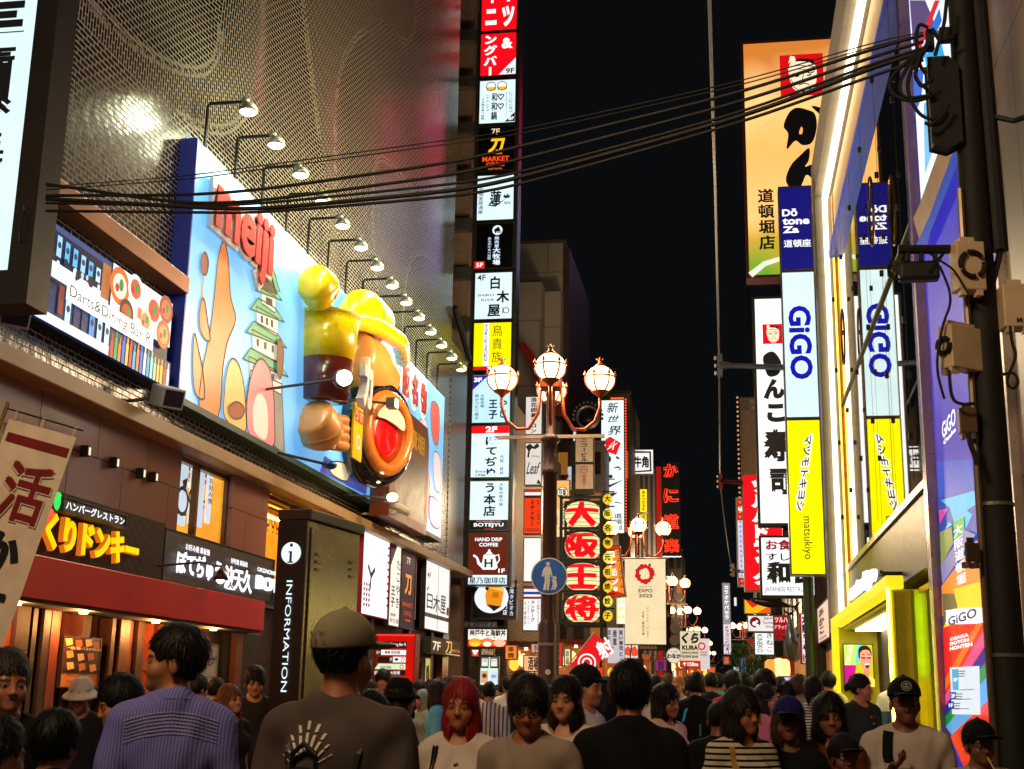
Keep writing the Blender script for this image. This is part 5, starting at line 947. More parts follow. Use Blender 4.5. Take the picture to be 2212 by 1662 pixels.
# near glass bay and painted panel
pane(13.0, 14.4, .1, 2.6); mb = MB(); mb.box((XG-.02, 13, 2.6), (XG+.02, 14.4, 2.66)); mb.build('rail', GOLD, rb)
mb = MB(); mb.box((XG-.12, 12.72, 0), (XG+.05, 12.98, 12)); mb.build('blue_post', M('#1c3a9c', .25, .3), rb); mb = MB(); mb.box((XG-.14, 12.62, 0), (XG+.04, 12.7, 12)); mb.build('steel_post', M('#a88a78', .3, .7), rb)
XP = XG-.05
y9 = PX(2181, 921, XP)[1]; f0 = Fr((XP, 12.6, 12), (0, -1, 0), DN, (-1, 0, 0), 12.6-y9, 12)
r = thing('mural_panel', f0.P(f0.W/2, 12), 'tall backlit mural of violet, blue and rainbow stripes behind the utility pole', 'mural')
mb = MB(); mb.fbox(f0, 0, 0, f0.W, 12, -.2, 0); mb.build('violet_field', E('#3a34b8', .75, .12), r)
mb = MB(); mb.fbox(f0, f0.W, 0, f0.W+.07, 12, -.2, .02); mb.build('pale_edge', M('#c8b8b0', .3, .4), r)
def clip(poly, u0, u1):
    def half(P, s, lim):
        out = []
        for i in range(len(P)):
            a, b_ = P[i-1], P[i]; ia, ib = s*(a[0]-lim) >= 0, s*(b_[0]-lim) >= 0
            if ia != ib: t = (lim-a[0])/(b_[0]-a[0]); out.append((lim, a[1]+t*(b_[1]-a[1])))
            if ib: out.append(b_)
        return out
    return half(half(poly, 1, u0), -1, u1)
NL = [0]
def rpoly(pts, mat, name='colour_field'):
    q = [(12.6-PX(x, y, XP)[1], 12-PX(x, y, XP)[2]) for x, y in pts]; q = [(u, min(11.9, max(.05, v))) for u, v in clip(q, 0, f0.W)]
    if len(q) < 3: return
    NL[0] += 1; mb = MB(); mb.prism(f0, q, .003*NL[0]); mb.build(name, mat, r)
C3 = lambda L: [(1808.6+.2426*u, 864+.2426*v) for u, v in L]
C4 = lambda L: [(1751+.2427*u, 1258.6+.2427*v) for u, v in L]
C1 = lambda L: [(1869+.2774*u, .2774*v) for u, v in L]
rpoly(C3([(890, 550), (1700, 500), (1700, 900), (900, 900)]), E('#2450c8', .8)); rpoly(C3([(900, 860), (1700, 700), (1700, 1500), (930, 1500)]), E('#1e46b4', .75))
rpoly(C3([(930, 895), (1260, 800), (1700, 690), (1700, 800), (1280, 910), (1165, 985), (1215, 1020), (1150, 1160), (1140, 1040), (1050, 1090), (1010, 960)]), E('#20b4e8', .9))
rpoly(C3([(915, 985), (1000, 965), (925, 1105)]), E('#d040a0', .85)); rpoly(C3([(1050, 1085), (1142, 1040), (1150, 1165), (1060, 1270)]), E('#50b848', .85)); rpoly(C3([(980, 1150), (1010, 1090), (1050, 1110)]), E('#60c8f0', .9))
rpoly(C3([(935, 1180), (1040, 1130), (1055, 1275), (945, 1480)]), E('#8a9a48', .8)); rpoly(C3([(945, 1480), (1160, 1160), (1260, 1200), (960, 1640)]), E('#8a88b8', .8))
rpoly(C3([(955, 1660), (1260, 1260), (1900, 1100), (1900, 1660)])+C4([(1700, 300), (1200, 300)]), E('#f09020', .85)); rpoly(C4([(1200, 100), (1310, 100), (1345, 230), (1215, 400)]), E('#7a7040', .7)); rpoly(C4([(1310, 60), (1510, 0), (1700, 0), (1700, 420), (1210, 410), (1310, 235), (1345, 230)]), E('#f4d428', .9))
rpoly(C4([(1213, 405), (1320, 370), (1800, 330), (1800, 1500), (1245, 1100)]), E('#e81c14', .9))
for pts, c_ in [([(1240, 860), (1520, 370), (1580, 370), (1240, 960)], '#f07020'), ([(1242, 1000), (1700, 250), (1700, 420), (1245, 1090)], '#e8508a'), ([(1245, 1100), (1700, 440), (1700, 600), (1250, 1190)], '#241c90'), ([(1250, 1195), (1700, 600), (1700, 760), (1255, 1280)], '#108838'), ([(1255, 1285), (1700, 760), (1700, 1000), (1310, 1360)], '#58a0e0'), ([(1300, 1370), (1700, 1000), (1700, 1700), (1420, 1640)], '#e83020')]: rpoly(C4(pts), E(c_, .85))
rpoly(C1([(380, -100), (960, -100), (900, 460), (650, 1160), (485, 1600)]), E('#e8f0f8', 1.), 'screen_field')
for pts, c_ in [([(395, 0), (520, 0), (640, 280), (420, 330)], '#5a4a78'), ([(600, 0), (640, 0), (440, 500), (430, 430)], '#d02838'), ([(640, 60), (660, 160), (480, 520), (440, 520)], '#2870c8'), ([(520, 430), (660, 330), (690, 450), (560, 640)], '#30a8e0'), ([(430, 560), (520, 520), (500, 760), (445, 900)], '#3868d0'), ([(520, 800), (560, 800), (600, 1160), (530, 1360)], '#78c0f0'), ([(840, 60), (900, 60), (880, 400), (860, 300)], '#f0a8a8')]: rpoly(C1(pts), E(c_, .95), 'screen_picture')
rpoly(C1([(440, 1700), (485, 1605), (650, 1165), (920, 440), (960, 560), (800, 1100), (575, 1700), (500, 1900)]), M('#c8a488', .4), 'beige_chevron'); rpoly(C1([(470, 1900), (575, 1680), (745, 1240), (950, 760), (960, 880), (745, 1420), (560, 1860), (490, 2000)]), E('#1848b0', .7), 'blue_chevron')
def rtext(s, box, mat, b_=.03, vert=False):
    (x0, y0), (x1, y1) = box; a = PX(x0, (y0+y1)/2, XP)[1]; c_ = PX(x1, (y0+y1)/2, XP)[1]; t = PX((x0+x1)/2, y0, XP)[2]; u = PX((x0+x1)/2, y1, XP)[2]; NL[0] += 1
    mb = MB(); (put_vert if vert else put_text)(mb, f0, s, 12.6-a, 12-t, 12.6-c_, 12-u, .003*NL[0], b_); mb.build('lettering', mat, r)
WE = EN('#ffffff', 1.)
pill = C4([(1300, 270), (1325, 245), (1700, 225), (1700, 350), (1325, 372), (1300, 345)]); rpoly(smooth_closed(pill, 3), WE, 'pill_logo')
rtext('GiGO', C4([(1318, 265), (1590, 350)]), M('#1858c0'), .025); rtext('OSAKA', C4([(1340, 470), (1518, 502)]), WE, .05); rtext('DOTON', C4([(1344, 512), (1522, 545)]), WE, .05); rtext('HONTEN', C4([(1344, 553), (1560, 588)]), WE, .05)
rtext('大阪道頓堀', C3([(1160, 1095), (1255, 1660)]), EN('#f0f0ff', .8), .03, True); rtext('Osaka', C3([(1055, 295), (1180, 340)]), WE, .04); rtext('GiGO', C3([(1045, 130), (1180, 285)]), WE, .02)
rpoly(C4([(1360, 758), (1640, 745), (1650, 1180), (1382, 1175)]), E('#dce8f0', .9), 'floor_board')
for (v0, v1, c_, t) in ((775, 960, '#4aa8e0', '3F'), (978, 1045, '#1850a8', '2F'), (1063, 1130, '#141890', '1F')):
    rpoly(C4([(1383, v0), (1445, v0-2), (1448, v1), (1390, v1)]), E(c_, .85), 'floor_tab'); m_ = (v0+v1)/2; rtext(t, C4([(1400, m_-16), (1440, m_+16)]), WE)
    rpoly(C4([(1460, v1-4), (1600, v1-8), (1600, v1-2), (1460, v1+2)]), M('#3870b0'), 'rule')
    for j in range(3): rpoly(C4([(1455, v0+14+22*j), (1520, v0+12+22*j), (1520, v0+20+22*j), (1455, v0+22+22*j)]), M('#7a7a80'), 'text_line')
# brown wall panels to the right
rw_ = thing('panelled_wall', (XG, 6, 0), 'tall brown metal panelled wall beyond the utility pole', 'wall')
mb = MB(); mb.box((XG-.01, 3, 0), (XG+.3, y9-.09, 14)); mb.build('panel', brickmat('metal_panels', (.22, .145, .10), (.23, .15, .105), (.10, .07, .05), 1.3, 3., .008, (1, 2), .4, bump=.05), rw_)

# ================================================================== big signs on the right
Y_ = 22.6; CS = M('#5a4a3a', .3, .7)
xa = (PY(1683, 402, Y_)[0]+PY(1705, 1242, Y_)[0])/2; xb = (PY(1755, 402, Y_)[0]+PY(1783, 1242, Y_)[0])/2
def colsign(y0, y1, label, face, els, case=CS):
    t, u = PY(1730, y0, Y_)[2], PY(1730, y1, Y_)[2]; f = Fr((xa, Y_, t), (1, 0, 0), DN, (0, -1, 0), xb-xa, t-u)
    return sign('column_sign', label, 'shop sign', f, face, els, .3, case, .022, 'panels of the tall column sign by the glass building')
colsign(402, 584, 'navy panel with white rounded lettering at the top of the column sign', E('#16187a', .75), [('t', 'Dō', .1, .27, .55, .36, WE, {'b': .035}), ('t', 'tone', .1, .38, .9, .46, WE, {'b': .035}), ('t', 'Za', .1, .48, .58, .56, WE, {'b': .035}), ('t', '道頓座', .12, .64, .92, .73, WE, {'b': .015})])
colsign(586, 904, 'pale aqua panel with fat blue letters reading downwards', E('#cdeaf2', 1.), [('t', 'GiGO', .18, .24, .84, .74, EN('#1a14b4', .8), {'b': .035, 'rot': 90})])
WO = EN('#ffffff', 1.05)
colsign(906, 1243, 'acid yellow panel with white edged black katakana reading downwards', E('#f2ee00', 1.), [('t', 'マツモトキヨシ', .2, .1, .78, .6, WO, {'b': .11, 'rot': 90, 'shear': .2}), ('t', 'マツモトキヨシ', .25, .105, .73, .595, INK, {'b': .03, 'rot': 90, 'shear': .2}), ('t', 'matsukiyo', .34, .63, .64, .9, INK, {'b': .0, 'rot': 90})])
mb = MB(); mb.lathe(((xa+xb)/2, Y_+.2, 0), [(.09, 0), (.09, PY(1730, 1243, Y_)[2]-.02)], 12); tag(mb.build('sign_pole', M('#2c3a1c', .4, .3)), 'dark green steel pole under the tall column sign', 'pole')
# orange sign with the brush strokes
f = FY(1604, 88, 1850, 600, 27.5)
f = Fr((PY(1606, 340, 27.5)[0], 27.5, PY(1705, 85, 27.5)[2]), (1, 0, 0), DN, (0, -1, 0), PY(1838, 340, 27.5)[0]-PY(1606, 340, 27.5)[0], PY(1705, 85, 27.5)[2]-PY(1705, 598, 27.5)[2])
def faceem(cu, cv, s, a=1.):
    """the badge: a man's face in a knotted headband, white line work on red"""
    W3, K3 = EN('#f6e2c0', 1.), M('#140808')
    e = [('r', cu-s, cv-s*.44*a, cu+s, cv+s*.44*a, EN('#d81018', .9))]
    T = lambda L: [(cu+s*x, cv+s*.44*a*y) for x, y in L]
    e += [('p', T([(-.62, -.35), (-.5, -.6), (-.2, -.66), (.3, -.66), (.55, -.55), (.7, -.3), (.68, .2), (.6, .6), (.3, .86), (-.1, .88), (-.42, .62), (-.55, .2)]), W3), ('p', T([(-.6, -.6), (-.5, -.95), (-.3, -.9), (-.25, -.66)]), W3), ('p', T([(-.3, -.68), (-.1, -.8), (.55, -.72), (.6, -.45), (.3, -.62)]), K3)]
    for L, w in (([(-.6, -.4), (-.1, -.46), (.6, -.36)], .04), ([(-.58, -.22), (-.1, -.28), (.62, -.18)], .03), ([(-.42, -.08), (-.2, -.02), (-.04, -.1)], .06), ([(.2, -.12), (.4, -.05), (.58, -.12)], .06), ([(-.3, .08), (-.12, .05)], .07), ([(.24, .06), (.44, .03)], .07), ([(.08, 0), (.02, .25), (.2, .26)], .04), ([(-.16, .5), (.1, .42), (.34, .5)], .05), ([(-.5, .2), (-.36, .6), (-.05, .82), (.28, .8), (.56, .5)], .035)): e.append(('l', T(L), w*s, K3))
    return e
def emg():
    m = bpy.data.materials.new('printed_film'); m.use_nodes = True; nt = m.node_tree; b = nt.nodes['Principled BSDF']; tc = nt.nodes.new('ShaderNodeTexCoord'); sp = nt.nodes.new('ShaderNodeSeparateXYZ'); nt.links.new(tc.outputs['Object'], sp.inputs[0])
    nz = nt.nodes.new('ShaderNodeTexNoise'); nz.inputs['Scale'].default_value = .8; nt.links.new(tc.outputs['Object'], nz.inputs['Vector']); ad = nt.nodes.new('ShaderNodeMath'); ad.operation = 'MULTIPLY_ADD'; ad.inputs[1].default_value = 1.5; nt.links.new(nz.outputs['Fac'], ad.inputs[0]); nt.links.new(sp.outputs[2], ad.inputs[2])
    mr = nt.nodes.new('ShaderNodeMapRange'); mr.inputs['From Max'].default_value = 6.2; nt.links.new(ad.outputs[0], mr.inputs['Value']); cr = nt.nodes.new('ShaderNodeValToRGB'); nt.links.new(mr.outputs[0], cr.inputs[0])
    for p_, c_ in ((.12, '#5a9a20'), (.24, '#c0a030'), (.36, '#ffc478'), (.6, '#f8b460'), (.8, '#ffca80'), (.97, '#c8742c')): (cr.color_ramp.elements.new(p_)).color = (*lin(c_), 1)
    e = cr.color_ramp.elements; e.remove(e[0]); e.remove(e[-1]); nt.links.new(cr.outputs[0], b.inputs['Emission Color']); b.inputs['Emission Strength'].default_value = 1.1; b.inputs['Base Color'].default_value = (.1, .06, .03, 1); return m
U = lambda L: [((1555.2+.3466*u-1606)/232, (57.6+.3466*v-86)/512) for u, v in L]
r = sign('billboard', 'huge orange lit billboard with giant black brush strokes and a red face badge', 'billboard', f, emg(), faceem(.575, .16, .205)+[('p', smooth_closed(U([(405, 640), (440, 560), (490, 528), (560, 545), (605, 575), (612, 660), (580, 750), (520, 765), (475, 735), (420, 785), (432, 690)])), INK), ('p', smooth_closed(U([(500, 690), (515, 650), (525, 665), (518, 695)])), EN('#f4b060', .95)), ('p', smooth_closed(U([(585, 525), (640, 535), (700, 560), (730, 640), (660, 600)])), INK), ('p', smooth_closed(U([(408, 985), (440, 890), (500, 830), (560, 785), (555, 860), (530, 900), (580, 890), (640, 940), (700, 1020), (600, 1000), (540, 950), (510, 1000), (470, 1060)])), INK), ('p', smooth_closed(U([(420, 1250), (520, 1200), (700, 1180), (760, 1280), (600, 1300), (520, 1380)])), INK), ('tv', '道頓堀店', *U([(228, 1020)])[0], *U([(330, 1400)])[0], INK, {'b': .03}), ('l', U([(170, 1545), (260, 1480), (370, 1450), (520, 1430)]), [.06, .05, .04, .03], EN('#e8f0d8', .9))], .5, M('#5a2c18', .4, .3), .06)
# white sushi column and restaurant box
f = FY(1631, 640, 1738, 1136, 25.2)
sign('tall_box_sign', 'tall white box sign with black brush sushi characters under a face badge', 'shop sign', f, E('#f2f6fa', 1.05), faceem(.4, .17, .2, .5)+[('p', smooth_closed([(.2, .27), (.4, .25), (.56, .3), (.5, .35), (.3, .36), (.22, .32)]), INK), ('t', 'ん', .18, .37, .62, .46, INK, {'b': .07}), ('t', 'こ', .24, .48, .6, .56, INK, {'b': .07}), ('t', '寿', .16, .59, .66, .73, INK, {'b': .06}), ('t', '司', .26, .76, .64, .87, INK, {'b': .06})], .35, BLACK, .05)
f = FY(1641, 1157, 1762, 1291, 24.3)
sign('box_sign', 'white box sign with red and black brush characters over latin lettering', 'shop sign', f, E('#f4f8fa', 1.05), [('t', 'お食事', .12, .07, .8, .24, M('#c01420'), {'b': .04}), ('t', 'すし・', .12, .29, .7, .41, INK, {'b': .02}), ('t', '和食', .12, .42, 1.0, .78, INK, {'b': .07}), ('t', 'JAPANESE RESTAURANT', .08, .83, 1.0, .93, M('#2a1018'), {'b': .0})], .3, BLACK, .04)
mb = MB(); f = FY(1690, 1100, 1760, 1165, 25.6); mb.fbox(f, 0, 0, f.W+.4, f.H, -.2, 0); rl = thing('window_grille', f.P(0, f.H), 'small dark grid window between the two white box signs', 'window'); mb.build('pane', M('#3a3430', .3), rl)
mb = MB(); [mb.fbox(f, f.W*i/4, 0, f.W*i/4+.02, f.H, .0, .02) for i in range(5)]; [mb.fbox(f, 0, f.H*i/3, f.W, f.H*i/3+.02, .021, .03) for i in range(4)]; mb.build('grid_bar', BLACK, rl)
f = FY(1603, 858, 1700, 1277, 38)
r = sign('tall_box_sign', 'tall red column sign with white katakana, beige at the top', 'shop sign', f, [(0, .07, M('#8a7a70', .5)), (.07, .41, M('#b09078', .5)), (.41, 1, E('#e8101c', .95))], [('t', '道頓堀', .22, .01, .6, .035, WHITE), ('t', '法善寺', .22, .042, .6, .066, WHITE), ('tv', 'ツルハドラッグ', .22, .43, .62, .97, EN('#fff4ec', 1.05), {'b': .08})], .5, M('#8a7060', .35, .5), .03)
mb = MB()
for i in range(40): mb.lathe(f.P(-.07, f.H*i/40, 0), [(.035, 0), (.03, .05), (0, .06)], 6, f.N)
mb.build('bulb', E('#c89060', .8, .1, False), r)
f = FY(1591, 1075, 1610, 1268, 46)
sign('tall_box_sign', 'slim pale lilac column sign in a green frame with a red cap', 'shop sign', f, [(0, .26, E('#d81820', .9)), (.26, .9, E('#c8c4ec', .95)), (.9, 1, E('#c01828', .9))], [('o', .6, .13, .34, EN('#f4e8ec')), ('tv', 'かに', .5, .08, .75, .2, M('#c01828'))], .3, M('#88a878', .35), .05)
f = FY(1561, 1259, 1579, 1415, 66)
sign('tall_box_sign', 'narrow silver column sign of white katakana down the street', 'shop sign', f, [(0, .58, E('#9a94a0', .8)), (.58, 1, E('#e8dce8', .85))], [('tv', 'カラオケパセラ', .2, .03, .8, .52, EN('#ffffff', 1.), {'b': .03}), ('tv', 'ドラゴンボウル', .25, .6, .75, .95, M('#8a1850'), {'b': .04})], .3)
for x0, y0, x1, y1, Y, lab, fc, tx in [(1585, 1290, 1592, 1310, 70, 'tiny white lit sign right of the silver column', '#e8f0f8', ''), (1562, 1418, 1576, 1436, 60, 'small red lit sign under the silver column', '#e03020', '酒'), (1584, 1440, 1598, 1475, 58, 'small aqua sign with black mark over the crowd', '#d8f0e8', '右'), (1600, 1420, 1612, 1470, 58, 'narrow blue sign with white strips over the crowd', '#4868d8', '薬局'), (1614, 1380, 1634, 1428, 50, 'dark red neon box with dotted edges behind the plants', '#a81410', '金龍')]:
    S(x0, y0, x1, y1, Y, lab, E(fc, .9), [('tv', tx, .2, .1, .8, .9, WHITE if fc in ('#4868d8', '#a81410', '#e03020') else INK, {'b': .03})] if tx else [], .15)
S(1614, 1329, 1672, 1366, 34, 'white sign with a red blossom circle and small grey lettering', E('#ece4e0', .9), [('o', .3, .42, .2, .2, M('#c8141c')), ('o', .27, .5, .08, EN('#fbeef0')), ('o', .38, .62, .06, EN('#fbeef0')), ('o', .36, .38, .05, EN('#fbeef0')), ('t', 'Japan', .62, .1, .98, .28, M('#282024')), ('t', 'Tax-free', .58, .36, .98, .52, M('#98888c')), ('t', 'Shop', .7, .6, .98, .78, M('#98888c'))], .15)
S(1671, 1329, 1705, 1384, 33.5, 'dark red banner sign with two lines of katakana', E('#a80c18', .8), [('t', 'ツルハ', .08, .08, .92, .3, EN('#f4d0c8', .9), {'b': .04}), ('t', 'ドラッグ', .08, .38, .92, .56, EN('#f4d0c8', .9), {'b': .02}), ('l', [(0, .9), (.4, .8), (1, .95)], .08, M('#7a2a10'))], .1)
S(1629, 1366, 1673, 1416, 34, 'white lit sign with orange hiragana and upright latin letters', E('#eefaf4', 1.), [('t', 'KINEKO', .15, .1, .42, .88, M('#a03818'), {'rot': 90}), ('tv', 'きねこ', .58, .0, .95, .88, M('#d85820'))], .15, M('#386858'))
S(1728, 1325, 1749, 1435, 31, 'red and white striped column sign with black outlined hiragana', E('#f6ecec', .95), [('r', .06, .0, .22, 1, EN('#e01828', .9)), ('r', .78, .0, .94, 1, EN('#e01828', .9)), ('tv', '大阪みやげ', .26, .02, .8, .98, INK, {'b': .07})], .2)
f = FR(1762, 1318, 1398, 1791, 1288, 1378, 2.15)
sign('box_sign', 'peach wall sign with black upright strokes beside the glowing jamb', 'shop sign', f, E('#f0c8ac', .85), [('r', .02, .1, .12, .5, M('#d81c18')), ('tv', 'あかこ', .3, .1, .7, .8, INK, {'b': .05}), ('t', '大阪名物', .3, .86, .8, .92, M('#d05030'))], .15, M('#3a2418'))
S(1607, 1293, 1666, 1327, 40, 'yellow and red banner sign under the tall red column', E('#f0b818', .85), [('p', [(0, 0), (1, 0), (.3, .6)], EN('#c83018', .9)), ('p', [(.4, 1), (1, .4), (1, 1)], EN('#e05818', .9))], .1)
# hanging fish sculptures
def fish(name, o, ax, L, prof, belly, back, label, bill=0.):
    r = thing(name, o, label, 'sculpture'); ax = np.array(ax, float); ax /= np.linalg.norm(ax); o = np.array(o, float)
    mb = MB(); mb.lathe(o, [(a*L, h*L) for a, h in prof], 18, ax); b_ = mb.build('body', belly, r, True)
    sd = np.cross(ax, [0, 1, 0]); sd /= np.linalg.norm(sd); q = Fr(o, ax, sd, (0, -1, 0), L, L)
    mb = MB(); mb.prism(q, [(.97*L, .01*L), (1.14*L, .17*L), (1.05*L, .0), (1.14*L, -.17*L), (.97*L, -.01*L)], -.012, .012); mb.build('tail_fin', back, r)
    mb = MB(); mb.prism(q, [(.42*L, .12*L), (.55*L, .22*L), (.52*L, .11*L)], -.012, .012); mb.prism(q, [(.45*L, -.12*L), (.6*L, -.2*L), (.55*L, -.1*L)], -.012, .012); mb.build('fin', back, r)
    if bill: mb = MB(); mb.tube([o, o-ax*bill*L], [.03*L, .004*L], 8); mb.build('bill', back, r)
    mb = MB(); mb.ball(o+ax*.12*L-[0, .07*L, 0], .018*L, 8, 6); mb.build('eye', WHITE, r)
    return r
TUN = [(.0, 0), (.05, .02), (.1, .12), (.145, .3), (.15, .42), (.12, .62), (.06, .82), (.025, .95), (.02, 1.)]
p = PY(1712, 1428, 30); fish('tuna_sculpture', p, (-.03, 0, 1), 1.0, TUN, M('#7a8088', .2, .5), M('#1a1c24', .3), 'silver tuna sculpture hung by its tail among the right hand signs')
mb = MB(); q = PY(1708, 1318, 30); mb.tube([q, q+[0, 0, .4]], .012, 5); tag(mb.build('hanging_hook', STEEL), 'thin steel hook holding the tuna by its tail', 'hook')
p = PY(1622, 1296, 31); fish('marlin_sculpture', p, (1, 0, -.16), 1.0, [(a*.75, h) for a, h in TUN], M('#2a2420', .3, .2), M('#1a1412', .3), 'dark long billed marlin sculpture over the white blossom sign', .3)
# brackets and the long cable down the street
cz = [(1532, -20, 12.8), (1545, 400, 19.5), (1554, 790, 27), (1555, 1040, 42), (1581, 1232, 70)]
P5 = [PY(*a) for a in cz]; path = []
for a, b_ in zip(P5[:-1], P5[1:]):
    for t in np.linspace(0, 1, 10)[:-1]: path.append(a+(b_-a)*t+[0, 0, -.25*math.sin(math.pi*t)])
mb = MB(); mb.tube(path+[P5[-1]], .022, 5); tag(mb.build('street_cable', M('#8a8480', .5)), 'pale cable running down the street from bracket to bracket', 'cable')
for k, (x, y, x2, Y, c_, lab) in enumerate([(1554, 790, 1692, 24.8, '#4a5058', 'grey steel cable bracket in front of the white sushi column'), (1556, 1040, 1605, 37.6, '#7a3018', 'rust red cable bracket beside the tall red column'), (1583, 1232, 1612, 45.5, '#6a5c50', 'small cable bracket by the slim lilac column')]):
    a, b_ = PY(x, y, Y), PY(x2, y+4, Y); r = thing('cable_bracket', (b_+a)/2, lab, 'bracket'); mb = MB(); mb.tube([a, a*.8+b_*.2, b_], [.1, .05, .06], 8); mb.build('arm', M(c_, .4, .4), r)
    mb = MB(); mb.box(a-[.04, .06, .22], a+[.06, .06, .22]); mb.build('clamp', M(c_, .4, .4), r)
    mb = MB(); [mb.lathe(a+[-.1, 0, z], [(.03, 0), (.045, .02), (.03, .05)], 8, (1, 0, 0)) for z in (-.15, 0, .15)]; mb.build('insulator', M('#b8b0a8', .4), r)
# street buildings on the right beyond the glass one
for k, (x, y0, y1, h, c_, lab) in enumerate([(2.3, 24, 33, 9.5, '#3a3430', 'dark building carrying the orange billboard next to the glass block'), (2.0, 33.5, 52, 8.5, '#4a3a30', 'brown building with the red drugstore column'), (1.6, 53, 90, 9, '#201c1e', 'dark blocks along the right side near the street end')]):
    r = thing('street_building', (x+3, (y0+y1)/2, 0), lab, 'building'); mb = MB(); mb.box((x, y0, 0), (x+8, y1, h)); mb.build('wall', M(c_, .6, bump=.1), r)
    rr = random.Random(k)
    for i in range(6):
        yy = y0+(y1-y0)*(i+.2)/6
        for j in range(2): mb = MB(); mb.box((x-.03, yy, 3.6+2.2*j), (x-.002, yy+(y1-y0)*.09, 4.9+2.2*j)); mb.build('window', E('#b0763a', .35) if rr.random() < .3 else M('#181414', .15, .2), r)
    mb = MB(); mb.box((x-.2, y0-.05, h-.05), (x+8.1, y1+.05, h+.25)); mb.build('parapet', M('#4a443e', .6), r)
    mb = MB(); mb.box((x-.02, y0+.1, .1), (x-.0, y1-.1, 2.6)); mb.build('shop_window', E(['#c87830', '#e09040', '#a05828'][k], .5, .5, True, 1.2), r)
mb = MB(); x0 = PY(1640, 1425, 36)
r = thing('red_awning', (x0[0]+.6, 36, x0[2]), 'red shop awning above the cream lanterns on the right', 'awning'); f = FY(1645, 1418, 1700, 1450, 36); mb.prism(f, [(.4*f.W, 0), (f.W*1.3, 0), (f.W*1.3, f.H), (0, f.H)], -1.2, 0); mb.build('canopy', M('#c01c14', .5), r); mb = MB(); mb.fbox(f, 0, f.H, f.W*1.3, f.H+.12, -.02, .03); mb.build('valance', M('#e84030', .5), r)
for k, (x, y) in enumerate([(1683, 1444), (1694, 1446), (1665, 1447)]):
    p = PY(x, y, 35); L = thing('paper_lantern', p-[0, 0, .25], ['taller of two touching cream lanterns under the red awning', 'shorter of two touching cream lanterns, nearer the tuna', 'single amber lantern apart from the pair under the red awning'][k], 'lantern', 'lanterns under the red awning')
    mb = MB(); mb.lathe(p, [(.07, -.26), (.14, -.2), (.16, 0), (.14, .2), (.07, .26)], 14); mb.build('paper_shell', E(['#ffe0a0', '#ffd890', '#ff9a40'][k], 1.2), L, True); mb = MB(); mb.lathe(p+[0, 0, .26], [(.08, 0), (.08, .04)], 12); mb.build('hoop', BLACK, L)
S(1690, 1461, 1740, 1473, 29, 'violet lit digital strip over the crowd', E('#6a60d8', 1.), [('t', '00 00 00 00', .1, .2, .9, .8, EN('#e8f0ff', 1.2))], .15)
# potted bamboo / willow greens
def plant(name, x, y0, y1, Y, label, n, seed):
    r = thing(name, tuple(PY(x, y1, Y)), label, 'plant'); rr = np.random.default_rng(seed); t, u = PY(x, y0, Y), PY(x, y1, Y); h = t[2]-u[2]
    mb = MB(); mb.tube([(u[0], Y, 0), (u[0]+.05, Y, u[2]+h*.5), (t[0], Y, t[2])], [.05, .03, .01], 6); mb.build('trunk', M('#4a3a20', .7), r)
    mb = MB()
    for i in range(n):
        c = np.array([u[0]+rr.normal(0, .28), Y+rr.normal(0, .3), u[2]+h*rr.random()**.8]); d = rr.normal(0, 1, 3); d[2] = -abs(d[2])-.6; d /= np.linalg.norm(d); l = rr.uniform(.1, .24); s = np.cross(d, rr.normal(0, 1, 3)); s /= np.linalg.norm(s); s *= .014
        mb.add([c, c+d*l*.5+s, c+d*l, c+d*l*.5-s], [(0, 1, 2, 3)])
    mb.build('leaves', M('#2c5a1c', .5, 0, .4), r)
plant('willow_plant', 1612, 1385, 1500, 40, 'drooping green willow between the neon box and the awning', 900, 1); plant('willow_plant', 1640, 1410, 1500, 38, 'bushy green plant in front of the red awning', 700, 2)

# ================================================================== utility pole and its boxes
YP = 8.0
pt, pb = (PY(2055, 0, YP)+PY(2108, 0, YP))/2, (PY(2122, 1600, YP)+PY(2200, 1600, YP))/2
px = (pt[0]+pb[0])/2+.02; POLE = M('#0d0b0a', .7, bump=.15)
r = thing('utility_pole', (px, YP, 0), 'thick dark concrete utility pole strapped with cable boxes', 'utility pole')
mb = MB(); mb.lathe((px, YP, 0), [(.125, 0), (.108, 1.2), (.092, 4), (.076, 6), (.07, 8)], 20); mb.build('shaft', POLE, r, True)
mb = MB(); mb.lathe((px, YP, 0), [(.113, 1.75), (.113, 1.77)], 20); mb.lathe((px, YP, 0), [(.108, 2.62), (.108, 2.64)], 20); mb.each('strap', STEEL, r)
mb = MB(); mb.tube([(px-.11, YP-.06, 0), (px-.1, YP-.06, 3.0), (px-.09, YP-.06, 4.6)], .022, 8); mb.build('conduit', M('#6a5a4c', .35, .6), r)
mb = MB(); mb.tube([(px+.13, YP-.02, 4.2), (px+.11, YP-.02, 6.2)], .05, 10); mb.build('side_conduit', BLACK, r)
mb = MB(); mb.tube([(px+.06, YP, 3.95), (px+.13, YP-.02, 4.2)], .02, 6); mb.tube([(px+.12, YP-.02, 5.1), (px+.25, YP-.1, 5.02), (px+.38, YP-.1, 5.06)], .018, 6); mb.each('bracket', BLACK, r)
def p8(x, y, Y=YP-.12): return PY(x, y, Y)
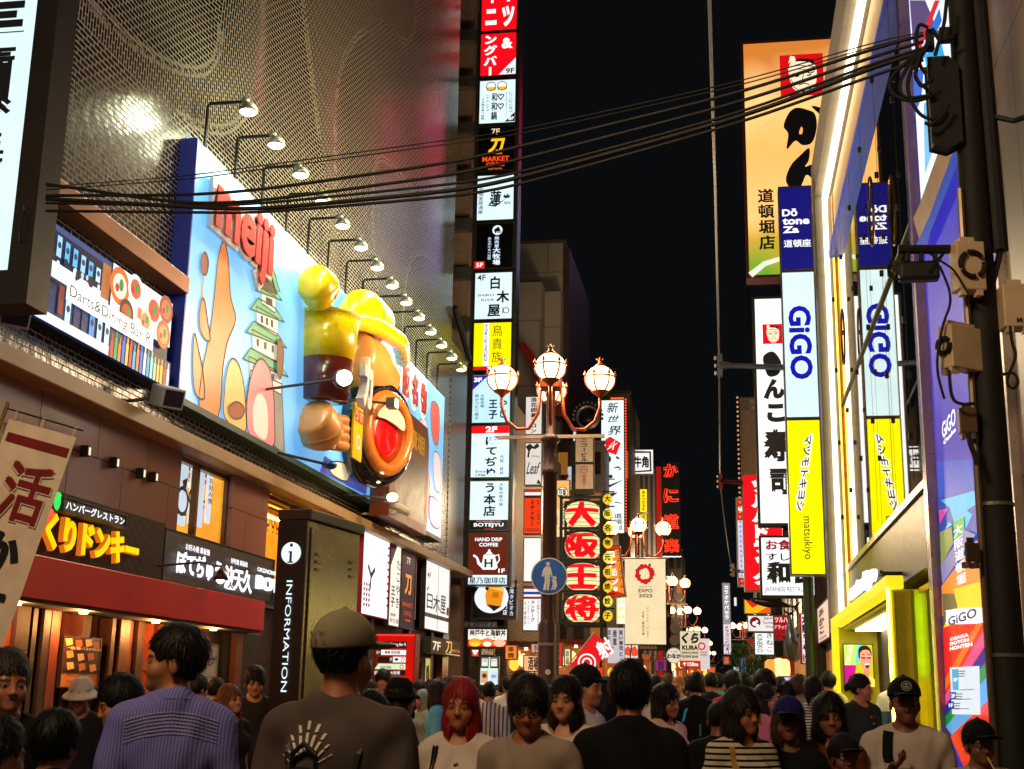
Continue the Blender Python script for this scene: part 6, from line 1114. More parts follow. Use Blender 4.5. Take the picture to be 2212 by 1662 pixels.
def qbox(x0, y0, x1, y1, Y, d, yaw, name, label, cat, mat, kit=True):
    f = FY(x0, y0, x1, y1, Y); c = f.P(f.W/2, f.H/2); ca, sa = math.cos(yaw), math.sin(yaw); U_, N_ = np.array([ca, sa, 0]), np.array([sa, -ca, 0])
    q = Fr(c-U_*f.W/2+np.array([0, 0, f.H/2]), U_, DN, N_, f.W, f.H); r = thing(name, c-[0, 0, f.H/2], label, cat)
    mb = MB(); mb.fbox(q, 0, 0, q.W, q.H, -d, 0); mb.build('housing', mat, r, bevel=.008)
    mb = MB(); mb.fbox(q, q.W*.2, -.03, q.W*.7, 0, -d*.8, -.02); mb.fbox(q, q.W*.08, q.H, q.W*.3, q.H+.035, -.06, 0); mb.fbox(q, q.W*.65, q.H, q.W*.85, q.H+.035, -.06, 0); mb.each('lug', mat, r)
    if kit:
        mb = MB(); rr_ = min(q.W, q.H)*.42
        for a0 in (-.2, 1.4, 2.9, 4.4): mb.tube([q.P(q.W/2+rr_*math.cos(t), q.H/2+rr_*1.05*math.sin(t), .015) for t in np.linspace(a0, a0+1.25, 8)], .016, 6)
        mb.build('coiled_cable', BLACK, r)
    return r, q
BXM = M('#d4bc9c', .5, bump=.05)
r1, q1 = qbox(2066, 520, 2132, 625, YP-.2, .12, .25, 'equipment_box', 'beige equipment box with a round coil, high on the utility pole', 'equipment box', BXM)
r2, q2 = qbox(2022, 702, 2062, 795, YP-.2, .3, -.9, 'equipment_box', 'beige equipment box turned sideways with dangling plugs', 'equipment box', BXM)
r3, q3 = qbox(2167, 612, 2230, 705, YP-.15, .15, .1, 'equipment_box', 'beige equipment box on the far side of the pole', 'equipment box', BXM, False)
draw(r3, q3, [('t', 'M12', .42, .8, .9, .92, INK)])
r4, q4 = qbox(2073, 880, 2112, 935, YP-.15, .08, 0, 'equipment_box', 'small brown cable box low on the utility pole', 'equipment box', M('#5a4430', .5), False)
r5, q5 = qbox(2084, 1172, 2122, 1214, YP-.16, .02, .5, 'sign_plate', 'small grey plate bracketed to the utility pole', 'sign', M('#5a504a', .4, .4), False)
r = thing('cable_closure', p8(1985, 605), 'black cable splice closure hung from a crossarm on the pole', 'cable closure')
mb = MB(); mb.box(p8(1944, 604), p8(2030, 560)+[0, .1, 0]); mb.build('body', BLACK, r, bevel=.02); mb = MB(); mb.tube([p8(1940, 539), p8(2066, 539)], .03, 8); mb.build('crossarm', BLACK, r); mb = MB(); [mb.tube([p8(x, 540), p8(x, 565)], .015, 6) for x in (1960, 1990, 2020)]; [mb.tube([p8(2008, 590), p8(2040, 545)], .012, 5)]; mb.each('hanger', BLACK, r)
mb = MB()
for i in range(5): mb.tube([p8(1944, 570+6*i), p8(1925, 560+5*i), p8(1918, 580+4*i), p8(1930, 600), p8(1950, 606)], .007, 5)
mb.build('pigtail', BLACK, r)
r = thing('transformer_box', p8(2040, 316), 'tall black junction box with cable loops at the pole top', 'junction box')
mb = MB(); f = FY(2012, 124, 2072, 316, YP-.12); mb.prism(f, [(0, .0), (f.W*.7, 0), (f.W, .06), (f.W, f.H*.94), (f.W*.55, f.H), (0, f.H*.95)], -.14, 0); mb.build('housing', BLACK, r, bevel=.01)
mb = MB(); f = FY(2002, 62, 2018, 104, YP-.15); mb.fbox(f, 0, 0, f.W, f.H, -.06, 0); f = FY(2030, 58, 2058, 86, YP-.14); mb.fbox(f, 0, 0, f.W, f.H, -.06, 0); mb.build('clamp', M('#241e18', .5), r)
mb = MB()
for i, L in enumerate([[(2000, 100), (1940, 150), (1916, 180), (1930, 210), (1975, 222), (2014, 208)], [(2005, 95), (1955, 150), (1940, 190), (1955, 215), (2016, 205)], [(2008, 100), (1965, 150), (1958, 200), (1985, 250), (2020, 262), (2040, 230)], [(2010, 90), (1985, 130), (1975, 170), (2010, 200)], [(2005, 60), (1985, 50), (1978, 80), (1985, 140), (2000, 160)], [(2014, 62), (2030, 90), (2060, 80)], [(1998, 265), (2010, 272), (2035, 250), (2050, 225)], [(2045, 0), (2040, 50), (2020, 120)], [(1990, 110), (1975, 160), (1990, 190), (2015, 170)]]):
    P6 = np.array([p8(x, y, YP-.16-.01*i) for x, y in L]); t = np.linspace(0, len(P6)-1, 24); Q = np.stack([np.interp(t, range(len(P6)), P6[:, k]) for k in range(3)], 1)
    for _ in range(4): Q[1:-1] = (Q[:-2]+2*Q[1:-1]+Q[2:])/4
    mb.tube(Q, .012, 6)
mb.build('cable_loop', BLACK, r)
for lab, L, w_ in [('black drop cable hanging between the two beige equipment boxes', [(2030, 575), (2052, 625), (2054, 660), (2040, 690), (2028, 740), (2022, 800), (2040, 862)], .008), ('black plug cable looping under the sideways equipment box', [(2050, 800), (2054, 850), (2062, 868), (2080, 874), (2106, 872)], .01), ('thin black cable loop right of the utility pole', [(2182, 705), (2186, 750), (2200, 765), (2178, 810), (2172, 830), (2190, 845), (2204, 825), (2190, 800), (2160, 812)], .009), ('thin stay cable from the closure to the pole', [(2008, 548), (2060, 582), (2095, 640)], .007), ('thick conduit tail leaving the small brown box', [(2092, 935), (2096, 960), (2106, 985), (2112, 1005)], .016)]:
    P6 = np.array([p8(x, y, YP-.24) for x, y in L]); t = np.linspace(0, len(P6)-1, 24); Q = np.stack([np.interp(t, range(len(P6)), P6[:, k]) for k in range(3)], 1)
    for _ in range(3): Q[1:-1] = (Q[:-2]+2*Q[1:-1]+Q[2:])/4
    mb = MB(); mb.tube(Q, w_, 6); tag(mb.build('drop_cable', BLACK), lab, 'cable', 'cables about the utility pole')

# ================================================================== near left: tall sign, nobori flag, cabinet
f = Fr((-6.35, 9, 7.4), (1, 0, 0), DN, (0, -1, 0), .98, 3.0)
r = thing('tall_box_sign', f.P(f.W/2, f.H), 'tall white lit sign in a thick dark frame, black brush characters cut by the frame', 'shop sign')
mb = MB(); mb.fbox(f, 0, 0, .8, 2.72, -.24, 0); mb.build('face', E('#d4f2fa', 1.), r)
mb = MB(); mb.fbox(f, .8, 0, .99, 3.0, -.3, .02); mb.fbox(f, 0, 2.72, .8, 3.0, -.3, .02); mb.build('frame', M('#0c0a0d', .5), r)
draw(r, f, [('t', '一', .0, .12, .70, .2, INK, {'b': .12}), ('t', '領', .0, .25, .68, .46, INK, {'b': .08}), ('r', .0, .213, .72, .217, M('#2860a0')), ('t', '寿', .0, .5, .66, .68, INK, {'b': .08}), ('t', '家', .0, .71, .64, .88, INK, {'b': .08})], .01)
mb = MB(); mb.tube([f.P(.9, 2.2, .05), f.P(1.0, 2.3, .2), f.P(.98, 2.45, .2), f.P(.9, 2.5, .05)], .01, 5); mb.build('cable', BLACK, r)
Yf = 7.5
r = thing('nobori_flag', PY(40, 1400, Yf), 'tilted white upright shop flag with a red character over black brush hiragana', 'banner')
pA, pB, pC = PY(20, 905, Yf), PY(165, 945, Yf), PY(-115, 1390, Yf)
U_ = pB-pA; Wf = np.linalg.norm(U_); U_ /= Wf; V_ = np.array([0, 0, -1.])+np.array([-.21, 0, 0]); V_ -= U_*np.dot(V_, U_); V_ /= np.linalg.norm(V_); N_ = np.cross(V_, U_); N_ = N_ if N_[1] < 0 else -N_
ff = Fr(pA, U_, V_, N_, Wf, 1.62)
mb = MB(); nn = 14; VV = []
for j in range(nn+1):
    for i in range(7): VV.append(ff.P(Wf*i/6, ff.H*j/nn, .004*math.sin(i*1.1+j*.5)*(j/nn)))
mb.add(VV, [(j*7+i, j*7+i+1, (j+1)*7+i+1, (j+1)*7+i) for j in range(nn) for i in range(6)]); mb.build('cloth', M('#e2cfba', .75), r, True)
mb = MB(); [mb.fbox(ff, Wf*u-.012, -.07, Wf*u+.012, 0, -.004, .004) for u in (.08, .48, .95)]; mb.each('loop', M('#c0a894', .75), r)
mb = MB(); mb.tube([ff.P(-.04, -.06), ff.P(Wf+.03, -.05)], .006, 5); mb.build('cross_rod', BLACK, r); mb = MB(); mb.tube([ff.P(-.045, -.1), ff.P(-.045, 2.6)], .014, 8); mb.build('pole', M('#8a6a28', .35, .3), r)
draw(r, ff, [('r', .06, .05, .97, .085, M('#7a0c0c')), ('t', '活', .24, .14, .94, .38, M('#d8c4ac', .6), {'b': .05}), ('t', '活', .26, .145, .92, .375, M('#7a0a0c', .6), {'b': .025, 'shear': .0}), ('t', 'か', .24, .42, .82, .58, INK, {'b': .05}), ('t', 'に', .34, .63, .84, .77, INK, {'b': .05}), ('t', '人', .36, .8, .9, .97, INK, {'b': .05})], .009)
# information cabinet, turned a few degrees on its base
xL, xR = PY(590, 1300, 10)[0], PY(660, 1300, 10)[0]; zt_ = PY(625, 1100, 10)[2]; yE = 11.02
r = thing('information_cabinet', (xR, 10, 0), 'tall dark metal street cabinet lettered INFORMATION with a round i mark', 'cabinet')
CB = M('#9a8a60', .26, .9, .06, 3, bump=.012)
mb = MB(); mb.box((xL, 10, 0), (xR-.012, yE, zt_-.09)); mb.build('body', CB, r, bevel=.006)
mb = MB(); mb.box((xL-.012, 9.985, zt_-.085), (xR+.02, yE+.03, zt_)); mb.build('cap', M('#46382c', .35, .4), r, bevel=.008)
mb = MB(); mb.box((xL, 9.985, 0), (xR-.012, 9.998, zt_-.09)); mb.build('front_panel', M('#1e1216', .4), r)
mb = MB(); mb.box((xR-.01, 10.05, .2), (xR+.004, yE-.04, zt_-.14)); mb.build('door', CB, r, bevel=.004)
mb = MB()
for y in (10.14, yE-.22):
    for z in (zt_-.36, zt_-.42, zt_-.48, zt_-.98, zt_-1.04, zt_-1.1): mb.box((xR+.003, y, z), (xR+.018, y+.065, z+.022))
mb.each('vent', M('#8a7a5a', .3, .5), r)
mb = MB(); mb.box((xR+.004, 10.5, 1.1), (xR+.03, 10.53, 1.3)); mb.build('handle', STEEL, r)
fc = Fr((xL, 9.984, zt_-.09), (1, 0, 0), DN, (0, -1, 0), xR-xL-.012, zt_-.09); WC = E('#dff2fa', 1., .04, False)
draw(r, fc, [('o', .5, .093, .34, WC), ('o', .5, .071, .055, M('#2a1414')), ('r', .46, .088, .54, .118, M('#2a1414')), ('r', .42, .088, .5, .092, M('#2a1414')), ('r', .4, .117, .6, .121, M('#2a1414')), ('t', 'INFORMATION', .42, .17, .62, .475, WC, {'rot': 90, 'b': .0})], .004)
r.rotation_euler = (0, 0, math.radians(-8))

# ================================================================== overhead wires
WX = [100, 399, 553, 980, 1110, 1600, 1901, 1995]
for lab, ysq, w_ in [('top thick black wire of the bundle across the street', [423, 422, 412, 351, 320, 201, 101, 76], .013), ('second thick black wire of the bundle across the street', [398, 441, 436, 378, 348, 222, 118, 90], .013), ('third black wire in the bundle across the street', [439, 445, 442, 398, 377, 245, 132, 104], .011), ('thickest black wire of the bundle across the street', [430, 447, 454, 413, 388, 255, 141, 112], .017), ('lowest black wire of the bundle across the street', [456, 459, 461, 425, 403, 266, 158, 130], .012), ('upper of two hair thin wires above the bundle', [404, 381, 360, 301, 284, 177, 88, 70], .005), ('lower of two hair thin wires above the bundle', [410, 389, 368, 310, 293, 186, 96, 74], .005)]:
    P7 = [PY(x, y, 8.9-.9*(x-100)/1900) for x, y in zip(WX, ysq)]; t = np.linspace(0, 7, 60); P7 = np.array(P7); Q = np.stack([np.interp(t, range(8), P7[:, k]) for k in range(3)], 1)
    for _ in range(8): Q[1:-1] = (Q[:-2]+2*Q[1:-1]+Q[2:])/4
    mb = MB(); mb.tube(Q, w_, 6); tag(mb.build('overhead_wire', BLACK), lab, 'wire', 'wires across the street')
# ================================================================== people: one implicit surface per body, meshed with surface nets
from mathutils.bvhtree import BVHTree
def smin(a, b, k): h = np.clip(.5+.5*(b-a)/k, 0, 1); return b*(1-h)+a*h-k*h*(1-h)
def axis(lo, hi, f0, f1, df, dc):
    a = np.arange(lo, f0, dc); b_ = np.arange(f0, f1, df); c = np.arange(f1, hi+dc, dc); return np.unique(np.concatenate([a, b_, c]).round(5))
class Fld:
    def __init__(s, xs, ys, zs): s.ax = (xs, ys, zs); s.f = np.full((len(xs), len(ys), len(zs)), .3)
    def blk(s, lo, hi, m=.07):
        return tuple(slice(max(0, np.searchsorted(a, l-m)-1), np.searchsorted(a, h+m)+1) for a, l, h in zip(s.ax, lo, hi))
    def pts(s, b): return np.meshgrid(s.ax[0][b[0]], s.ax[1][b[1]], s.ax[2][b[2]], indexing='ij', sparse=True)
    def put(s, b, d, k, sub=False):
        if sub: s.f[b] = -smin(-s.f[b], d, k)
        else: s.f[b] = smin(s.f[b], d, k) if k > 0 else np.minimum(s.f[b], d)
    def ell(s, c, r, k=.02, R=None, sub=False, off=0.):
        m = max(r); lo, hi = (np.array(c)-m, np.array(c)+m) if R is not None else (np.array(c)-r, np.array(c)+r)
        b = s.blk(lo, hi, .07+off); X, Y, Z = s.pts(b); X, Y, Z = X-c[0], Y-c[1], Z-c[2]
        if R is not None: X, Y, Z = [R[0][i]*X+R[1][i]*Y+R[2][i]*Z for i in range(3)]
        k0 = np.sqrt((X/r[0])**2+(Y/r[1])**2+(Z/r[2])**2)+1e-9; k1 = np.sqrt((X/r[0]**2)**2+(Y/r[1]**2)**2+(Z/r[2]**2)**2)+1e-9
        s.put(b, k0*(k0-1)/k1-off, k, sub)
    def cap(s, a, e, r0, r1, k=.02, off=0., cut=None, sub=False):
        a, e = np.array(a, float), np.array(e, float); m = max(r0, r1)+off
        b = s.blk(np.minimum(a, e)-m, np.maximum(a, e)+m); X, Y, Z = s.pts(b); v = e-a; L = v@v+1e-12
        t = np.clip(((X-a[0])*v[0]+(Y-a[1])*v[1]+(Z-a[2])*v[2])/L, 0, 1)
        d = np.sqrt((X-a[0]-t*v[0])**2+(Y-a[1]-t*v[1])**2+(Z-a[2]-t*v[2])**2)-(r0+(r1-r0)*t)-off
        if cut is not None:
            q, n = np.array(cut[0]), np.array(cut[1]); d = np.maximum(d, (X-q[0])*n[0]+(Y-q[1])*n[1]+(Z-q[2])*n[2])
        s.put(b, d, k, sub)
def nets(F):
    f = F.f; xs, ys, zs = F.ax; s = f < 0; c = s[:-1, :-1, :-1]; act = np.zeros_like(c)
    O = [(i, j, k) for i in (0, 1) for j in (0, 1) for k in (0, 1)]
    n = [m-1 for m in s.shape]; sl = lambda o: s[o[0]:o[0]+n[0], o[1]:o[1]+n[1], o[2]:o[2]+n[2]]
    for o in O[1:]: act |= sl(o) != c
    I = np.argwhere(act)
    if not len(I): return np.zeros((0, 3)), []
    acc = np.zeros((len(I), 3)); cnt = np.zeros(len(I))
    for o in O:
        for ax in range(3):
            if o[ax]: continue
            q = list(o); q[ax] = 1; A, B = I+o, I+q; fa, fb = f[A[:, 0], A[:, 1], A[:, 2]], f[B[:, 0], B[:, 1], B[:, 2]]; m = (fa < 0) != (fb < 0); t = np.where(m, fa/(fa-fb+1e-20), 0)
            pa = np.stack([xs[A[:, 0]], ys[A[:, 1]], zs[A[:, 2]]], 1); pb = np.stack([xs[B[:, 0]], ys[B[:, 1]], zs[B[:, 2]]], 1)
            acc += np.where(m[:, None], pa+(pb-pa)*t[:, None], 0); cnt += m
    V = acc/cnt[:, None]; ID = -np.ones(act.shape, int); ID[tuple(I.T)] = np.arange(len(I)); Fc = []
    for ax in range(3):
        u, v = (ax+1) % 3, (ax+2) % 3; lo = [slice(None)]*3; hi = [slice(None)]*3; lo[ax] = slice(0, -1); hi[ax] = slice(1, None)
        a, b_ = s[tuple(lo)], s[tuple(hi)]; E_ = np.argwhere(a != b_); E_ = E_[(E_[:, u] > 0) & (E_[:, v] > 0) & (E_[:, u] < act.shape[u]) & (E_[:, v] < act.shape[v])]
        if not len(E_): continue
        q = []
        for du, dv in ((1, 1), (0, 1), (0, 0), (1, 0)): w = E_.copy(); w[:, u] -= du; w[:, v] -= dv; q.append(ID[tuple(w.T)])
        Q = np.stack(q, 1); fl = ~a[tuple(E_.T)]; Q[fl] = Q[fl][:, ::-1]; Fc.append(Q[(Q >= 0).all(1)])
    return V, np.concatenate(Fc)
def rotz(a): c, s = math.cos(a), math.sin(a); return np.array([[c, -s, 0], [s, c, 0], [0, 0, 1.]])
def rotx(a): c, s = math.cos(a), math.sin(a); return np.array([[1, 0, 0], [0, c, -s], [0, s, c.real]])
def skinmat():
    m = bpy.data.materials.new('skin'); m.use_nodes = True; nt = m.node_tree; b = nt.nodes['Principled BSDF']; a = nt.nodes.new('ShaderNodeAttribute'); a.attribute_name = 'tint'
    nz = nt.nodes.new('ShaderNodeTexNoise'); nz.inputs['Scale'].default_value = 60; tc = nt.nodes.new('ShaderNodeTexCoord'); nt.links.new(tc.outputs['Object'], nz.inputs['Vector'])
    mx = nt.nodes.new('ShaderNodeMix'); mx.data_type = 'RGBA'; mx.blend_type = 'MULTIPLY'; mx.inputs[0].default_value = .18; nt.links.new(a.outputs['Color'], mx.inputs[6]); nt.links.new(nz.outputs['Color'], mx.inputs[7]); nt.links.new(mx.outputs[2], b.inputs['Base Color'])
    b.inputs['Roughness'].default_value = .5; b.inputs['Subsurface Weight'].default_value = .08; b.inputs['Subsurface Radius'].default_value = (.01, .004, .002); return m
SKIN = skinmat()
CLC = {}
def cloth(c, stripe=None):
    """woven cloth; stripe = (second colour, 'h' or 'v', per metre)"""
    k = (c, stripe)
    if k in CLC: return CLC[k]
    m = bpy.data.materials.new('woven_cloth'); m.use_nodes = True; nt = m.node_tree; b = nt.nodes['Principled BSDF']; tc = nt.nodes.new('ShaderNodeTexCoord'); L = nt.links.new
    nz = nt.nodes.new('ShaderNodeTexNoise'); nz.inputs['Scale'].default_value = 14; nz.inputs['Detail'].default_value = 5; L(tc.outputs['Object'], nz.inputs['Vector'])
    cr = nt.nodes.new('ShaderNodeValToRGB'); q = lin(c); cr.color_ramp.elements[0].color = (*[x*.85 for x in q], 1); cr.color_ramp.elements[1].color = (*[min(1, x*1.15) for x in q], 1); L(nz.outputs['Fac'], cr.inputs[0]); out = cr.outputs[0]
    if stripe:
        sp = nt.nodes.new('ShaderNodeSeparateXYZ'); L(tc.outputs['Object'], sp.inputs[0]); mu = nt.nodes.new('ShaderNodeMath'); mu.operation = 'MULTIPLY'; mu.inputs[1].default_value = stripe[2]; L(sp.outputs[2 if stripe[1] == 'h' else 0], mu.inputs[0])
        fr = nt.nodes.new('ShaderNodeMath'); fr.operation = 'FRACT'; L(mu.outputs[0], fr.inputs[0]); gt = nt.nodes.new('ShaderNodeMath'); gt.operation = 'GREATER_THAN'; gt.inputs[1].default_value = .62; L(fr.outputs[0], gt.inputs[0])
        mx = nt.nodes.new('ShaderNodeMix'); mx.data_type = 'RGBA'; L(gt.outputs[0], mx.inputs[0]); L(out, mx.inputs[6]); mx.inputs[7].default_value = (*lin(stripe[0]), 1); out = mx.outputs[2]
    L(out, b.inputs['Base Color']); b.inputs['Roughness'].default_value = .85; b.inputs['Specular IOR Level'].default_value = .2
    w = nt.nodes.new('ShaderNodeTexNoise'); w.inputs['Scale'].default_value = 260; L(tc.outputs['Object'], w.inputs['Vector']); bp = nt.nodes.new('ShaderNodeBump'); bp.inputs['Strength'].default_value = .25; bp.inputs['Distance'].default_value = .002; L(w.outputs['Fac'], bp.inputs['Height']); L(bp.outputs[0], b.inputs['Normal'])
    CLC[k] = m; return m
def hairmat(c):
    k = ('hair', c)
    if k in CLC: return CLC[k]
    m = bpy.data.materials.new('hair'); m.use_nodes = True; nt = m.node_tree; b = nt.nodes['Principled BSDF']; tc = nt.nodes.new('ShaderNodeTexCoord'); mp = nt.nodes.new('ShaderNodeMapping'); mp.inputs['Scale'].default_value = (150, 150, 12); nz = nt.nodes.new('ShaderNodeTexNoise'); nt.links.new(tc.outputs['Object'], mp.inputs[0]); nt.links.new(mp.outputs[0], nz.inputs['Vector']); nz.inputs['Scale'].default_value = 1
    cr = nt.nodes.new('ShaderNodeValToRGB'); q = lin(c); cr.color_ramp.elements[0].color = (*[x*.5 for x in q], 1); cr.color_ramp.elements[1].color = (*[min(1, x*1.5) for x in q], 1); nt.links.new(nz.outputs['Fac'], cr.inputs[0]); nt.links.new(cr.outputs[0], b.inputs['Base Color']); b.inputs['Roughness'].default_value = .55; b.inputs['Specular IOR Level'].default_value = .25
    bp = nt.nodes.new('ShaderNodeBump'); bp.inputs['Strength'].default_value = .6; bp.inputs['Distance'].default_value = .003; nt.links.new(nz.outputs['Fac'], bp.inputs['Height']); nt.links.new(bp.outputs[0], b.inputs['Normal']); CLC[k] = m; return m
def hand_mesh():
    """relaxed hand: palm, four unequal bent fingers, a thumb from the side; wrist at the origin, fingers down"""
    A = np.arange; F = Fld(A(-.05, .05, .004), A(-.075, .055, .004), A(-.21, .03, .004))
    F.cap((0, 0, .01), (0, 0, -.03), .026, .026, 0); F.ell((0, 0, -.06), (.017, .041, .05), .015)
    for y, l, r in ((-.030, .062, .0095), (-.010, .072, .010), (.011, .066, .0098), (.030, .050, .0085)):
        a = np.array([0, y, -.095]); b_ = a+[.006, y*.08, -l*.45]; c = b_+[.018, 0, -l*.33]; d = c+[.022, 0, -l*.16]
        F.cap(a+[0, 0, .02], b_, r*1.1, r, .006); F.cap(b_, c, r, r*.92, .004); F.cap(c, d, r*.92, r*.8, .004)
    F.cap((.004, -.028, -.03), (.016, -.052, -.065), .014, .012, .012); F.cap((.016, -.052, -.065), (.024, -.058, -.095), .0115, .0095, .005)
    return nets(F)
HAND = hand_mesh()
class Person: pass
def head_field(F, sex, k=1.):
    w = .96 if sex == 'f' else 1.
    F.ell((0, .014, 1.612), (.073*w, .092, .088), 0); F.ell((0, -.02, 1.556), (.057*w, .068, .084), .03); F.ell((0, -.028, 1.506), (.044*w, .05, .034), .03)
    F.cap((-.034, -.07, 1.594), (.034, -.07, 1.594), .013, .013, .02)
    for s in (-1, 1):
        F.ell((s*.038, -.05, 1.542), (.025, .026, .024), .025); F.ell((s*.031, -.098, 1.574), (.019, .02, .012), .012, sub=True); F.ell((s*.031, -.0715, 1.573), (.0145, .0145, .013), .004)
        F.ell((s*.077*w, .014, 1.565), (.010, .019, .031), .008); F.ell((s*.011, -.088, 1.541), (.008, .011, .007), .006)
    F.cap((0, -.083, 1.582), (0, -.0965, 1.546), .007, .0105, .014)
    F.cap((-.017, -.079, 1.5195), (.017, -.079, 1.5195), .0062, .0062, .006); F.cap((-.015, -.078, 1.510), (.015, -.078, 1.510), .0072, .0072, .006); F.ell((0, -.083, 1.515), (.024, .006, .0012), .002, sub=True)
    F.ell((0, -.066, 1.487), (.02, .018, .016), .02)
def person(xd, yd, Y, yaw, label, shirt='#101014', hair='#0c0806', style='short', hyaw=0, pitch=0, sex='m', skin='#b07858', hat=None, hatc='#101014', pants='#16161c', sleeve=.55, stripe=None, neck=.074, arms=None, glasses=None, extra=None, wide=1., tallk=1., lod=None, group='people in the crowd', crouch=0, lips=None):
    X, _, top = PY(xd, yd, Y); lod = lod if lod is not None else (0 if Y < 7.7 else 1 if Y < 14 else 2)
    H0 = 1.715 + (.02 if hat else 0); s = top/H0
    df, dc = ((.0038, .014), (.007, .022), (.0105, .03))[lod]
    P = Person(); P.root = thing('person', (X, Y, 0), label, 'person', group); P.s = s; P.R = rotz(math.radians(yaw)); P.o = np.array([X, Y, 0.])
    sw = (.150 if sex == 'm' else .130)*wide
    aL = {-1: [(-(sw+.02), .02, 1.355), (-(sw+.065), .05, 1.09), (-(sw+.055), -.05, .86)], 1: [(sw+.02, .02, 1.355), (sw+.065, .05, 1.09), (sw+.055, -.05, .86)]}
    if arms:
        for k_, v in arms.items(): aL[k_] = [aL[k_][0]]+[tuple(q) for q in v]
    allp = np.array([q for v in aL.values() for q in v]); lo = np.minimum(allp.min(0)-.1, [-.3, -.2, 0]); hi = np.maximum(allp.max(0)+.1, [.3, .22, 1.74])
    xs = axis(lo[0], hi[0], -.096, .096, df, dc); ys = axis(lo[1], hi[1], -.125, .12, df, dc); zs = axis(-.02, 1.74, 1.465, 1.715, df, dc)
    # head in its own turned frame
    Rh = rotz(math.radians(hyaw))@rotx(math.radians(pitch)); N = np.array([0, .02, 1.47])
    hx = np.arange(-.105, .106, df); hy = np.arange(-.13, .135, df); hz = np.arange(1.44, 1.72, df)
    HF = Fld(hx, hy, hz); head_field(HF, sex); HF.cap((0, .022, 1.52), (0, .03, 1.36), .05 if sex == 'm' else .044, .055, .02)
    # sample the turned head into the body grid
    B = Fld(xs, ys, zs); b = B.blk((-.14, -.16, 1.46), (.14, .16, 1.72), .03); GX, GY, GZ = np.meshgrid(xs[b[0]], ys[b[1]], zs[b[2]], indexing='ij')
    Q = np.stack([GX.ravel(), GY.ravel(), GZ.ravel()], 1)-N; Q = Q@Rh+N; J = [(Q[:, i]-a[0])/df for i, a in enumerate((hx, hy, hz))]
    sh = HF.f.shape; I0 = [np.clip(np.floor(j).astype(int), 0, n-2) for j, n in zip(J, sh)]; T = [np.clip(j-i, 0, 1) for j, i in zip(J, I0)]; val = 0
    for i in (0, 1):
        for j in (0, 1):
            for k in (0, 1): val = val+HF.f[I0[0]+i, I0[1]+j, I0[2]+k]*(T[0] if i else 1-T[0])*(T[1] if j else 1-T[1])*(T[2] if k else 1-T[2])
    out = np.zeros(len(Q), bool)
    for i, a in enumerate((hx, hy, hz)): out |= (Q[:, i] < a[0]) | (Q[:, i] > a[-1])
    val[out] = .3; B.f[b] = np.minimum(B.f[b], val.reshape(GX.shape))
    nr = .05 if sex == 'm' else .043
    Th = Fld(xs, ys, zs); Th.cap((0, .022, 1.47), (0, .032, 1.38), nr, nr+.012, 0)
    torso = [('e', (0, .018, 1.25), (.152*wide, .105*wide, .19)), ('e', (0, .0, 1.07), (.132*wide, .1*wide, .18)), ('e', (0, .012, .93), (.158*wide, .115*wide, .13)), ('c', (-sw+.02, .022, 1.362), (sw-.02, .022, 1.362), .052, .052), ('c', (0, .032, 1.435), (-sw+.01, .024, 1.372), .045, .05), ('c', (0, .032, 1.435), (sw-.01, .024, 1.372), .045, .05)]
    if sex == 'f': torso += [('e', (-.062, -.075, 1.235), (.062, .055, .062)), ('e', (.062, -.075, 1.235), (.062, .055, .062))]
    SH = Fld(xs, ys, zs); off = .014 if lod == 0 else .018
    for t in torso:
        if t[0] == 'e': Th.ell(t[1], t[2], .05); SH.ell(t[1], t[2], .05, off=off+(.016 if t[1][2] < 1 else .004))
        else: Th.cap(t[1], t[2], t[3], t[4], .04); SH.cap(t[1], t[2], t[3], t[4], .04, off=off)
    for sd, (a, e, w) in aL.items():
        Th.cap(a, e, .047, .037, .03); Th.cap(e, w, .037, .025, .012)
        a_, e_, w_ = map(np.array, (a, e, w))
        if sleeve > 0:
            if sleeve <= 1: q = a_+(e_-a_)*sleeve; SH.cap(a, q+(e_-a_)*.05, .05, .049+.006*sleeve, .03, off+.004, cut=(q, (e_-a_)/np.linalg.norm(e_-a_)))
            else: SH.cap(a, e, .05, .042, .03, off); SH.cap(e, w_+(e_-w_)*.08, .042, .034, .02, off)
    PT = Fld(xs, ys, zs)
    for sd in (-1, 1):
        for f_, o_ in ((Th, 0), (PT, .014)): f_.cap((sd*.082, .012, .92), (sd*.092, 0, .5), .084, .056, .03, o_); f_.cap((sd*.092, 0, .5), (sd*.092, .022, .09), .055, .036, .02, o_)
        Th.ell((sd*.092, -.05, .045), (.042, .12, .042), .03)
    PT.ell((0, .012, .93), (.158*wide, .115*wide, .13), .04, off=.012)
    B.f = smin(B.f, Th.f, .02)
    # folds and hems
    X3, Y3, Z3 = np.meshgrid(xs, ys, zs, indexing='ij', sparse=True); ph = RNG.uniform(0, 6, 4)
    fold = .0045*np.sin(26*Z3+9*np.sin(7*X3+ph[0])+ph[1])*np.sin(11*X3+7*Y3+ph[2])+.004*np.sin(15*X3+22*Z3+ph[3])
    SH.f = SH.f+fold; nk = np.sqrt(X3**2+((Y3+.012)*.9)**2+((Z3-1.478)*(1. if sex == 'm' else .8))**2)-neck
    SH.f = np.maximum(np.maximum(SH.f, -nk), .84-Z3); PT.f = np.maximum(np.maximum(PT.f+fold, .085-Z3), Z3-.99)
    world = lambda V: (V*s)@P.R.T
    def mesh(name, V, Fc, mat, parent=None):
        me = bpy.data.meshes.new(name); o = bpy.data.objects.new(name, me); COL.objects.link(o); me.from_pydata(V.tolist(), [], [tuple(q) for q in Fc.tolist()]); me.polygons.foreach_set('use_smooth', [True]*len(me.polygons)); me.materials.append(mat); o.parent = parent or P.root; return o
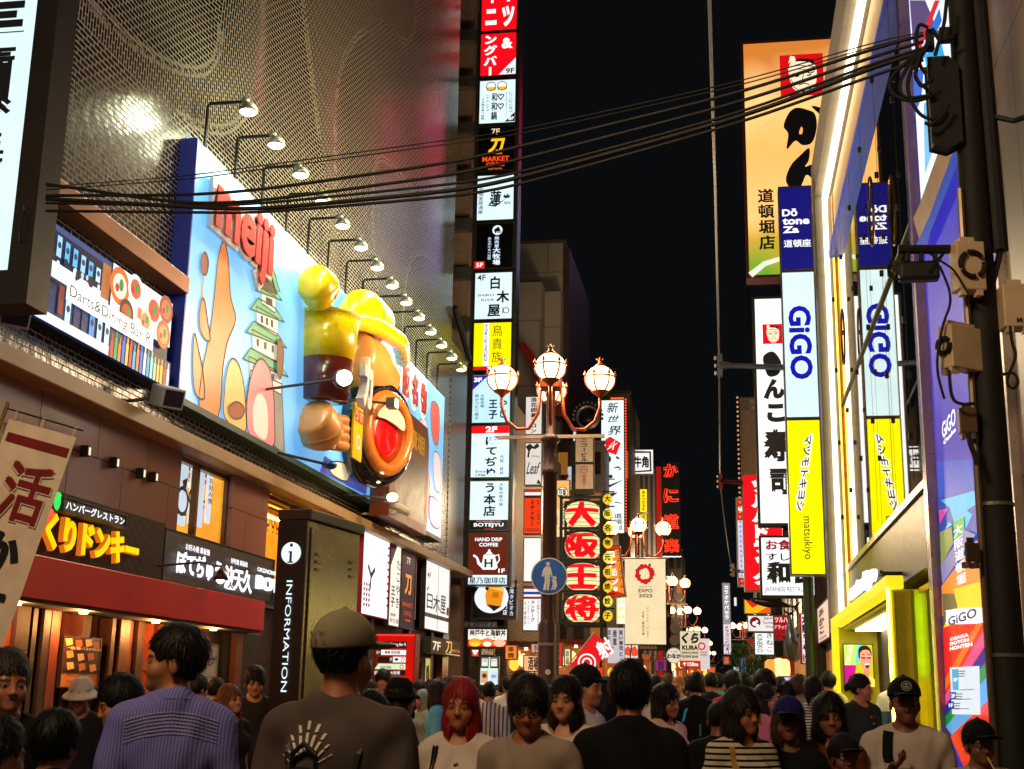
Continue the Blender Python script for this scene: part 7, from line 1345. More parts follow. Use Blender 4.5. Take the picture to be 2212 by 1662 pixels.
    V, Fc = nets(B); nV = len(V); Fc = [Fc]
    for sd, (a, e, w) in aL.items():
        if lod == 2: continue
        a_, e_, w_ = map(np.array, (a, e, w)); z = -(w_-e_)/np.linalg.norm(w_-e_); yv = np.array([0, -1., 0])-z*(-z[1]); 
        if np.linalg.norm(yv) < .3: yv = np.array([0, 0, 1.])-z*z[2]
        yv /= np.linalg.norm(yv); yv = -yv; xv = np.cross(yv, z); hv = HAND[0]*[-sd, 1, 1]; hv = w_+np.outer(hv[:, 0], xv)+np.outer(hv[:, 1], yv)+np.outer(hv[:, 2], z); hf = HAND[1] if (-sd) > 0 else HAND[1][:, ::-1]; Fc.append(hf+len(V)); V = np.concatenate([V, hv])
    Fc = np.concatenate(Fc)
    bo = mesh('body', world(V), Fc, SKIN)
    q = (V-N)@Rh+N; base = np.array(lin(skin)); tint = np.tile(base, (len(V), 1))*(1+.06*np.sin(q[:, :1]*60)*np.sin(q[:, 2:]*50))
    front = (q[:, 1] < -.055) & (q[:, 2] > 1.46); ax_, z_ = np.abs(q[:, 0]), q[:, 2]
    def paint(mask, c, a=1.): tint[mask] = tint[mask]*(1-a)+np.array(c)*a
    paint(front & (ax_ < .05) & (np.abs(z_-1.54) < .03), base*[1.1, .86, .82], .4); lc = lin(lips or ('#a04a40' if sex == 'f' else '#8a4c3c'))
    paint(front & ((ax_/.024)**2+((z_-1.515)/.0105)**2 < 1), lc, .6); paint(front & (ax_ < .021) & (np.abs(z_-1.5152) < .0018), (.03, .012, .01), .7)
    eb = z_-(1.597-.004*np.abs(ax_-.03)/.02); paint(front & (np.abs(ax_-.032) < .019) & (np.abs(eb) < .0042), lin('#140c08'), .9)
    ez = np.abs(z_-1.573); ed_ = ((ax_-.031)/.0155)**2+(ez/.0068)**2; paint(front & (ed_ < 1.25), (.015, .01, .01), .9); paint(front & (((ax_-.031)/.0128)**2+(ez/.0048)**2 < 1), (.36, .33, .31)); paint(front & (np.hypot(ax_-.031, ez) < .0070), (.012, .008, .006))
    at = bo.data.attributes.new('tint', 'FLOAT_COLOR', 'POINT'); at.data.foreach_set('color', np.concatenate([np.clip(tint, 0, 1), np.ones((len(V), 1))], 1).astype(np.float32).ravel())
    SV, SF = nets(SH); so = mesh('shirt', world(SV), SF, cloth(shirt, stripe)); PV, PF = nets(PT); mesh('trousers', world(PV), PF, cloth(pants))
    FT = Fld(axis(-.16, .16, 0, 0, dc, .012), np.arange(-.2, .12, .012), np.arange(-.01, .12, .012))
    for sd in (-1, 1): FT.ell((sd*.092, -.05, .046), (.05, .13, .05), 0); FT.cap((sd*.092, .02, .06), (sd*.092, .02, .1), .046, .044, .02)
    FT.f = np.maximum(FT.f, .004-FT.pts(tuple(slice(None) for _ in range(3)))[2]); A, F_ = nets(FT); mesh('shoes', world(A), F_, M('#1a1a1c', .5))
    # hair and hats, in the head's frame
    def headmesh(name, F, mat): A, F_ = nets(F); return mesh(name, world((A-N)@Rh.T+N), F_, mat) if len(A) else None
    dh = (.0048, .008, .012)[lod]
    def HG(z0=1.2): return Fld(np.arange(-.17, .171, dh), np.arange(-.2, .2, dh), np.arange(z0, 1.78, dh))
    if style:
        long_ = {'long': 1.16, 'bob': 1.455, 'mid': 1.36, 'veil': 1.2}.get(style, 1.47); G = HG(long_-.04); th = .016 if lod < 2 else .02
        vol = {'short': 1., 'crop': .45, 'fringe': 1.1, 'mop': 1.35, 'long': .9, 'bob': 1.2, 'bun': .7, 'mid': 1.3, 'veil': 1.2, 'tail': .8}[style]*th
        G.ell((0, .02, 1.622), (.073+vol, .090+vol, .088+vol*1.1), 0)
        if style in ('long', 'bob', 'mid', 'veil'):
            zc = (1.6+long_)/2; G.ell((0, .035, zc), (.088+vol*.6, .082+vol*.5, (1.66-long_)/2+.03), .03)
            if style != 'bob': G.ell((0, .03, 1.5), (.09+vol*.5, .075, .12), .03)
        Xh, Yh, Zh = np.meshgrid(*G.ax, indexing='ij', sparse=True)
        ang = np.arctan2(Xh, Yh+.02); G.f = G.f+0.0012*np.sin(34*ang+5*np.sin(24*Zh+4*Xh)+ph[0])+.0009*np.sin(71*ang+9*Zh*3+ph[1])+.003*np.sin(23*Zh+40*Xh+ph[2])
        fh = {'short': 1.630, 'crop': 1.628, 'fringe': 1.6, 'mop': 1.596, 'long': 1.628, 'bob': 1.606, 'bun': 1.632, 'mid': 1.61, 'veil': 1.635, 'tail': 1.625}[style]
        # open the face
        fo = np.sqrt((Xh/.060)**2+((Yh+.115)/.085)**2+((Zh-(fh-.085))/.088)**2); G.f = np.maximum(G.f, (1-fo)*.055+.004*np.sin(90*Xh+ph[3]))
        if style in ('short', 'crop', 'fringe', 'bun', 'mop', 'tail'):
            G.f = np.maximum(G.f, (1.53 if style != 'mop' else 1.515)+.0*Xh-Zh-.0*Yh); side = np.sqrt((np.abs(Xh)-.085)**2+((Yh+.012)/1.15)**2+((Zh-1.552)/1.2)**2)-(.036 if style != 'mop' else .022); G.f = np.maximum(G.f, -side)
            G.f = np.maximum(G.f, -(Yh+.03)-(Zh-1.57)*3-.02) if style != 'mop' else np.maximum(G.f, -(Yh+.055)-(Zh-1.55)*3-.02)
        else:
            fr_ = np.sqrt((Xh/.062)**2+((Yh+.12)/.115)**2+((Zh-1.38)/.2)**2); G.f = np.maximum(G.f, (1-fr_)*.06); G.f = np.maximum(G.f, long_-Zh+.012*np.sin(60*Xh))
        if style == 'bun': G.ell((0, .125, 1.60), (.04, .036, .038), .012)
        if style == 'tail': G.ell((0, .12, 1.56), (.03, .03, .08), .02)
        if hat in ('cap', 'capback', 'bucket'): G.f = np.maximum(G.f, Zh-1.66)
        A, F_ = nets(G)
        if style != 'veil' and len(A):
            tri = A[F_[:, 2]]-A[F_[:, 0]]; fn = np.cross(tri, A[F_[:, 3]]-A[F_[:, 1]]); vn = np.zeros_like(A)
            for c_ in range(4): np.add.at(vn, F_[:, c_], fn)
            vn /= np.linalg.norm(vn, axis=1)[:, None]+1e-12
            ns = (2600, 1000, 260)[lod]; pick = RNG.integers(0, len(A), ns); p, n_ = A[pick], vn[pick]
            d = p-np.array([0, .03, 1.73])+RNG.normal(0, .035, (ns, 3)); d[:, 2] -= .03; d -= n_*(d*n_).sum(1)[:, None]; d /= np.linalg.norm(d, axis=1)[:, None]+1e-9
            ll = RNG.uniform(.018, .05, ns)[:, None]*(1.5 if style in ('long', 'mid', 'bob') else .55 if style == 'crop' else 1.); wd = np.cross(n_, d)*RNG.uniform(.0009, .0022, ns)[:, None]*(1, 1.4, 2)[lod]
            o1, o2 = RNG.uniform(.002, .006, ns)[:, None], RNG.uniform(-.003, .009, ns)[:, None]; m1, m2 = p+d*ll*.5+n_*o1, p+d*ll+n_*o2; m2[:, 2] -= .003
            if style in ('short', 'crop', 'tail', 'bun'):
                kp = ~((m2[:, 1] < -.015) & (m2[:, 2] < 1.612)); p, m1, m2, wd = p[kp], m1[kp], m2[kp], wd[kp]; ns = len(p)
            S_ = np.stack([p-wd, p+wd, m1-wd, m1+wd, m2-wd*.3, m2+wd*.3], 1).reshape(-1, 3); b6 = len(A)+6*np.arange(ns)[:, None]
            F_ = np.concatenate([F_, b6+[0, 1, 3, 2], b6+[2, 3, 5, 4]]); A = np.concatenate([A, S_])
        if len(A): mesh('headscarf' if style == 'veil' else 'hair', world((A-N)@Rh.T+N), F_, cloth(hair) if style == 'veil' else hairmat(hair))
    if hat:
        G = HG(1.5); Xh, Yh, Zh = np.meshgrid(*G.ax, indexing='ij', sparse=True)
        if hat in ('cap', 'capback'):
            G.ell((0, .014, 1.632), (.094, .112, .102), 0); G.f = np.maximum(G.f, 1.622-.12*Yh-Zh)
            G.ell((0, -.14 if hat == 'cap' else .15, 1.628-(.0 if hat == 'cap' else .03)), (.074, .078, .0125), .01)
            G.ell((0, .014, 1.735), (.012, .012, .008), .004)
        elif hat == 'bucket':
            G.ell((0, .012, 1.64), (.092, .106, .112), 0); G.f = np.maximum(np.maximum(G.f, 1.615-Zh), Zh-1.735); rh_ = np.sqrt(Xh**2+((Yh-.012)*.9)**2)
            br_ = np.maximum(np.maximum(np.abs(Zh-(1.632-.85*(rh_-.09)))-.010, rh_-.138), .075-rh_); G.f = np.minimum(G.f, br_)
        A = headmesh('hat', G, cloth(hatc))
    def hp(v): return ((np.array(v, float)-N)@Rh.T+N)*s@P.R.T+P.o      # head frame -> world
    def bp(v): return (np.array(v, float)*s)@P.R.T+P.o
    P.hp, P.bp = hp, bp
    if glasses:
        g_ = MB()
        for sd in (-1, 1):
            g_.tube([hp((sd*.031+.021*math.cos(t), -.099+.02*abs(sd*.031+.021*math.cos(t)), 1.572+.016*math.sin(t))) for t in np.linspace(0, 2*math.pi, 20)], .0022*s, 5, False); g_.tube([hp((sd*.051, -.096, 1.576)), hp((sd*.078, -.03, 1.577)), hp((sd*.08, .015, 1.572))], .002*s, 4)
        g_.tube([hp((-.011, -.1, 1.577)), hp((.011, -.1, 1.577))], .002*s, 4); g_.build('glasses', M(glasses, .25), P.root)
    def onshirt(mb, name, mat, side=-1, lift=.004):
        """lay flat points (x, z) on the chest (side -1) or the back (+1)"""
        bv = BVHTree.FromPolygons([tuple(v) for v in SV], [tuple(q) for q in SF.tolist()]); out = []
        for x, _, z in mb.v:
            h = bv.ray_cast(Vector((x, side*.6, z)), Vector((0, -side, 0)))[0]; y = (h.y if h else side*.12)+side*lift; out.append(tuple(bp((x, y, z))))
        m2 = MB(); m2.v = out; m2.f = mb.f; m2.build(name, mat, P.root)
    P.onshirt = onshirt; P.SV = SV
    return P
def strap(P, pts, w, mat, name='strap'):
    """a flat webbing strap over the shoulder: points in body space"""
    mb = MB(); Q = [np.array(p, float) for p in pts]; V = []
    for i, p in enumerate(Q):
        t = Q[min(i+1, len(Q)-1)]-Q[max(i-1, 0)]; sd = np.cross(t, [0, 1, 0] if abs(t[1]) < .8*np.linalg.norm(t) else [1, 0, 0]); sd = np.array([1., 0, 0]) if np.linalg.norm(sd) < 1e-6 else sd/np.linalg.norm(sd)
        out = np.array([0, p[1]-.02, p[2]-1.3]); out /= np.linalg.norm(out)
        for o_ in (0, .008): V += [P.bp(p-sd*w/2+out*o_), P.bp(p+sd*w/2+out*o_)]
    n = len(Q); F = []
    for i in range(n-1):
        a, b = 4*i, 4*i+4; F += [(a, a+1, b+1, b), (a+2, b+2, b+3, a+3), (a, b, b+2, a+2), (a+1, a+3, b+3, b+1)]
    mb.add(V, F); return mb.build(name, mat, P.root)

def strap_on(P, pts, w, mat, side=-1, name='bag_strap'):
    """a strap lying on the shirt: points (x, z)"""
    p = np.array(pts, float); t = np.linspace(0, len(p)-1, 20); p = np.stack([np.interp(t, range(len(p)), p[:, k]) for k in (0, 1)], 1); mb = MB()
    V = []
    for i in range(len(p)):
        d = p[min(i+1, 19)]-p[max(i-1, 0)]; d /= np.linalg.norm(d); q = np.array([-d[1], d[0]])*w/2; V += [(p[i][0]+q[0], 0, p[i][1]+q[1]), (p[i][0]-q[0], 0, p[i][1]-q[1])]
    mb.add(V, [(2*i, 2*i+1, 2*i+3, 2*i+2) for i in range(19)]); P.onshirt(mb, name, mat, side, .008)
# ================================================================== the crowd, nearest first
B_, DK = '#060607', '#0a0706'
# --- left
person(22, 1405, 4.8, 35, 'person with streaked fringe and black tee at the far edge by the flag', B_, '#2a2218', 'short', hyaw=10, skin='#a86a48')
person(2, 1550, 3.6, 150, 'person in a black and white striped tee cut by the frame edge', '#c8c4bc', DK, 'short', stripe=(B_, 'h', 26), tallk=1)
person(128, 1538, 4.4, 178, 'short person in black with dark hair, back turned, at the bottom of the crowd', B_, '#060505', 'mop', wide=1.1)
person(180, 1462, 8.8, 8, 'person in a white bucket hat looking down in shade', '#14141a', DK, 'short', pitch=12, hat='bucket', hatc='#cfc4bc', skin='#8a5840')
person(272, 1458, 5.7, -55, 'person in black with a thick dark fringe looking down to one side', B_, DK, 'short', pitch=14, skin='#b07048')
P = person(385, 1352, 4.75, 205, 'tall person in a blue violet pinstriped shirt looking over the shoulder', '#5a58a0', '#140c08', 'short', hyaw=84, pitch=-4, sleeve=1.4, stripe=('#7876b8', 'v', 90), skin='#b07048', neck=.06, wide=1.02)
mb = MB(); nn = 12
for k in range(7):
    z = 1.405-.0125*k; pts = [(x, 0, z-.9*x*x-.05*abs(x)) for x in np.linspace(-.165, .165, nn)]
    o_ = len(mb.v)
    mb.add([p for x, _, zz in pts for p in ((x, 0, zz), (x, 0, zz-.004))], [(2*i, 2*i+1, 2*i+3, 2*i+2) for i in range(nn-1)])
P.onshirt(mb, 'yoke_stripe', M('#8c88ba', .8), 1)
mb = MB(); mb.tube([P.bp((.066*math.sin(t), .03+.062*math.cos(t), 1.435+.012*math.cos(t))) for t in np.linspace(-2.2, 2.2, 20)], .018*P.s, 8); mb.build('collar', cloth('#5a58a0', ('#7876b8', 'v', 90)), P.root)
person(432, 1460, 13, 150, 'person with black round hair under the white price banner', '#14141c', DK, 'mop')
person(470, 1466, 13.5, 170, 'person with dark hair between the price banner and the ginger haired one', '#1a1c24', DK, 'short')
person(505, 1480, 9.6, 62, 'person with long ginger hair and fringe looking up to the signs', '#1a1410', '#6a3a14', 'mid', sex='f', skin='#c08058', pitch=-12)
person(553, 1440, 10.8, 25, 'smiling person with a dark bowl cut beside the information cabinet', '#2a2420', DK, 'mop', skin='#c08058', pitch=6)
# --- the big back with the cap
P = person(748, 1316, 4.05, 172, 'big person in a tan cap and grey brown tee with a small black backpack', '#4a3f3a', DK, 'crop', hyaw=-14, hat='cap', hatc='#7f7660', skin='#9a5c3c', wide=1.12, sleeve=.7)
mb = MB(); 
for a in np.linspace(-64, 60, 9):
    t = math.radians(a); c, s_ = math.sin(t), math.cos(t); r0, r1 = .055, .125+.02*math.cos(3*t)
    for rr0, rr1 in ((r0, r0+(r1-r0)*.62), (r0+(r1-r0)*.72, r1)):
        k = 6; V = []
        for i in range(k):
            q = rr0+(rr1-rr0)*i/(k-1); V += [(.045-(q*c-.006*s_), 0, 1.25+q*s_), (.045-(q*c+.006*s_), 0, 1.25+q*s_)]
        mb.add(V, [(2*i, 2*i+1, 2*i+3, 2*i+2) for i in range(k-1)])
P.onshirt(mb, 'ray_print', M('#d8cabc', .7), 1)
BP = thing('backpack', P.bp((0, .19, .95)), 'small black daypack on the back of the big person in the tan cap', 'backpack')
G = Fld(np.arange(-.2, .21, .01), np.arange(.08, .34, .01), np.arange(.78, 1.27, .01)); G.ell((0, .17, 1.02), (.15, .085, .19), 0); G.ell((0, .20, .95), (.125, .075, .12), .02)
A_, F_ = nets(G); mb = MB(); mb.v = [tuple(P.bp(v+[.045, 0, .055])) for v in A_]; mb.f = [tuple(q) for q in F_.tolist()]; mb.build('pack', cloth('#0c0c0f'), BP, True)
mb = MB(); mb.tube([P.bp((.005, .15, 1.245)), P.bp((.007, .155, 1.30)), P.bp((.045, .16, 1.33)), P.bp((.083, .155, 1.30)), P.bp((.085, .15, 1.245))], .009, 8); mb.build('grab_loop', BLACK, BP)
mb = MB(); mb.ball(P.bp((.03, .275, .93)), (.018, .01, .02)); mb.build('red_tag', M('#a01818', .4), BP)
mb = MB(); mb.tube([P.bp((-.11+.22*i/12, .232+.012*math.sin(i*.26), 1.1+.02*math.sin(i*.26))) for i in range(13)], .004, 5); mb.build('zip', STEEL, BP)
for sd in (-1, 1):
    mb = MB(); mb.tube([P.bp((sd*.09, .13, 1.17)), P.bp((sd*.115, .115, 1.30)), P.bp((sd*.12, .04, 1.425)), P.bp((sd*.13, -.06, 1.38)), P.bp((sd*.14, -.105, 1.25)), P.bp((sd*.15, -.06, 1.05)), P.bp((sd*.15, .09, .95))], .014, 6); mb.build('strap', BLACK, BP)
person(806, 1498, 6.3, 175, 'person with a brown black rounded haircut tucked behind the tan capped one', '#0e0c0c', '#120a06', 'mop')
person(868, 1464, 8.6, 120, 'person in a black bucket hat and black jacket turned away', B_, DK, 'mid', hat='bucket', hatc='#0a0a0c', sleeve=1.4, wide=1.2)
person(828, 1448, 17.5, 8, 'person in a white tee with dark parted hair by the red directory board', '#d0c4b8', DK, 'mop', skin='#b87850')
person(800, 1468, 16.5, 160, 'person with a short buzz cut and white top by the directory board', '#c8b8b0', '#2a1a10', 'crop', skin='#a86848')
person(857, 1462, 16, 30, 'person in black behind the black bucket hat', B_, DK, 'short')
person(910, 1472, 18, 170, 'person with black mop hair near the lit poster case', '#20201c', DK, 'mop')
person(912, 1492, 16.5, -40, 'person in a grey green headscarf facing the crowd', '#a8a890', '#8a948c', 'veil', sex='f', skin='#b87850')
person(950, 1470, 13.5, 110, 'person with brown long hair in a light blue shirt, back half turned', '#5aa8d8', '#241008', 'mid', sex='f', sleeve=1.4)
P = person(997, 1466, 6.0, 3, 'person with pink red straight hair in a white tee with red script', '#c2b2a8', '#8c1c22', 'long', sex='f', skin='#b06c46', neck=.086, sleeve=.45, hyaw=-2, lips='#7a2c28')
mb = MB(); q = Fr((-.085, 0, 1.235), (1, 0, 0), DN, (0, -1, 0), .17, .03); put_text(mb, q, 'mallfornia', 0, 0, .17, .032, 0, .0, shear=.4); P.onshirt(mb, 'script_print', M('#8a1c18', .6))
mb = MB(); nk = [P.bp((.062*math.sin(t), .01-.075*abs(math.cos(t))**.8*(1 if math.cos(t) > 0 else -.6), 1.41-.035*math.cos(t)-(.0 if math.cos(t) < 0 else .05*math.cos(t)**3))) for t in np.linspace(-math.pi, math.pi, 40)]; mb.tube(nk, .0035, 6); mb.ball(P.bp((0, -.112, 1.30)), (.012, .006, .014)); mb.build('necklace', M('#7a6a58', .3, .9), P.root, True)
BG2 = thing('shoulder_bag', P.bp((-.22, .02, .75)), 'black shoulder bag hung from the pink haired one in white', 'bag'); mb = MB(); mb.box(P.bp((-.27, -.08, .75)), P.bp((-.2, .12, .95))); mb.build('pouch', BLACK, BG2, bevel=.02)
for dx in (0, .03): strap_on(P, [(-.105-dx*.5, 1.39), (-.118-dx*.6, 1.25), (-.13-dx*.3, 1.1), (-.14, 1.0)], .012, cloth('#101012'))
P = person(1142, 1463, 5.5, -12, 'person in a grey beige tee and glasses with a heavy brown mop of hair', '#8a7a6c', '#160a06', 'mop', hyaw=14, pitch=10, glasses='#141010', skin='#9a5c3c', wide=1.05, sleeve=.6)
P = person(1222, 1460, 7.0, -5, 'person with very long dark hair and a white top lettered across', '#c8bcae', '#120806', 'long', sex='f', skin='#c08460', neck=.1, hyaw=-6, lips='#6a2018')
mb = MB(); q = Fr((-.06, 0, 1.26), (1, 0, 0), DN, (0, -1, 0), .16, .04); put_text(mb, q, 'TREASURE', -.05, 0, .11, .03, 0, .03); P.onshirt(mb, 'print', INK)
person(1268, 1433, 8.2, 70, 'person in a dark cap and white tee passing in profile', '#c8c4c4', DK, 'short', hat='cap', hatc='#121216', skin='#b87a56')
person(1360, 1431, 5.6, 180, 'person in a plain black tee seen squarely from behind, short black hair', '#050506', '#070505', 'short', skin='#a8603c', wide=1.08, sleeve=.6)
person(1440, 1478, 9.3, 55, 'person with a black bob in a loose cream blouse walking across', '#d0b898', DK, 'bob', sex='f', sleeve=1.3, skin='#a86444', wide=1.1)
P = person(1502, 1455, 14.5, 182, 'person in a black hooded jacket with a cyan flash on the back', '#0a0a0d', '#140a06', 'mop', sleeve=1.5)
mb = MB(); mb.add([(.08, 0, 1.36), (.115, 0, 1.35), (.15, 0, 1.22), (.125, 0, 1.22)], [(0, 1, 2, 3)]); P.onshirt(mb, 'cyan_flash', M('#2ab8d0', .6), 1, .006)
mb = MB(); mb.add([(-.05, 0, 1.2), (-.03, 0, 1.2), (-.03, 0, 1.08), (-.05, 0, 1.08)], [(0, 1, 2, 3)]); P.onshirt(mb, 'cyan_lettering', M('#187888', .6), 1, .006)
person(1552, 1515, 8.4, 178, 'short person with cropped black hair in dark clothes, low before the striped tee', '#0a0a0e', '#060606', 'crop', skin='#8a5038')
P = person(1602, 1488, 6.8, 28, 'smiling person in a striped tee with long dark hair tied back, holding a round fan', '#c0b09c', '#120806', 'mid', sex='f', stripe=(B_, 'h', 34), skin='#a8663e', hyaw=16, arms={1: [(.20, -.04, 1.1), (.06, -.21, 1.13)]}, sleeve=.7)
FN = thing('round_fan', P.bp((.05, -.27, 1.1)), 'dark round hand fan held at chest height by the smiling one', 'hand fan'); mb = MB(); mb.lathe(P.bp((.05, -.27, 1.2)), [(.085, 0), (.085, .006)], 24, P.R@np.array([.1, -1, .3])); mb.build('blade', M('#2a1a14', .5), FN); mb = MB(); mb.tube([P.bp((.05, -.265, 1.14)), P.bp((.055, -.25, 1.04))], .007, 6); mb.build('handle', M('#5a3a20'), FN)
strap_on(P, [(-.10, 1.405), (-.105, 1.3), (-.08, 1.15), (-.02, 1.0)], .028, cloth('#a07a38'))
person(1702, 1502, 7.1, 2, 'person in a blue cap and dark top with brown bobbed hair', '#101014', '#4a3018', 'bob', sex='f', hat='cap', hatc='#14145a', skin='#7a4830', hyaw=-4)
person(1790, 1500, 7.3, 4, 'person with wavy black shoulder hair in a rust cardigan, face in shadow', '#6a3418', '#080606', 'mid', sex='f', skin='#8a543a', sleeve=1.4)
person(1822, 1582, 6.8, 15, 'child in a dark peaked cap and glasses at the bottom of the crowd', '#20181a', DK, 'short', hat='cap', hatc='#15131a', skin='#7a4a34', glasses='#181418')
P = person(1858, 1457, 13.2, 38, 'person in a long dark green buttoned dress with tied back hair', '#2c3028', '#0c0806', 'bun', sex='f', skin='#c07c58', hyaw=35, sleeve=.8, pants='#2c3028', wide=1.15)
G = Fld(np.arange(-.36, .37, .02), np.arange(-.36, .37, .02), np.arange(.2, 1.0, .02)); G.cap((0, .01, .95), (0, .01, .3), .15, .28, 0); X3, Y3, Z3 = G.pts(tuple(slice(None) for _ in range(3))); G.f = np.maximum(np.maximum(G.f+.012*np.sin(9*np.arctan2(X3, Y3)), .26-Z3), Z3-.96)
A_, F_ = nets(G); mb = MB(); mb.v = [tuple(P.bp(v)) for v in A_]; mb.f = [tuple(q) for q in F_.tolist()]; mb.build('skirt', cloth('#2c3028'), P.root, True)
mb = MB(); [mb.box((x-.008, 0, z), (x+.008, 0.001, z+.012)) for x in (0,) for z in (1.32, 1.26, 1.2, 1.14)]; P.onshirt(mb, 'button', M('#c8b8a0'), -1, .004)
person(1938, 1443, 18, 0, 'person peeping over the black cap, white shirt before the yellow wall', '#d0c8c0', '#140a06', 'short', skin='#a86444')
P = person(1951, 1460, 7.4, -4, 'person in a black badge cap and white sweatshirt gripping a bag strap', '#b8aa9e', DK, 'crop', hat='cap', hatc='#09090b', skin='#7a4630', sleeve=1.5, wide=1.12, hyaw=4, arms={-1: [(-.24, -.02, 1.12), (-.11, -.15, 1.22)]})
strap_on(P, [(-.098, 1.428), (-.105, 1.39), (-.112, 1.3), (-.09, 1.15), (-.03, 1.0)], .055, cloth('#0c0c0e'))
mb = MB(); c0 = np.array((0, -.105, 1.675)); q = Fr(P.hp(c0), P.R@np.array([1., 0, 0]), P.R@np.array([0, -.35, -.94]), P.R@np.array([0, -.94, .35]), .1, .1); mb.ring(q, 0, 0, .024, .027, .006, 24); mb.ring(q, 0, 0, .014, .017, .006, 20); mb.prism(q, [(-.002, -.013), (.002, -.013), (.003, .0), (.011, .008), (.009, .01), (0, .004), (-.009, .01), (-.011, .008), (-.003, 0)], .0062); mb.build('cap_badge', M('#a8a49c', .5), P.root)
person(1985, 1608, 7.6, 3, 'child with a black fringe and glasses just above the bottom edge', '#14121a', '#070606', 'fringe', glasses='#3a2a6a', skin='#7a4a34')
P = person(2112, 1552, 6.9, 6, 'boy in a dark cap and glasses with a straw at the mouth', '#a89c90', DK, 'short', hat='cap', hatc='#0c0c10', glasses='#15131a', skin='#7a4a32', hyaw=8)
ST = thing('drinking_straw', P.hp((.0, -.16, 1.42)), 'pale drinking straw at the mouth of the boy in glasses', 'straw'); mb = MB(); mb.tube([P.hp((0, -.093, 1.512)), P.hp((.03, -.17, 1.40))], .0045, 6); mb.build('tube', M('#c8a868', .4), ST)
mb = MB(); mb.tube([P.bp((.075*math.sin(t), .012+.07*math.cos(t)*-1, 1.425-.016*math.cos(t))) for t in np.linspace(0, 2*math.pi, 30)], .006, 6, False); mb.build('dark_neck_band', cloth('#101420'), P.root)
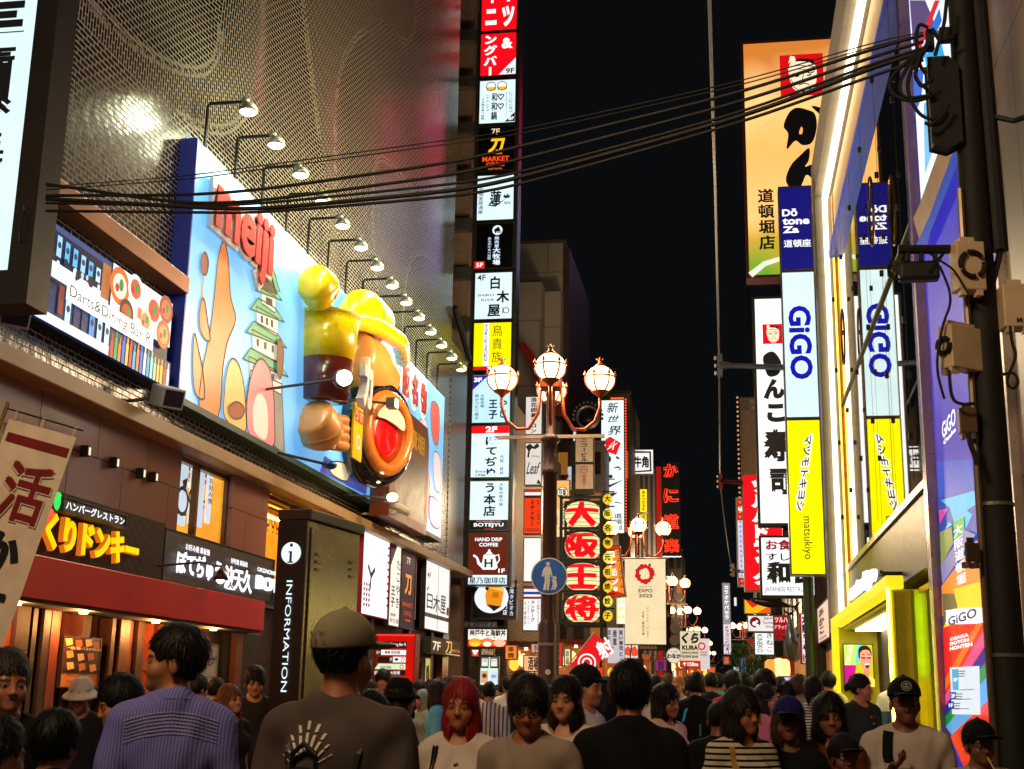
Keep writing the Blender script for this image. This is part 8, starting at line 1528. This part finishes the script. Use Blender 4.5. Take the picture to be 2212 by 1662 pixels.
# --- middle distance
mid = [
 (1058, 1473, 14.7, 178, 'person in a striped white shirt with a black strap, back turned', '#c0b8b8', 'crop', dict(stripe=('#4a4a58', 'v', 22), sleeve=1.3)),
 (1100, 1462, 18.6, 182, 'person in a plain white tee with a cropped head left of the lamp post', '#cfc8c0', 'short', {}),
 (1128, 1446, 16.3, 120, 'person in a black cap and dark coat left of the lamp post', '#0c0e10', 'short', dict(hat='cap', hatc='#0c0c0e')),
 (1206, 1466, 20.2, 175, 'person with a round dark head right of the lamp post', '#1c1a20', 'mop', {}),
 (985, 1462, 20.2, 150, 'person with curly brown hair by the teal post', '#b89878', 'mop', dict(hair='#3a2010')),
 (1020, 1470, 19.4, 170, 'person in a beige top before the four poster panel', '#b8a488', 'short', dict(hair='#2a180c')),
 (1415, 1462, 14.7, 10, 'person in glasses and a white tee facing the camera by the black back', '#d4ccc4', 'mop', dict(glasses='#181414', skin='#c07c58')),
 (1441, 1458, 19.4, -10, 'fair skinned person with brown hair looking towards the camera', '#8a2c24', 'mid', dict(sex='f', hair='#4a2c18', skin='#d09878')),
 (1464, 1461, 17.8, -20, 'fair person with blond hair and white tee looking up', '#d8d0c0', 'crop', dict(hair='#a8702c', skin='#d09070')),
 (1536, 1453, 17.1, 178, 'person in a navy shirt with cropped hair, back turned', '#1a1c34', 'crop', dict(skin='#c07850')),
 (1551, 1456, 18.9, 175, 'person in pale aqua with a rucksack strap, back turned', '#5ab0b8', 'short', {}),
 (1582, 1452, 15.5, 184, 'person with a black head and crimson hood', '#b01430', 'mop', {}),
 (1608, 1456, 17.1, 160, 'person in a cream jacket, head turned a little aside', '#c8bca8', 'mop', {}),
 (1632, 1462, 18.6, 175, 'person in dark grey beside the cream jacket', '#24242a', 'mop', {}),
 (1656, 1449, 14.0, 100, 'tall person in glasses and white sleeves in profile', '#c8c4c0', 'mop', dict(glasses='#101010')),
 (1655, 1478, 11.5, 72, 'person in glasses with long black hair and a pink top in profile', '#c87878', 'long', dict(sex='f', glasses='#a8a8b0', skin='#c8805c')),
 (1684, 1464, 17.1, 176, 'person in charcoal with neat black hair near the violet strip', '#1a1a1e', 'short', {}),
 (1703, 1474, 14.0, 170, 'person with black hair gathered at the nape', '#141216', 'tail', dict(sex='f')),
 (1728, 1460, 14.0, 150, 'grey haired person in a pale grey shirt', '#9a9aa0', 'short', dict(hair='#4a3c30')),
 (1756, 1462, 12.4, 168, 'person in a striped tee pointing with one hand', '#c8c0b4', 'tail', dict(sex='f', stripe=(B_, 'h', 40), arms={-1: [(-.2, -.12, 1.15), (-.12, -.32, 1.25)]})),
 (1790, 1452, 18.6, 160, 'person in pale yellow holding up a phone by the yellow portal', '#c8c078', 'short', {}),
 (1490, 1462, 20.9, 175, 'person with dark hair half hidden by the hooded jacket', '#2a2020', 'mop', {}),
 (1305, 1462, 14.0, 178, 'person with long wavy hair in black before the stall', B_, 'long', dict(sex='f')),
 (1330, 1466, 21, 150, 'person in navy with white trim at the stall', '#1a2040', 'short', {}),
 (1180, 1470, 21, 170, 'person in olive behind the lamp post', '#4a4a2a', 'mop', {}),
 (930, 1470, 21, 170, 'person in dark red by the glass door', '#5a1814', 'short', {}),
 (965, 1466, 21, 10, 'person in a tan top facing the street by the dark door', '#b09070', 'mop', {}),
 (1400, 1462, 21, 165, 'person in rust behind the glasses wearer', '#8a3a1c', 'mid', dict(sex='f')),
 (1725, 1466, 20.2, 178, 'person in teal past the grey haired one', '#1c5058', 'short', {}),
 (1640, 1470, 21, 170, 'person in mustard in front of the red awning', '#a88028', 'mop', {}),
]
for k, (x, y, Y, yw, lab, c, st, kw) in enumerate(mid):
    kw = dict(kw); h = kw.pop('hair', DK); person(x, y, Y, yw, lab, c, h, st, hyaw=RNG.uniform(-25, 25) if yw > 90 else 0, **kw)
# --- far crowd: as many heads again, getting smaller
far_c = [('charcoal', '#202024'), ('white', '#d0ccc4'), ('denim blue', '#2c4468'), ('brown', '#4a2c1c'), ('olive green', '#3c4428'), ('bright red', '#a81c1c'), ('beige', '#b8a080'), ('black', '#0c0c0e')]
far_h = [('short', 'm', 'cropped dark hair'), ('mop', 'm', 'bushy dark hair'), ('long', 'f', 'long dark hair'), ('bob', 'f', 'bobbed hair')]
xs_ = [1075, 1112, 1150, 1215, 1245, 1285, 1318, 1345, 1380, 1398, 1425, 1450, 1472, 1495, 1515, 1530, 1545, 1560, 1575, 1595, 1618, 1645, 1668, 1690, 1712, 1738, 1752, 1770, 1505, 1555, 1590, 1480]
for k, x in enumerate(xs_):
    cn, cc = far_c[(k*3+k//8) % 8]; st, sx, hn = far_h[(k//8+k) % 4]; Y = [24, 28, 33, 26, 30, 38, 45][k % 7]
    if x < 1300: Y = min(Y, 27)
    yd = 1507-(.16+.14*RNG.random())*FD/Y
    person(x, min(yd, 1490), Y, 180 if k % 3 else 0, 'distant %s wearing %s, %s the street' % (hn, cn, 'walking up' if k % 3 else 'walking down'), cc, DK, st, sex=sx, lod=2)
